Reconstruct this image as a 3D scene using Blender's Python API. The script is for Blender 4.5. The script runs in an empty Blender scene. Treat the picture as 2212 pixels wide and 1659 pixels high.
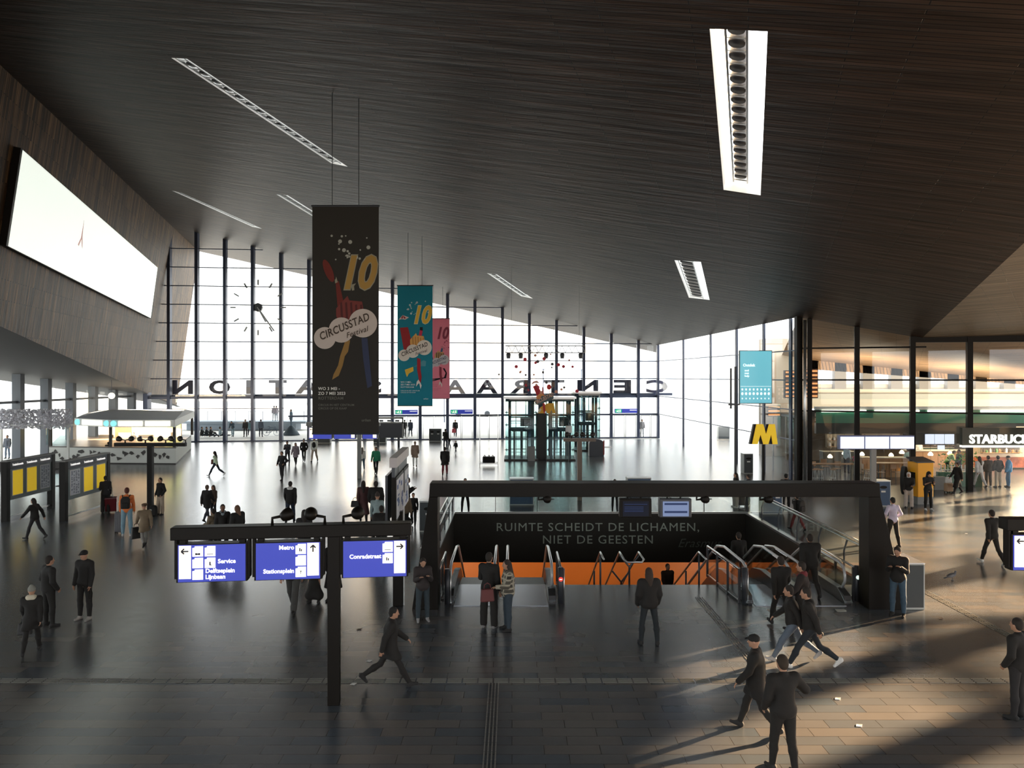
import bpy, bmesh, math, random
import numpy as np
from mathutils import Vector, Matrix
from mathutils.geometry import tessellate_polygon
random.seed(7); rng = np.random.default_rng(7)
SC = bpy.context.scene; COL = SC.collection
# ------------------------------------------------------------------ camera, sky, sun, exposure
CAMH, FPX, CX, CY = 6.1, 1660.0, 1106.0, 813.0      # eye height (m), focal length (px), principal column, horizon row
cd = bpy.data.cameras.new('camera'); cam = bpy.data.objects.new('camera', cd); COL.objects.link(cam)
cam.location = (0, 0, CAMH); cam.rotation_euler = (math.pi/2, 0, 0)
cd.sensor_width = 36; cd.lens = 36*FPX/2212; cd.shift_y = -(829.5-CY)/2212
cd.clip_start = 0.1; cd.clip_end = 2000
SC.camera = cam
w = bpy.data.worlds.new('sky'); SC.world = w; w.use_nodes = True
bg = w.node_tree.nodes['Background']; bg.inputs[0].default_value = (0.94, 0.95, 0.96, 1); bg.inputs[1].default_value = 5.2
sd = bpy.data.lights.new('sun', 'SUN'); sun = bpy.data.objects.new('sun', sd); COL.objects.link(sun)
sd.energy = 52.0; sd.color = (1.0, 0.68, 0.40); sd.angle = math.radians(1.0)
SUN_EL = math.radians(13.5)
_sv = Vector((0.885*math.cos(SUN_EL), 0.466*math.cos(SUN_EL), math.sin(SUN_EL)))
sun.rotation_euler = _sv.to_track_quat('Z', 'Y').to_euler()
sun.location = (60, 40, 30)
vs = SC.view_settings; vs.view_transform = 'Standard'; vs.look = 'None'; vs.gamma = 1.0; vs.exposure = 0.0
SC.display_settings.display_device = 'sRGB'
cy = SC.cycles
cy.max_bounces = 8; cy.diffuse_bounces = 4; cy.glossy_bounces = 4; cy.transmission_bounces = 4; cy.transparent_max_bounces = 16
cy.caustics_reflective = False; cy.caustics_refractive = False; cy.sample_clamp_indirect = 12.0
cy.use_denoising = True

# ------------------------------------------------------------------ helpers
def lin(c):
    return tuple((v/255/12.92 if v/255 <= 0.04045 else ((v/255+0.055)/1.055)**2.4) for v in c)
def P(px, py, Y):            # point on the ray of photograph column/row at depth Y
    return Vector(((px-CX)/FPX*Y, Y, CAMH-(py-CY)/FPX*Y))
def G(px, py, z=0.0):        # point where that ray meets height z
    Y = (CAMH-z)*FPX/(py-CY)
    return Vector(((px-CX)/FPX*Y, Y, z))
def zc(x, y): return 14.34-.2315*x-.0239*y            # main ceiling plane
def zc2(x, y): return 8.2-.0283*(x-22.3)-.0984*(y-41.8)  # second ceiling plane on the right
def xw(y, z): return -19.96+(-178.2*(y-29.96)+90.5*(z-18.2))/629.8   # left wall plane
def zb(y): return 8.3-.1033*(y-33.7)                   # lower edge of the left wall
def yfac(px): return 74.606/(1-.114*(px-CX)/FPX)       # depth of the glass front in a column
def yfx(x): return 71.3+.114*(x+29)

MATS = {}
def mat(name, col, rough=0.6, metal=0.0, emit=None, es=1.0, spec=0.5, noise=0.0, nscale=6.0, bump=0.0):
    if name in MATS: return MATS[name]
    m = bpy.data.materials.new(name); m.use_nodes = True; nt = m.node_tree; b = nt.nodes['Principled BSDF']
    c = (*col, 1)
    b.inputs['Base Color'].default_value = c; b.inputs['Roughness'].default_value = rough
    b.inputs['Metallic'].default_value = metal; b.inputs['Specular IOR Level'].default_value = spec
    if emit: b.inputs['Emission Color'].default_value = (*emit, 1); b.inputs['Emission Strength'].default_value = es
    if noise or bump:
        tc = nt.nodes.new('ShaderNodeTexCoord'); n = nt.nodes.new('ShaderNodeTexNoise'); n.inputs['Scale'].default_value = nscale; n.inputs['Detail'].default_value = 4
        nt.links.new(tc.outputs['Object'], n.inputs['Vector'])
        if noise:
            mx = nt.nodes.new('ShaderNodeMix'); mx.data_type = 'RGBA'
            mx.inputs['A'].default_value = tuple(v*(1-noise) for v in col)+(1,); mx.inputs['B'].default_value = tuple(min(1, v*(1+noise)) for v in col)+(1,)
            nt.links.new(n.outputs['Fac'], mx.inputs['Factor']); nt.links.new(mx.outputs['Result'], b.inputs['Base Color'])
        if bump:
            bp = nt.nodes.new('ShaderNodeBump'); bp.inputs['Strength'].default_value = bump; bp.inputs['Distance'].default_value = .01
            nt.links.new(n.outputs['Fac'], bp.inputs['Height']); nt.links.new(bp.outputs['Normal'], b.inputs['Normal'])
    MATS[name] = m; return m
def glass(name, tint=(.93, .96, .95), ior=1.5):
    if name in MATS: return MATS[name]
    m = bpy.data.materials.new(name); m.use_nodes = True; nt = m.node_tree; nt.nodes.clear()
    out = nt.nodes.new('ShaderNodeOutputMaterial'); mx = nt.nodes.new('ShaderNodeMixShader')
    tr = nt.nodes.new('ShaderNodeBsdfTransparent'); gl = nt.nodes.new('ShaderNodeBsdfGlossy'); fr = nt.nodes.new('ShaderNodeFresnel')
    tr.inputs[0].default_value = (*tint, 1); gl.inputs['Roughness'].default_value = 0.0; fr.inputs['IOR'].default_value = ior
    geo = nt.nodes.new('ShaderNodeNewGeometry'); sw = nt.nodes.new('ShaderNodeMix'); sw.data_type = 'FLOAT'  # same Fresnel from either side of the pane
    ior_b = nt.nodes.new('ShaderNodeMath'); ior_b.operation = 'DIVIDE'; ior_b.inputs[0].default_value = 1; ior_b.inputs[1].default_value = ior
    sw.inputs['A'].default_value = ior; sw.inputs['B'].default_value = 1/ior
    nt.links.new(geo.outputs['Backfacing'], sw.inputs['Factor']); nt.links.new(sw.outputs['Result'], fr.inputs['IOR'])
    nt.nodes.remove(ior_b)
    nt.links.new(fr.outputs[0], mx.inputs[0]); nt.links.new(tr.outputs[0], mx.inputs[1]); nt.links.new(gl.outputs[0], mx.inputs[2])
    nt.links.new(mx.outputs[0], out.inputs[0]); MATS[name] = m; return m
def plank_mat(name, along, across, c1, c2, cm, rough=.5, pw=2.6, ph=.13, bump=.6, streak=.5, spec=.5):
    """boards: brick pattern laid along a direction in the plane, with streaks"""
    m = bpy.data.materials.new(name); m.use_nodes = True; nt = m.node_tree; b = nt.nodes['Principled BSDF']; L = nt.links.new
    g = nt.nodes.new('ShaderNodeTexCoord')
    def dot(v, s=1.0):
        d = nt.nodes.new('ShaderNodeVectorMath'); d.operation = 'DOT_PRODUCT'; d.inputs[1].default_value = [q*s for q in v]
        L(g.outputs['Object'], d.inputs[0]); return d.outputs['Value']
    u, v = dot(along), dot(across)
    cb = nt.nodes.new('ShaderNodeCombineXYZ'); L(u, cb.inputs[0]); L(v, cb.inputs[1])
    br = nt.nodes.new('ShaderNodeTexBrick'); L(cb.outputs[0], br.inputs['Vector'])
    br.inputs['Scale'].default_value = 1; br.inputs['Brick Width'].default_value = pw; br.inputs['Row Height'].default_value = ph
    br.inputs['Mortar Size'].default_value = ph*.10; br.inputs['Mortar Smooth'].default_value = .2; br.inputs['Bias'].default_value = 0
    br.inputs['Color1'].default_value = (*c1, 1); br.inputs['Color2'].default_value = (*c2, 1); br.inputs['Mortar'].default_value = (*cm, 1)
    br.offset = .37
    cb2 = nt.nodes.new('ShaderNodeCombineXYZ'); L(dot(along, .35), cb2.inputs[0]); L(dot(across, 3.2), cb2.inputs[1])
    no = nt.nodes.new('ShaderNodeTexNoise'); no.inputs['Scale'].default_value = 1; no.inputs['Detail'].default_value = 5; L(cb2.outputs[0], no.inputs['Vector'])
    mr = nt.nodes.new('ShaderNodeMapRange'); L(no.outputs['Fac'], mr.inputs[0]); mr.inputs[1].default_value = .3; mr.inputs[2].default_value = .7
    mr.inputs[3].default_value = 1-streak; mr.inputs[4].default_value = 1+streak
    mx = nt.nodes.new('ShaderNodeMix'); mx.data_type = 'RGBA'; mx.blend_type = 'MULTIPLY'; mx.inputs['Factor'].default_value = 1
    L(br.outputs['Color'], mx.inputs['A']); L(mr.outputs[0], mx.inputs['B']); L(mx.outputs['Result'], b.inputs['Base Color'])
    bp = nt.nodes.new('ShaderNodeBump'); bp.inputs['Strength'].default_value = bump; bp.inputs['Distance'].default_value = .04
    ad = nt.nodes.new('ShaderNodeMath'); ad.operation = 'SUBTRACT'; L(no.outputs['Fac'], ad.inputs[0]); L(br.outputs['Fac'], ad.inputs[1])
    L(ad.outputs[0], bp.inputs['Height']); L(bp.outputs['Normal'], b.inputs['Normal'])
    b.inputs['Roughness'].default_value = rough; b.inputs['Specular IOR Level'].default_value = spec
    MATS[name] = m; return m
def floor_mat():
    m = bpy.data.materials.new('stone_floor'); m.use_nodes = True; nt = m.node_tree; b = nt.nodes['Principled BSDF']; L = nt.links.new
    g = nt.nodes.new('ShaderNodeTexCoord')
    br = nt.nodes.new('ShaderNodeTexBrick'); L(g.outputs['Object'], br.inputs['Vector'])
    br.inputs['Scale'].default_value = 1; br.inputs['Brick Width'].default_value = .92; br.inputs['Row Height'].default_value = .31
    br.inputs['Mortar Size'].default_value = .006; br.inputs['Mortar Smooth'].default_value = .1
    br.inputs['Color1'].default_value = (.068, .086, .104, 1); br.inputs['Color2'].default_value = (.125, .116, .108, 1); br.inputs['Mortar'].default_value = (.035, .033, .03, 1)
    br.offset = .43
    n2 = nt.nodes.new('ShaderNodeTexNoise'); n2.inputs['Scale'].default_value = .22; n2.inputs['Detail'].default_value = 6; L(g.outputs['Object'], n2.inputs['Vector'])
    mr = nt.nodes.new('ShaderNodeMapRange'); L(n2.outputs['Fac'], mr.inputs[0]); mr.inputs[1].default_value = .3; mr.inputs[2].default_value = .7; mr.inputs[3].default_value = .72; mr.inputs[4].default_value = 1.25
    mx = nt.nodes.new('ShaderNodeMix'); mx.data_type = 'RGBA'; mx.blend_type = 'MULTIPLY'; mx.inputs['Factor'].default_value = 1
    L(br.outputs['Color'], mx.inputs['A']); L(mr.outputs[0], mx.inputs['B']); L(mx.outputs['Result'], b.inputs['Base Color'])
    n3 = nt.nodes.new('ShaderNodeTexNoise'); n3.inputs['Scale'].default_value = 3.0; n3.inputs['Detail'].default_value = 5; L(g.outputs['Object'], n3.inputs['Vector'])
    r = nt.nodes.new('ShaderNodeMapRange'); L(n3.outputs['Fac'], r.inputs[0]); r.inputs[3].default_value = .22; r.inputs[4].default_value = .28; L(r.outputs[0], b.inputs['Roughness'])
    bp = nt.nodes.new('ShaderNodeBump'); bp.inputs['Strength'].default_value = .12; bp.inputs['Distance'].default_value = .001; bp.invert = True
    nt.nodes.remove(bp)
    b.inputs['Specular IOR Level'].default_value = .5; b.inputs['IOR'].default_value = 1.9
    MATS['stone_floor'] = m; return m

M_BLACK = mat('black_metal', (.0060, .0045, .0030), .5, spec=.2)
M_DARK = mat('dark_steel', (.05, .055, .065), .4, .3)
M_MULL = mat('mullion_steel', (.055, .070, .12), .4, .3)
M_STEEL = mat('brushed_steel', (.55, .56, .56), .28, .9)
M_GREY = mat('grey_metal', (.22, .22, .21), .5)
M_WHITE = mat('white_paint', (.78, .78, .74), .5)
M_GLASS = glass('window_glass')
M_TEAL = glass('teal_glass', (.84, .94, .94), 1.5)
M_RAILG = glass('balustrade_glass', (.92, .95, .94), 1.5)
M_PIT = mat('pit_cladding', (.020, .018, .014), .6, spec=.3)

class MB:
    def __init__(s): s.v = []; s.f = []
    def add(s, vs, fs):
        n = len(s.v); s.v += [tuple(q) for q in vs]; s.f += [tuple(i+n for i in f) for f in fs]; return s
    def box(s, c, d, rz=0.0, mtx=None):
        x, y, z = d[0]/2, d[1]/2, d[2]/2; R = Matrix.Rotation(rz, 3, 'Z') if mtx is None else mtx
        c = Vector(c); vs = [c+R@Vector((sx*x, sy*y, sz*z)) for sx in (-1, 1) for sy in (-1, 1) for sz in (-1, 1)]
        return s.add(vs, [(0, 1, 3, 2), (4, 6, 7, 5), (0, 4, 5, 1), (2, 3, 7, 6), (0, 2, 6, 4), (1, 5, 7, 3)])
    def bbox(s, lo, hi):
        return s.box([(a+b)/2 for a, b in zip(lo, hi)], [abs(b-a) for a, b in zip(lo, hi)])
    def beam(s, a, b, wd, ht, up=(0, 0, 1)):    # rectangular bar between two points
        a, b = Vector(a), Vector(b); d = (b-a); L = d.length; d.normalize(); u = Vector(up)
        if abs(d.dot(u)) > .99: u = Vector((0, 1, 0))
        r = d.cross(u).normalized(); u = r.cross(d).normalized()
        vs = [a+r*(sx*wd/2)+u*(sz*ht/2)+d*t for t in (0, L) for sx, sz in ((-1, -1), (1, -1), (1, 1), (-1, 1))]
        return s.add(vs, [(0, 3, 2, 1), (4, 5, 6, 7), (0, 1, 5, 4), (1, 2, 6, 5), (2, 3, 7, 6), (3, 0, 4, 7)])
    def tube(s, pts, r, n=10, rb=None):
        pts = [Vector(p) for p in pts]; m = len(pts); rs = r if isinstance(r, (list, tuple)) else [r]*m
        base = len(s.v); ref = None; rings = []
        for i, p in enumerate(pts):
            d = (pts[min(i+1, m-1)]-pts[max(i-1, 0)]).normalized()
            if ref is None:
                ref = Vector((0, 0, 1)) if abs(d.z) < .9 else Vector((1, 0, 0))
            a = d.cross(ref).normalized(); b = a.cross(d).normalized(); ref = b
            rings.append([p+(a*math.cos(2*math.pi*k/n)+b*math.sin(2*math.pi*k/n))*rs[i] for k in range(n)])
        vs = [q for R in rings for q in R]; fs = []
        for i in range(m-1):
            for k in range(n):
                fs.append((i*n+k, i*n+(k+1) % n, (i+1)*n+(k+1) % n, (i+1)*n+k))
        fs.append(tuple(reversed(range(n)))); fs.append(tuple((m-1)*n+k for k in range(n)))
        return s.add(vs, fs)
    def lathe(s, c, prof, n=16, axis='Z'):       # prof = [(r, h)...]
        c = Vector(c); vs = []; fs = []
        for r, h in prof:
            for k in range(n):
                a = 2*math.pi*k/n; q = Vector((r*math.cos(a), r*math.sin(a), h))
                if axis == 'Y': q = Vector((q.x, q.z, q.y))
                if axis == 'X': q = Vector((q.z, q.x, q.y))
                vs.append(c+q)
        m = len(prof)
        for i in range(m-1):
            for k in range(n): fs.append((i*n+k, i*n+(k+1) % n, (i+1)*n+(k+1) % n, (i+1)*n+k))
        fs.append(tuple(reversed(range(n)))); fs.append(tuple((m-1)*n+k for k in range(n)))
        return s.add(vs, fs)
    def ball(s, c, r, n=8, sc=(1, 1, 1)):
        prof = [(max(1e-4, r*math.sin(math.pi*i/n)), -r*math.cos(math.pi*i/n)) for i in range(n+1)]
        b = len(s.v); s.lathe((0, 0, 0), prof, 2*n)
        for i in range(b, len(s.v)): q = s.v[i]; s.v[i] = (c[0]+q[0]*sc[0], c[1]+q[1]*sc[1], c[2]+q[2]*sc[2])
        return s
    def prism(s, pts, ext):                      # polygon pts extruded by vector
        pts = [Vector(p) for p in pts]; e = Vector(ext); n = len(pts)
        fs = [tuple(range(n)), tuple(n+i for i in reversed(range(n)))]+[(i, n+i, n+(i+1) % n, (i+1) % n) for i in range(n)]
        return s.add(pts+[p+e for p in pts], fs)
    def poly(s, pts): return s.add(pts, [tuple(range(len(pts)))])
    def build(s, name, m, parent=None, smooth=False, world=False, bevel=0.0):
        me = bpy.data.meshes.new(name); v = s.v
        if world and parent is not None:
            inv = PM[parent.name].inverted(); v = [tuple(inv@Vector(q)) for q in v]
        me.from_pydata(v, [], s.f); me.materials.append(m); me.validate()
        if len(me.polygons) < 60000:
            bm = bmesh.new(); bm.from_mesh(me); bmesh.ops.recalc_face_normals(bm, faces=bm.faces); bm.to_mesh(me); bm.free()
        if smooth: me.polygons.foreach_set('use_smooth', [True]*len(me.polygons))
        o = bpy.data.objects.new(name, me); COL.objects.link(o)
        if parent is not None: o.parent = parent
        if bevel:
            md = o.modifiers.new('bevel', 'BEVEL'); md.width = bevel; md.segments = 2; md.limit_method = 'ANGLE'
        return o
PM = {}
def tag(o, label, cat, group=None, kind=None):
    o['label'] = label; o['category'] = cat
    if group: o['group'] = group
    if kind: o['kind'] = kind
    return o
def thing(name, loc, rz, label, cat, group=None, kind=None):
    o = bpy.data.objects.new(name, None); COL.objects.link(o); o.location = loc; o.rotation_euler = (0, 0, rz)
    o.empty_display_size = .2
    PM[o.name] = Matrix.Translation(Vector(loc))@Matrix.Rotation(rz, 4, 'Z')
    return tag(o, label, cat, group, kind)
def struct(name, mb, m, parent=None, smooth=False):
    o = mb.build(name, m, parent, smooth)
    if parent is None: o['kind'] = 'structure'
    return o
def sroot(name):
    o = bpy.data.objects.new(name, None); COL.objects.link(o); o['kind'] = 'structure'; PM[o.name] = Matrix(); return o
def dup(root, loc, rz, label, group=None):
    r = root.copy(); COL.objects.link(r); r.location = loc; r.rotation_euler = (0, 0, rz); r['label'] = label
    PM[r.name] = Matrix.Translation(Vector(loc))@Matrix.Rotation(rz, 4, 'Z')
    if group: r['group'] = group
    for ch in list(root.children):
        c = ch.copy(); COL.objects.link(c); c.parent = r
        for g in list(ch.children):
            d = g.copy(); COL.objects.link(d); d.parent = c
    return r
def text_mesh(s, size, ext=.005, bold=0.0, align='CENTER', mirror=False, sx=1.0, shear=0.0, spacing=1.0, line=1.0):
    cu = bpy.data.curves.new('t', 'FONT'); cu.body = s; cu.size = size; cu.extrude = ext; cu.offset = bold; cu.align_x = align
    cu.space_character = spacing; cu.shear = shear; cu.resolution_u = 3; cu.space_line = line
    o = bpy.data.objects.new('t', cu); COL.objects.link(o); bpy.context.view_layer.update()
    dg = bpy.context.evaluated_depsgraph_get(); me = bpy.data.meshes.new_from_object(o.evaluated_get(dg))
    bpy.data.objects.remove(o); bpy.data.curves.remove(cu)
    vs = [(v.co.x*sx*(-1 if mirror else 1), v.co.y, v.co.z) for v in me.vertices]; fs = [tuple(p.vertices) for p in me.polygons]
    bpy.data.meshes.remove(me); return vs, fs
def text(name, s, size, m, parent, frame, **kw):   # frame = (origin, right, up) in the parent's space
    kw = dict(kw); kw['bold'] = kw.get('bold', 0) and .028
    vs, fs = text_mesh(s, 1.0, **kw); vs = [(q[0]*size, q[1]*size, q[2]) for q in vs]; o0, r, u = [Vector(q) for q in frame]; r = r.normalized(); u = u.normalized(); n = r.cross(u)
    mb = MB(); mb.add([o0+r*v[0]+u*v[1]+n*v[2] for v in vs], fs); return mb.build(name, m, parent)
def clip_poly(x0, x1): pass
# ================================================================== structure
def tess(outer, holes):
    polys = [[Vector(p) for p in outer]]+[[Vector(p) for p in h] for h in holes]
    flat = [p for q in polys for p in q]; tr = tessellate_polygon(polys)
    return flat, [tuple(t) for t in tr]
PX0, PX1, PY0, PY1 = -2.6, 10.45, 22.5, 34.3      # metro opening in the floor
YB = -9.0                                          # back of the hall
LX = -34.5                                         # glass side on the left
# floor -------------------------------------------------------------
fm = floor_mat()
outer = [(LX-.2, YB, 0), (60, YB, 0), (60, 78.5, 0), (LX-.2, 69.8+.9, 0)]
v, f = tess(outer, [[(PX0, PY0, 0), (PX0, PY1, 0), (PX1, PY1, 0), (PX1, PY0, 0)]])
mb = MB(); mb.add(v, f); flo = struct('floor', mb, fm)
for p in flo.data.polygons:
    pass
if flo.data.polygons[0].normal.z < 0: flo.data.flip_normals()
gm = mat('plaza_paving', (.55, .55, .52), .8, noise=.08, nscale=.3)
mb = MB(); z = -.03
v, f = tess([(-500, -300, z), (500, -300, z), (500, 500, z), (-500, 500, z)], [[(LX-.3, YB, z), (LX-.3, 70.6, z), (59.9, 78.3, z), (59.9, YB, z)]])
mb.add(v, f); gr = struct('ground', mb, gm)
if gr.data.polygons[0].normal.z < 0: gr.data.flip_normals()
# ceiling -----------------------------------------------------------
def pc(px, py):                                    # photograph point back onto the ceiling plane
    dx, dz = (px-CX)/FPX, (CY-py)/FPX; Y = (14.34-CAMH)/(.2315*dx+.0239+dz)
    return Vector((dx*Y, Y, CAMH+dz*Y))
def foldpt(y):                                     # ceiling meets left wall
    # solve z = zc(x,y), x = xw(y,z)
    z = 18.0
    for _ in range(40): z = zc(xw(y, z), y)
    return Vector((xw(y, z), y, z))
e = Vector((1, -.33, -.2315+.0239*.33)).normalized(); nrm = Vector((.2315, .0239, 1)).normalized(); ac = nrm.cross(e)
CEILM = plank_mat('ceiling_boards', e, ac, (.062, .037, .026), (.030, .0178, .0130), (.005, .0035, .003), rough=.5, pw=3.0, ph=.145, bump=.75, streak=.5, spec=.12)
Bc = Vector((14.4, 75.9, zc(14.4, 75.9))); Cc = Vector((16.4, 44, zc(16.4, 44))); Dc = Vector((22.3, 41.8, zc(22.3, 41.8)))
Ec = Vector((22.3-6.7*(50.8/18.4), YB, 0)); Ec.z = zc(Ec.x, Ec.y)
outer = [foldpt(YB), foldpt(30), foldpt(71), foldpt(89.4), pc(447, 547), pc(1420, 762), Bc, Cc, Dc, Ec]
SLOTS = [[(370, 125), (404, 127), (751, 360), (716, 353)], [(1533, 62), (1658, 68), (1643, 422), (1563, 410)],
         [(1457, 562), (1514, 566), (1533, 648), (1488, 643)], [(1052, 590), (1075, 593), (1151, 645), (1126, 640)],
         [(372, 412), (391, 416), (566, 494), (545, 490)], [(597, 420), (622, 422), (716, 481), (693, 478)]]
holes = [[pc(*q) for q in s] for s in SLOTS]
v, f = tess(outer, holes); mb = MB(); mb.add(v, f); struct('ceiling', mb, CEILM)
# second ceiling plane to the right of the fold
E2 = Vector((Ec.x, YB, zc2(Ec.x, YB)))
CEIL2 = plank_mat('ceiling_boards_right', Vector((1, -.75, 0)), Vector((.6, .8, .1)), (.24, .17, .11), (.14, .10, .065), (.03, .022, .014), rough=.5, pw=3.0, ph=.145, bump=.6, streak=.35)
def q2(x, y): return Vector((x, y, zc2(x, y)))
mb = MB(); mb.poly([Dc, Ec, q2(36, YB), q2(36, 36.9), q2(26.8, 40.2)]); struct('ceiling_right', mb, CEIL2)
# roof slab above keeps sky out at the fold
mb = MB(); mb.poly([Ec, E2+Vector((0, 0, .0)), Dc]); struct('trim_1', mb, CEIL2)
# skylight shafts, each with a frame, a rail and its round lamps
M_SHAFT = mat('shaft_white', (.85, .85, .82), .6); M_LAMPB = mat('lamp_body', (.03, .03, .035), .5)
nslot = [15, 17, 11, 9, 16, 9]
slab = ['long diagonal ceiling skylight, longest of those above the left banner', 'large near-vertical ceiling skylight with dark round lamps, upper right',
        'short slanted ceiling skylight above the yellow letter sign', 'small narrow ceiling skylight above the hanging festival figure',
        'thin far ceiling skylight nearest the wooden side wall', 'short ceiling skylight partly hidden by the black banner']
for i, h in enumerate(holes):
    c = sum(h, Vector())/4; t = thing('skylight', c, 0, slab[i], 'skylight', 'skylights cut into the wooden ceiling')
    up = nrm*1.1; mb = MB(); hh = [p-c for p in h]
    for k in range(4):
        a, b = hh[k], hh[(k+1) % 4]
        mb.add([a, b, b+up, a+up], [(0, 1, 2, 3)])
    mb.build('shaft', M_SHAFT, t)
    # rail with lamps runs along the slot's length
    a0 = (hh[0]+hh[1])/2; a1 = (hh[3]+hh[2])/2
    if i in (0, 3, 4, 5): a0 = (hh[0]+hh[1])/2; a1 = (hh[3]+hh[2])/2
    d = (a1-a0); Ls = d.length; d.normalize(); wv = (hh[1]-hh[0]); wv -= d*wv.dot(d); wd = wv.length; wv.normalize()
    off = -wv*wd*.10+nrm*(.30 if i == 1 else .06); r = min(wd*(.17 if i == 1 else .24), Ls/nslot[i]*.42)
    rail = MB()
    for s_ in (-1, 1): rail.beam(a0+off+wv*s_*r*1.15+d*.1, a1+off+wv*s_*r*1.15-d*.1, .05, .05)
    for k in range(nslot[i]+1):
        q = a0+off+d*(Ls*(.03+.94*k/nslot[i])); rail.beam(q-wv*r*1.15, q+wv*r*1.15, .04, .04)
    rail.build('rail', M_STEEL, t)
    for k in range(nslot[i]):
        q = a0+off+d*(Ls*(.03+.94*(k+.5)/nslot[i])); lm = MB()
        R = nrm.to_track_quat('Z', 'Y').to_matrix()
        pr = [(r*.95, .0), (r, .05), (r*.9, .28), (r*.4, .34)]; b0 = len(lm.v); lm.lathe((0, 0, 0), pr, 14)
        lm.v = [tuple(q+R@Vector(p)) for p in lm.v]; lm.build('lamp', M_LAMPB, t, True)
# left timber wall ----------------------------------------------------
def wb(y):
    z = zb(y); return Vector((xw(y, z), y, z))
wdir = (Vector((-2.1, -.4, -15.4))).normalized(); wn = Vector((-629.8, -178.2, 90.5)).normalized(); wac = wn.cross(wdir)
WALLM = plank_mat('wall_boards', wdir, wac, (.21, .12, .06), (.030, .017, .010), (.005, .0035, .002), rough=.55, pw=2.4, ph=.17, bump=.9, streak=.8, spec=.15)
mb = MB(); mb.poly([foldpt(YB), wb(YB), wb(33), wb(71), wb(89.4), foldpt(89.4), foldpt(71), foldpt(30)]); struct('wall_left', mb, WALLM)
M_SOFF = mat('soffit_plaster', (.07, .065, .062), .7)
mb = MB(); mb.poly([wb(YB), Vector((LX-4, YB, zb(YB))), Vector((LX-4, 89.4, zb(89.4))), wb(89.4), wb(71), wb(33)]); struct('trim_2', mb, M_SOFF)
# left glass side: posts, transoms, panes
wl = sroot('window_1')
M_POST = mat('painted_post', (.075, .085, .10), .5)
for k in range(26):
    y = 69.7-3.2*k
    if y < YB: break
    MB().bbox((LX-.3, y-.24, 0), (LX+.3, y+.24, zb(y)+.03)).build('post', M_POST, wl)
y1 = 70.3
for z in (.12, 4.35):
    MB().bbox((LX-.1, YB, z-.12), (LX+.1, y1, z+.04)).build('transom', M_POST, wl)
mb = MB(); mb.poly([(LX, YB, 0), (LX, y1, 0), (LX, y1, zb(y1)), (LX, YB, zb(YB))]); mb.build('pane', M_GLASS, wl)
# glass front (window_2)
wf = sroot('window_2')
MX = []
pxs = [366, 425.5, 486.5, 546.5, 607.5, 668, 728, 788, 848, 908, 967, 1026, 1085.5, 1143.5, 1202, 1261, 1320, 1378.5]
def fwallx(z):   # where the timber wall crosses the glass front
    x = -32.0
    for _ in range(20): x = xw(yfx(x), z)
    return x
for i, px in enumerate(pxs):
    Y = yfac(px); X = (px-CX)/FPX*Y
    MX.append(X)
    MB().bbox((X-.14, Y-.25, 0), (X+.14, Y+.25, zc(X, Y)+.05)).build('mullion', M_MULL, wf)
XL = -33.6
MB().bbox((XL-.2, yfx(XL)-.4, 0), (XL+.2, yfx(XL)+.4, 4.6)).build('mullion', M_MULL, wf)
XR = 14.4
k = 0
for zt in [2.35, 4.16-.04]+[4.16+1.72*k for k in range(1, 10)]:
    xa = fwallx(zt) if zt > 4.6 else XL
    xb = min(XR, (14.34-.0239*76-zt)/.2315)
    th = .17 if zt in (2.35,) else (.22 if zt < 4.2 else .085)
    if zt == 2.35: xa = -21.0
    if xb-xa < 1: continue
    MB().beam((xa, yfx(xa)-.05, zt), (xb, yfx(xb)-.05, zt), .12, th).build('transom', M_MULL, wf)
MB().beam((XL, yfx(XL), .06), (XR, yfx(XR), .06), .2, .12).build('sill', M_MULL, wf)
MB().beam((XL, yfx(XL), 3.1), (-21, yfx(-21), 3.1), .08, .06).build('transom', M_MULL, wf)
mb = MB(); zt = 4.6
pts = [(XL, 0), (XR, 0), (XR, zc(XR, yfx(XR))), ]
tp = fwallx(19.7); pts += [(tp, zc(tp, yfx(tp))), (XL, zt)]
mb.poly([(x, yfx(x), z) for x, z in pts]); mb.build('pane', M_GLASS, wf)
# side glass wall (window_3), from the front's right end back to the corner post
ws = sroot('window_3')
SA, SB = Vector((14.4, 75.9, 0)), Vector((16.4, 44.0, 0))
def sp(t): return SA.lerp(SB, t)
MB().bbox((SA.x-.1, SA.y-.3, 0), (SA.x+.1, SA.y+.3, zc(SA.x, SA.y))).build('mullion', M_MULL, ws)
for px in (1476, 1535, 1591, 1650, 1708):
    # column where the wall line crosses this photograph column
    kx = (px-CX)/FPX; t = (SA.x-kx*SA.y)/((SA.x-kx*SA.y)-(SB.x-kx*SB.y)); q = sp(t)
    MB().box((q.x, q.y, zc(q.x, q.y)/2), (.10, .30, zc(q.x, q.y)), .06).build('mullion', M_MULL, ws)
for z in [2.4, 4.16, 5.88, 7.6]:
    MB().beam(sp(0)+Vector((0, 0, z)), sp(1)+Vector((0, 0, z)), .07, .06).build('transom', M_MULL, ws)
mb = MB(); mb.poly([sp(0), sp(1), Cc, Bc]); mb.build('pane', M_GLASS, ws)
MB().box((16.4, 44, Cc.z/2), (.34, .34, Cc.z+1.2), .1).build('corner_post', M_BLACK, ws)
MB().tube([(16.62, 43.6, 0), (16.62, 43.6, 9.3)], .09, 12).build('downpipe', M_STEEL, ws, True)
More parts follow.
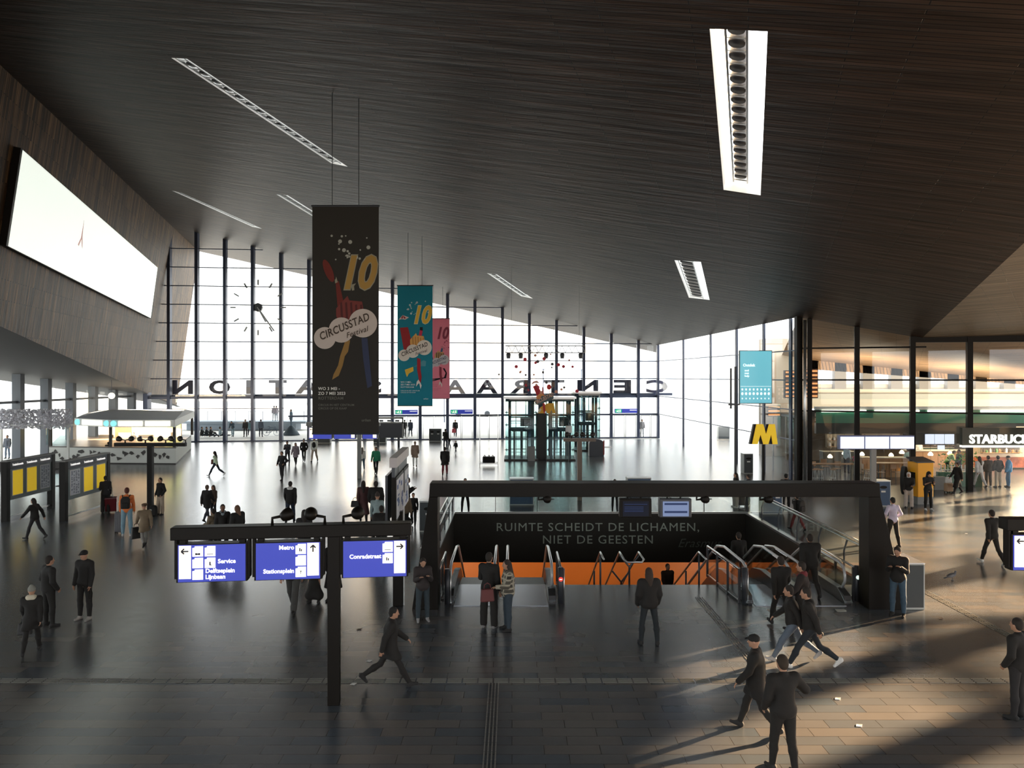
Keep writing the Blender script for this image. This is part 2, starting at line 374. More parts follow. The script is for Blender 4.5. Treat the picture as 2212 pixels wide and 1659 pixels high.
# right glass wall in front of the cafe (window_4)
wr = sroot('window_4')
RA, RD, RF = Vector((16.4, 44, 0)), Vector((22.3, 41.8, 0)), Vector((26.8, 40.2, 0))
def rp(x): return Vector((x, 44-(x-16.4)*.37, 0))
def rtop(x):
    y = rp(x).y
    return zc(x, y) if x < 22.3 else zc2(x, y)
def rx(px): k = (px-CX)/FPX; return k*(44+16.4*.37)/(1+.37*k)
for px in (1749, 1851, 1971, 2094, 2225, 2365):
    x = rx(px); q = rp(x); q.z = rtop(x)/2
    MB().box(q, (.26, .5, rtop(x)), -.35).build('mullion', M_BLACK, wr)
for z in (7.7, 5.9, 4.13):
    xa = 16.4; xb = 33
    if z > 7.6: xb = 22.5
    MB().beam(rp(xa)+Vector((0, 0, z)), rp(xb)+Vector((0, 0, z)), .12, .09).build('transom', M_BLACK, wr)
MB().beam(rp(22)+Vector((0, 0, 8.12)), rp(34)+Vector((0, 0, 8.0)), .4, .34).build('head_beam', M_BLACK, wr)
mb = MB(); mb.poly([rp(16.4), rp(33), rp(33)+Vector((0, 0, rtop(33))), rp(22.3)+Vector((0, 0, rtop(22.3))), rp(16.4)+Vector((0, 0, rtop(16.4)))]); mb.build('pane', M_GLASS, wr)
# unseen right side: posts, transoms and braces added to break up the sun (window_5)
wo = sroot('window_5')
for k, y in enumerate((-6, -1, 4.2, 8.6, 14.0, 18.6, 21.6, 27.8, 31.0, 35.2)):
    MB().bbox((35.4, y-.45, 0), (36.3, y+.45, 12.6)).build('post', M_POST, wo)
for z in (.4, 3.9, 7.2): MB().bbox((35.7, YB, z-.18), (35.9, 37, z+.18)).build('transom', M_POST, wo)
MB().bbox((35.6, 9.5, 4.0), (36.0, 13.2, 7.1)).build('panel', M_POST, wo)
MB().bbox((35.6, YB, 5.35), (35.9, 37, 5.75)).build('transom', M_POST, wo)
for ya, yb_b in ((14, 20), (21, 27.8), (27.8, 33)): MB().beam((35.8, ya, 3.9), (35.8, yb_b, 7.2), .3, .35, (1, 0, 0)).build('brace', M_POST, wo)  # braces added to band the sunlight on the floor
MB().bbox((35.6, 22.0, 0), (36.0, 27.0, 3.8)).build('panel', M_POST, wo)
# rear wall of the hall behind the viewer, with window openings
M_REAR = mat('rear_wall', (.25, .2, .15), .7)
mb = MB()
mb.bbox((-40, YB-.3, 0), (36, YB, 2.2)); mb.bbox((-40, YB-.3, 9.0), (36, YB, 19))
for x in range(-38, 37, 6): mb.bbox((x, YB-.3, 2.2), (x+1.6, YB, 9.0))
struct('wall_back', mb, M_REAR)
# metro opening: side walls, far fascia with lettering, hall below -----------
M_ORANGE = mat('orange_panels', (.80, .20, .025), .45, noise=.12, nscale=.5)
mb = MB()
mb.bbox((PX0-.25, PY0, -8.5), (PX0, PY1, -.01)); struct('wall_pit_left', mb, M_PIT)
mb = MB(); mb.bbox((PX1, PY0, -8.5), (PX1+.25, PY1, -.01)); struct('wall_pit_right', mb, M_PIT)
mb = MB(); mb.bbox((PX0-.25, PY1, -2.1), (PX1+.25, PY1+.4, -.01)); struct('wall_pit_far', mb, M_PIT)
mb = MB(); mb.bbox((PX0-.3, PY0-1.6, -8.5), (PX1+.3, PY0-1.3, -.02)); struct('wall_pit_near', mb, M_PIT)
mb = MB(); mb.bbox((-16, PY1+.4, -2.3), (24, 46, -2.1)); struct('ceiling_metro', mb, M_PIT)
mb = MB(); mb.bbox((-16, PY0-1.6, -8.7), (24, 46, -8.5)); struct('floor_metro', mb, mat('metro_floor', (.2, .17, .14), .5))
mb = MB(); mb.bbox((-16, 41, -8.5), (24, 41.3, -2.3)); struct('wall_metro', mb, M_ORANGE)
for x, en in ((-1.0, 120), (3.5, 150), (8.2, 30)):
    ld = bpy.data.lights.new('metro_lamp', 'AREA'); ld.energy = en*.36; ld.size = 2.0; ld.color = (1, .72, .45)
    lo = bpy.data.objects.new('metro_lamp', ld); COL.objects.link(lo); lo.location = (x, 38.0, -2.5); lo.rotation_euler = (math.radians(35), 0, 0)
mb = MB(); mb.bbox((PX0-.25, PY1-.02, -.03), (PX1+.25, PY1+.12, .05)); mb.bbox((PX0-.1, PY0, -.03), (PX0+.06, PY1, .05)); mb.bbox((PX1-.06, PY0, -.03), (PX1+.1, PY1, .05))
struct('trim_3', mb, M_STEEL)
M_TXT = mat('engraved_letters', (.34, .38, .33), .5)
yt = PY1-.012
for s, px0, px1, py in (('RUIMTE SCHEIDT DE LICHAMEN,', 1071, 1510, 1147), ('NIET DE GEESTEN', 1171, 1410, 1174)):
    vs, fs = text_mesh(s, 1.0, .006, .0, 'LEFT', spacing=1.12)
    wsz = max(q[0] for q in vs); X0 = (px0-CX)/FPX*PY1; X1 = (px1-CX)/FPX*PY1; hsz = 18.5/FPX*PY1/.73
    Z0 = CAMH-(py-CY)/FPX*PY1
    mb = MB(); mb.add([(X0+q[0]*(X1-X0)/wsz, yt-q[2], Z0+q[1]*hsz) for q in vs], fs)
    o = mb.build('quotation', M_TXT); tag(o, 'pale capital lettering of the %s line on the dark wall below the metro opening' % ('upper' if px0 < 1100 else 'lower'), 'lettering', 'quotation on the metro wall')
vs, fs = text_mesh('Erasmus', .55, .004, -.004, 'LEFT', shear=.4, spacing=1.05)
X0 = (1463-CX)/FPX*PY1; mb = MB(); mb.add([(X0+q[0], yt-q[2], -1.52+q[1]) for q in vs], fs)
tag(mb.build('signature', mat('faint_letters', (.10, .115, .10), .5)), 'faint italic signature at the right end of the wall quotation', 'lettering')
# tactile guide strips in the floor
M_TACT = mat('guide_ribs', (.17, .165, .15), .45)
def strip(name, a, b, n=4, gap=.062):
    mb = MB(); a, b = Vector((*a, .004)), Vector((*b, .004)); d = (b-a); L = d.length; d.normalize(); s = Vector((-d.y, d.x, 0))
    for k in range(n):
        o = s*(k-(n-1)/2)*gap; t = 0
        while t < L:
            e_ = min(L, t+.28); mb.beam(a+o+d*t, a+o+d*e_, .022, .012); t += .31
    return struct(name, mb, M_TACT)
strip('trim_4', (-.36, 6), (-.36, 15.3)); strip('trim_5', (5.15, 15.5), (5.15, 21.2)); strip('trim_6', (-14, 15.4), (34, 15.4)); strip('trim_7', (11.7, 15.4), (11.7, 23.5))
# ================================================================== outside
M_BLD = mat('pale_render', (.86, .86, .84), .8); M_WIN = mat('pale_windows', (.55, .60, .66), .3)
def building(name, x0, x1, y, h, dep, label, nx, nz, m=M_BLD, z0=0):
    t = thing(name, ((x0+x1)/2, y+dep/2, z0), 0, label, 'building'); W = x1-x0
    mb = MB(); mb.bbox((-W/2, -dep/2, 0), (W/2, dep/2, h)); mb.bbox((-W/2-.3, -dep/2-.3, h), (W/2+.3, dep/2+.3, h+.6)); mb.build('wall', m, t)
    for j in range(nz):
        for i in range(nx):
            mb = MB()
            cx = -W/2+W*(i+.5)/nx; cz = h*(j+.5)/nz
            mb.bbox((cx-W/nx*.32, -dep/2-.06, cz-h/nz*.3), (cx+W/nx*.32, -dep/2+.02, cz+h/nz*.28))
            mb.build('window', M_WIN, t)
    return t
building('office_tower', -62, -36, 175, 62, 25, 'pale hazy office tower straight behind the left part of the glass front', 6, 14)
building('office_block', -30, 8, 190, 26, 20, 'long pale office block low behind the station name letters', 14, 7)
building('apartment_block', 16, 46, 150, 40, 20, 'pale apartment block with window rows beyond the glass side wall', 9, 11)
building('office_slab', 80, 100, 80, 60, 114, 'tall pale slab added as sun blocker right of the hall', 6, 11)  # slab added to keep the sun off the middle of the hall
building('low_pavilion', -120, -70, 110, 12, 20, 'low pale building across the road beyond the left columns', 12, 4)
building('street_block', -95, -66, 62, 14, 22, 'pale street block seen between the left columns', 8, 4)
M_SIL = mat('blue_grey_metal', (.10, .13, .20), .6)
# raised planter table outside the front
t = thing('terrace_deck', (P(530, 925, 88).x, 88, 0), 0, 'grey-blue raised deck running along outside the glass front', 'deck')
mb = MB(); mb.bbox((-7.6, -1.2, .75), (7.2, 1.8, 1.0)); mb.bbox((-6.4, -.8, 0), (6.0, 1.4, .75)); mb.build('platform', mat('deck_stone', (.22, .27, .32), .7), t)
mb = MB()
for k in range(9): mb.tube([(-6.5+1.6*k, 1.5, 1.0), (-6.5+1.6*k, 1.5, 2.0)], .03, 6)
mb.tube([(-6.5, 1.5, 2.0), (6.4, 1.5, 2.0)], .03, 6); mb.build('railing', M_SIL, t)
for i, (x, yy) in enumerate(((-18, 95), (-9, 102), (4, 98), (9.5, 105))):
    t = thing('street_lamp', (x, yy, 0), 0, ['slim street lamp outside, leftmost of four behind the glass front', 'slim street lamp outside, behind the black banner', 'slim street lamp outside, above the glass lifts', 'slim street lamp outside, rightmost behind the doors'][i], 'street lamp', 'street lamps on the plaza')
    MB().tube([(0, 0, 0), (0, 0, 7)], .07, 8).build('pole', M_SIL, t); MB().box((0, -.5, 7), (.25, 1.2, .12)).build('lamp_head', M_SIL, t)
# truck on the plaza seen above the doors
t = thing('delivery_van', (P(1022, 880, 118).x, 118, 0), 0, 'pale delivery van on the plaza behind the pink banner', 'van')
MB().bbox((-3.2, -1, .5), (1.6, 1, 2.9)).build('cargo_box', M_BLD, t, bevel=.08)
MB().prism([(1.6, -1, .5), (3.0, -1, .5), (3.0, -1, 1.4), (2.3, -1, 2.4), (1.6, -1, 2.4)], (0, 2, 0)).build('cab', M_WIN, t)
for x in (-2.2, 2.2): MB().lathe((x, -1.0, .42), [(.42, -.12), (.42, .12)], 14, 'Y').build('wheel', M_DARK, t)
# bicycle
def bicycle(loc, rz, label):
    t = thing('bicycle', loc, rz, label, 'bicycle'); m = M_SIL
    for x in (-.52, .52):
        mb = MB(); mb.tube([(x+.33*math.cos(a), 0, .34+.33*math.sin(a)) for a in [2*math.pi*k/20 for k in range(21)]], .022, 6)
        for k in range(6): a = math.pi*k/6; mb.tube([(x+.32*math.cos(a), 0, .34+.32*math.sin(a)), (x-.32*math.cos(a), 0, .34-.32*math.sin(a))], .006, 4)
        mb.build('wheel', m, t)
    mb = MB()
    for a, b in (((-.52, .34), (-.1, .32)), ((-.52, .34), (-.18, .85)), ((-.1, .32), (-.22, .95)), ((-.1, .32), (.36, .82)), ((-.18, .82), (.36, .88)), ((.52, .34), (.34, 1.0))):
        mb.tube([(a[0], 0, a[1]), (b[0], 0, b[1])], .024, 6)
    mb.build('frame', m, t); MB().box((-.23, 0, .97), (.26, .14, .06)).build('saddle', M_DARK, t, bevel=.02)
    MB().tube([(.34, -.28, 1.05), (.34, 0, 1.0), (.34, .28, 1.05)], .018, 6).build('handlebar', m, t)
    return t
bicycle((P(580, 950, 78).x, 79, 0), .1, 'bicycle standing outside the glass front beside the person in a striped top')
# station name letters outside the glass, seen from behind
M_LET = mat('letter_blue_black', (.030, .032, .075), .5)
LET = [('N', 395, 44), ('O', 474.5, 45), ('I', 540, 15), ('T', 600, 38), ('A', 665, 54), ('T', 735, 38), ('S', 804, 40), ('L', 918, 38), ('A', 983, 45), ('A', 1052, 46), ('R', 1121, 39), ('T', 1196.5, 45), ('N', 1269.5, 45), ('E', 1344, 38), ('C', 1419, 46)]
wh = ['leftmost letter of the station name, beside the timber wall', 'second letter from the left end of the station name', 'narrow third letter from the left', 'fourth letter from the left end', 'letter touching the left edge of the black banner',
      'letter hidden behind the black banner', 'letter just right of the black banner', 'letter behind the teal banner', 'letter beside the pink banner', 'letter between the pink banner and the glass lifts', 'letter left above the glass lifts',
      'letter behind the hanging festival figure', 'letter above the right lift shaft', 'letter second from the right end', 'rightmost letter of the station name']
for (ch, px, wpx), lb in zip(LET, wh):
    Y = yfac(px)+.9; X = (px-CX)/FPX*Y; vs, fs = text_mesh(ch, 1.0, .09, .035, 'CENTER', mirror=True)
    x0 = min(q[0] for q in vs); x1 = max(q[0] for q in vs); y0 = min(q[1] for q in vs); y1 = max(q[1] for q in vs)
    zb_, zt_ = CAMH-(851-CY)/FPX*73, CAMH-(821-CY)/FPX*73; W = wpx/FPX*Y
    if ch == 'C': W = 46/FPX*Y
    mb = MB(); mb.add([(X+((q[0]-x0)/(x1-x0)-.5)*W, Y+q[2], zb_+(q[1]-y0)/(y1-y0)*(zt_-zb_)) for q in vs], fs)
    o = mb.build('sign_letter', M_LET); tag(o, 'dark mirrored capital %s, %s' % (ch, lb), 'letter', 'station name letters')
mb = MB(); mb.beam((-34, yfx(-34)+.8, 4.28), (16, yfx(16)+.8, 4.32), .7, .22)
struct('trim_8', mb, M_MULL)
# big clock outside the glass front
t = thing('clock', (P(557, 664, 71.8).x, 71.9, P(557, 664, 71.8).z), .0, 'large skeleton clock with dark hub high on the glass front', 'clock')
M_CLK = mat('clock_marks', (.42, .45, .5), .5)
MB().lathe((0, 0, 0), [(.42, -.15), (.42, .15)], 8, 'Y').build('hub', M_DARK, t)
mb = MB()
for k in range(12):
    a = math.pi/6*k; mb.beam((math.sin(a)*2.1, 0, math.cos(a)*2.1), (math.sin(a)*2.6, 0, math.cos(a)*2.6), .12, .16, (0, 1, 0))
mb.build('hour_marks', M_CLK, t)
MB().beam((0, -.1, 0), (.75, -.1, -1.35), .1, .24, (0, 1, 0)).build('hour_hand', M_CLK, t)
MB().beam((0, -.2, 0), (1.55, -.2, -2.2), .1, .16, (0, 1, 0)).build('minute_hand', M_CLK, t)
# exit signs and blue boards above the doors, door leaves
M_EXG = mat('exit_green', (.02, .35, .16), .5, emit=(.03, .5, .22), es=.8); M_BLUE = mat('sign_blue', (.035, .05, .36), .5, emit=(.035, .05, .36), es=.6)
M_LIT = mat('sign_lit', (.9, .9, .85), .5, emit=(.95, .93, .85), es=1.0)
doors = [(848, 908), (908, 967), (967, 1026), (1026, 1085.5), (1320, 1378.5), (1378.5, 1430)]
exl = ['green and blue exit board left above the doors beside the teal banner', 'x', 'green and blue exit board above the doors right of the pink banner', 'x', 'green and blue exit board above the rightmost doors', 'x']
for i, (a, b) in enumerate(doors):
    Ya, Yb = yfac(a), yfac(b); A, B = Vector(((a-CX)/FPX*Ya, Ya, 0)), Vector(((b-CX)/FPX*Yb, Yb, 0)); dv = B-A; an = math.atan2(dv.y, dv.x)
    d = sroot('door_%d' % (i+1)); W = dv.length
    for s in (0, 1):
        x0, x1 = (.25 + s*(W/2-.2)), (W/2-.02 + s*(W/2-.23)); mb = MB()
        M = Matrix.Translation(A)@Matrix.Rotation(an, 4, 'Z')
        def bb(lo, hi): mb.bbox(lo, hi)
        bb((x0, -.1, 0), (x0+.04, -.04, 2.25)); bb((x1-.04, -.1, 0), (x1, -.04, 2.25)); bb((x0, -.1, 2.2), (x1, -.04, 2.25))
        mb.v = [tuple(M@Vector(q)) for q in mb.v]; mb.build('leaf_frame', M_GREY, d)
    if exl[i] != 'x':
        c = A+dv*.5; t = thing('exit_sign', (c.x, c.y-.45, 2.5), an, exl[i], 'sign', 'exit boards above the doors')
        MB().bbox((-W/2+.3, -.08, 0), (W/2-.2, .08, .42)).build('blue_board', M_BLUE, t)
        MB().bbox((-W/2+.35, -.10, .06), (-W/2+.98, -.08, .38)).build('green_panel', M_EXG, t)
        mb = MB(); x = -W/2+.62; mb.ball((x, -.11, .31), .03, 5, (1, .3, 1)); mb.prism([(x-.08, -.115, .24), (x+.06, -.115, .27), (x+.02, -.115, .17), (x+.1, -.115, .1), (x+.05, -.115, .08), (x-.04, -.115, .16), (x-.12, -.115, .09), (x-.14, -.115, .12)], (0, .01, 0)); mb.bbox((x+.14, -.115, .09), (x+.24, -.105, .34)); mb.bbox((x-.24, -.115, .2), (x-.16, -.105, .24))
        mb.build('running_figure', M_LIT, t)
        MB().bbox((W/2-.95, -.10, .26), (W/2-.25, -.08, .31)).build('white_text', M_LIT, t)
# ================================================================== big screen on the left wall
def pw(px, py, off=.0):                     # photograph point onto the left wall plane
    dx, dz = (px-CX)/FPX, (CY-py)/FPX; n = Vector((-629.8, -178.2, 90.5)); c = n.dot(Vector((-19.96, 29.96, 18.2)))
    o = Vector((0, 0, CAMH)); d = Vector((dx, 1, dz)); t = (c-n.dot(o))/n.dot(d); nn = n.normalized()
    if nn.x < 0: nn = -nn
    return o+d*t+nn*off
q = [pw(28, 316), pw(333, 577), pw(318, 687), pw(-4, 528)]
# straighten to a planar quad slightly proud of the wall
nn = Vector((629.8, 178.2, -90.5)).normalized()
t = thing('video_screen', sum(q, Vector())/4, 0, 'huge glowing white video screen on the left timber wall', 'screen'); c = Vector(t.location)
def M_screen():
    return mat('screen_light', (.9, .95, .9), .5, emit=(.76, .82, .74), es=1.0)
mb = MB(); mb.prism([p-c+nn*.02 for p in q], nn*.28); mb.build('housing', M_BLACK, t)
mb = MB(); mb.poly([p-c+nn*.305+(sum(q, Vector())/4-p)*.012 for p in q]); mb.build('display', M_screen(), t)
ctr = pw(162, 508)-c+nn*.33; u = (q[1]-q[0]).normalized(); v_ = (q[0]-q[3]).normalized()
def blob(pts): return [ctr+u*a+v_*b for a, b in pts]
mb = MB(); mb.prism(blob([(-.5, -.55), (-.1, -.1), (0, .9), (.12, .1), (.5, -.6), (.3, -.5), (.05, -.15), (-.3, -.6)]), nn*.01); mb.build('picture', mat('screen_picture', (.4, .3, .3), .5, emit=(.42, .22, .2), es=.7), t)
# ================================================================== festival banners
def fabric(name, col, tr=.35, rough=.8):
    m = bpy.data.materials.new(name); m.use_nodes = True; nt = m.node_tree; b = nt.nodes['Principled BSDF']; b.inputs['Base Color'].default_value = (*col, 1); b.inputs['Roughness'].default_value = rough
    if tr:
        o = nt.nodes['Material Output']; mx = nt.nodes.new('ShaderNodeMixShader'); tl = nt.nodes.new('ShaderNodeBsdfTranslucent'); tl.inputs[0].default_value = (*col, 1)
        mx.inputs[0].default_value = tr; nt.links.new(b.outputs[0], mx.inputs[1]); nt.links.new(tl.outputs[0], mx.inputs[2]); nt.links.new(mx.outputs[0], o.inputs[0])
    MATS[name] = m; return m
BW, BH = 2.1, 7.2
def banner(cx_px, Y, ztop, label, base, pal, variant):
    X = (cx_px-CX)/FPX*Y; t = thing('festival_banner', (X, Y, ztop-BH), 0, label, 'banner', 'hanging festival banners')
    tr = 0 if variant == 0 else .45; idx = 'banner%d_' % variant
    MB().bbox((-BW/2, -.012, 0), (BW/2, .012, BH)).build('cloth', fabric(idx+'cloth', base, tr), t)
    MB().tube([(-BW/2-.03, 0, BH), (BW/2+.03, 0, BH)], .035, 8).build('top_bar', M_DARK, t)
    MB().tube([(-BW/2-.01, 0, 0), (BW/2+.01, 0, 0)], .028, 8).build('bottom_bar', M_DARK, t)
    for s in (-.42, .42):
        zt = zc(X+s, Y)-(ztop-BH); MB().tube([(s, 0, BH), (s, 0, zt)], .012, 6).build('cable', M_DARK, t)
    lay = [0]
    def U(x, y, k=0): return (-BW/2+BW*x, -.014-.003*k, BH*(1-y))
    def shape(name, pts, col, k=0):
        mb = MB(); mb.prism([U(x, y, k) for x, y in pts], (0, -.002, 0)); return mb.build(name, mat(idx+name, col, .8), t)
    def circ(cx, cy, r, n=28): return [(cx+r*math.cos(2*math.pi*i/n), cy+r*BW/BH*math.sin(2*math.pi*i/n)) for i in range(n)]
    random.seed(variant+3); mb = MB()
    for k in range(20):
        x, y = random.uniform(.25, .9), random.uniform(.13, .24); r = random.choice((.012, .018, .03))
        if variant == 2: x, y = random.uniform(.7, .97), random.uniform(.25, .4)
        mb.prism([U(a, b, 1) for a, b in circ(x, y, r, 10)], (0, -.002, 0))
    mb.build('confetti', mat(idx+'confetti', pal['dots'], .8), t)
    vs, fs = text_mesh('10', 1.0, .002, .03, 'CENTER', shear=.28); y0 = .36 if variant == 0 else .31; hx = .235 if variant < 2 else .25
    if variant == 2: y0 = .25
    mb = MB(); mb.add([U(hx*0+.66+q[0]*.52, y0-q[1]*.2, 2)[:1]+(-.02-q[2], BH*(1-(y0-q[1]*.2))) for q in vs], fs); mb.build('numeral', mat(idx+'numeral', pal['num'], .7), t)
    vs2, fs2 = text_mesh('10', 1.0, .002, .055, 'CENTER', shear=.28)
    mb = MB(); mb.add([(U(.66+q[0]*.52, 0)[0], -.0165-q[2]*.3, BH*(1-(y0-q[1]*.2))) for q in vs2], fs2); mb.build('numeral_outline', mat(idx+'numoutline', pal['out'], .8), t)
    if variant == 0:
        shape('balloon', [(.245+.085*math.cos(a)*.9+.035*math.sin(a)*1.2, .285+.048*math.sin(a)+.012*math.cos(a)) for a in [2*math.pi*i/24 for i in range(24)]], pal['red'], 2)
        shape('arm', [(.35, .33), (.40, .33), (.47, .42), (.42, .44), (.38, .44)], pal['red'], 1)
        shape('hand', [(.36, .31), (.385, .335), (.345, .34), (.34, .325), (.355, .32)], pal['out'], 3)
        shape('hand', [(.60, .345), (.66, .34), (.63, .352), (.635, .37), (.60, .372), (.585, .35)], pal['out'], 4)
        shape('leg', [(.50, .59), (.57, .59), (.54, .64), (.49, .66), (.46, .70), (.40, .745), (.30, .763), (.32, .74), (.39, .70), (.42, .66)], pal['leg'], 2)
        shape('blue_leg', [(.74, .58), (.83, .58), (.90, .79), (.83, .80), (.77, .68)], pal['blue'], 2)
    else:
        shape('chimney', [(.07, .35), (.30, .345), (.45, .52), (.42, .58), (.22, .60)] if variant == 1 else [(.05, .22), (.12, .2), (.3, .52), (.2, .55)], pal['red'], 1)
        shape('arm', [(.64, .37), (.72, .375), (.66, .47), (.60, .52), (.56, .48)], pal['arm'], 1)
        shape('glove', [(.64, .345), (.72, .345), (.72, .375), (.64, .37)], pal['out'] if variant == 2 else (.02, .02, .02), 2)
        if variant == 1:
            shape('parasol', [(.03, .285), (.15, .245), (.33, .265), (.22, .283), (.13, .278)], (.75, .7, .66), 2)
            shape('parasol_stripe', [(.10, .272), (.15, .246), (.16, .275)], pal['red'], 3); shape('parasol_stripe', [(.19, .277), (.15, .246), (.25, .27)], pal['red'], 3)
        shape('leg', [(.56, .60), (.66, .61), (.66, .70), (.69, .76), (.66, .82), (.62, .80), (.56, .70)], pal['leg'], 2)
        shape('shoe', [(.55, .80), (.60, .78), (.66, .81), (.69, .83), (.66, .86), (.62, .81), (.58, .82), (.53, .84)], (.8, .78, .72), 3)
        if variant == 1:
            shape('boot', [(.21, .70), (.45, .675), (.46, .71), (.33, .73), (.27, .76), (.24, .735)], pal['num'], 2)
            shape('ribbon', [(.46, .675), (.62, .67), (.80, .67), (.82, .63), (.74, .62), (.60, .65)], (.10, .35, .42), 1)
        else:
            for k in range(4):
                a = .022*k; shape('ribbon', [(.70+a, .62), (.72+a, .62), (.86+a*.4, .68), (.78+a, .745), (.2, .79-a*.5), (.2, .785-a*.5), (.76+a, .735), (.83+a*.4, .68)], (.02, .02, .03), 1)
    sh = [(.36, .48), (.36, .45), (.53, .395), (.56, .415), (.75, .42), (.78, .47), (.78, .5), (.4, .52)]
    shape('striped_top', sh, pal['st1'], 2)
    for k in range(5):
        x = .42+.075*k; shape('stripe', [(x, .435-.01*(k < 3)), (x+.03, .432-.01*(k < 3)), (x+.05, .51), (x+.015, .51)], pal['st2'], 3)
    for kc, (cx_, cy_, r) in enumerate(((.19, .58, .165), (.44, .545, .19), (.765, .515, .215))):
        shape('cloud', circ(cx_, cy_, r), pal['cloud'], 4+.8*kc)
    ca, sa = math.cos(.30), math.sin(.30)
    for s, ox, oy, sz, sh_, bold, nm in (('CIRCUSSTAD', .50, .545, .118, 0, .018, 'festival_name'), ('Festival', .68, .565, .10, .35, .006, 'festival_word')):
        vs, fs = text_mesh(s, 1.0, .002, bold, 'CENTER', shear=sh_, spacing=1.08); k = sz/.7*BW*.80; mb = MB()
        mb.add([(-BW/2+BW*ox+(q[0]*ca-q[1]*sa)*k*.92, -.040-q[2], BH*(1-oy)+(q[0]*sa+q[1]*ca)*k*(1.25 if sh_ == 0 else 1)) for q in vs], fs)
        mb.build(nm, mat(idx+'ink', pal['ink'], .8), t)
    for s, y, sz, c in (('WO 3 MEI -', .808, .062, 'w1'), ('ZO 7 MEI 2023', .829, .062, 'w1'), ('ROTTERDAM', .850, .062, 'w2'), ('CIRCUS IN HET CENTRUM', .878, .044, 'w2'), ('CIRCUS OP DE KAAP', .893, .044, 'w2')):
        vs, fs = text_mesh(s, 1.0, .002, .012, 'LEFT', spacing=1.05); k = sz*BW
        mb = MB(); mb.add([(-BW/2+BW*.09+q[0]*k, -.018-q[2], BH*(1-y)+q[1]*k) for q in vs], fs); mb.build('date_line', mat(idx+c, pal[c], .8), t)
    vs, fs = text_mesh('urban', 1.0, .002, .01, 'LEFT', shear=.2); k = .06*BW
    mb = MB(); mb.add([(-BW/2+BW*.74+q[0]*k, -.018-q[2], BH*(1-.946)+q[1]*k) for q in vs], fs); mb.build('sponsor_word', MATS[idx+'w2'], t)
    return t
banner(746.5, 24.3, P(0, 445, 24.3).z, 'tall black festival banner hanging nearest, in front of the glass front', (.016, .014, .011),
       dict(dots=(.35, .36, .33), num=(.34, .20, .04), out=(.25, .24, .18), red=(.13, .015, .01), leg=(.26, .15, .04), blue=(.025, .035, .08), st1=(.16, .03, .025), st2=(.07, .012, .012), cloud=(.50, .44, .40), ink=(.05, .035, .025), w1=(.75, .76, .70), w2=(.13, .13, .115)), 0)
banner(896.5, 46.0, P(0, 617, 46.0).z, 'teal festival banner hanging behind and right of the black banner', (.03, .36, .46),
       dict(dots=(.6, .75, .72), num=(.85, .55, .06), out=(.75, .72, .55), red=(.35, .025, .03), arm=(.6, .04, .1), leg=(.4, .02, .03), st1=(.78, .42, .12), st2=(.55, .25, .07), cloud=(.82, .76, .68), ink=(.06, .05, .04), w1=(.85, .9, .85), w2=(.6, .75, .72)), 1)
banner(946, 69.0, P(0, 688, 69.0).z, 'pink festival banner partly hidden behind the teal banner', (.80, .36, .44),
       dict(dots=(.4, .1, .16), num=(.35, .05, .10), out=(.6, .3, .33), red=(.06, .12, .22), arm=(.06, .15, .28), leg=(.3, .04, .07), st1=(.75, .45, .2), st2=(.03, .03, .03), cloud=(.7, .68, .72), ink=(.05, .07, .15), w1=(.62, .3, .34), w2=(.6, .28, .32)), 2)
# hanging festival figure with confetti, under a light truss
Yf = 50.0
t = thing('festival_figure', P(1172, 910, Yf), 0, 'hanging red and yellow festival figure with confetti above the glass lifts', 'decoration'); o = Vector(t.location)
def fig(name, pts, col, k=0, th=.05):
    mb = MB(); mb.prism([P(x, y, Yf)-o+Vector((0, -.06*k, 0)) for x, y in pts], (0, th, 0)); return mb.build(name, mat('fig_'+name, col, .6), t)
fig('red_tube', [(1151, 835), (1161, 830), (1174, 858), (1163, 862)], (.55, .03, .04)); fig('parasol', [(1147, 831), (1152, 824), (1160, 822), (1166, 828), (1156, 827)], (.8, .45, .38))
fig('striped_body', [(1158, 857), (1168, 848), (1180, 856), (1180, 862), (1160, 864)], (.85, .35, .12), 1)
fig('arm', [(1171, 836), (1173, 836), (1175, 852), (1171, 852)], (.6, .05, .06)); fig('red_balloon', [(1186+5*math.cos(a), 836+6*math.sin(a)) for a in [math.pi*i/6 for i in range(12)]], (.7, .05, .04))
fig('balloon_string', [(1187, 842), (1188, 842), (1189, 856), (1187.5, 856)], (.5, .1, .1))
fig('cloud_board', [(1156, 872), (1155, 866), (1160, 862), (1166, 862), (1170, 855), (1178, 855), (1184, 850), (1190, 849), (1195, 853), (1196, 860), (1190, 865), (1180, 868), (1170, 872), (1162, 875)], (.10, .14, .15), 2)
vs, fs = text_mesh('CIRCUSSTAD', 1.0, .01, .02, 'CENTER'); k = .36; ca, sa = math.cos(.3), math.sin(.3); cc = P(1175, 865, Yf)-o
mb = MB(); mb.add([(cc.x+(q[0]*ca-q[1]*sa)*k*.62, -.15-q[2], cc.z+(q[0]*sa+q[1]*ca)*k) for q in vs], fs); mb.build('festival_name', mat('fig_text', (.85, .55, .4), .6), t)
fig('trousers', [(1163, 893), (1166, 881), (1172, 877), (1184, 871), (1196, 871), (1200, 893), (1194, 893), (1191, 884), (1188, 893), (1182, 893), (1180, 886), (1176, 893)], (.85, .45, .04))
fig('red_leg', [(1172, 871), (1177, 871), (1178, 886), (1176, 896), (1173, 884)], (.5, .03, .03), 1); fig('shoe', [(1161, 889), (1166, 882), (1170, 884), (1166, 891), (1163, 890)], (.8, .7, .5), 1)
random.seed(5)
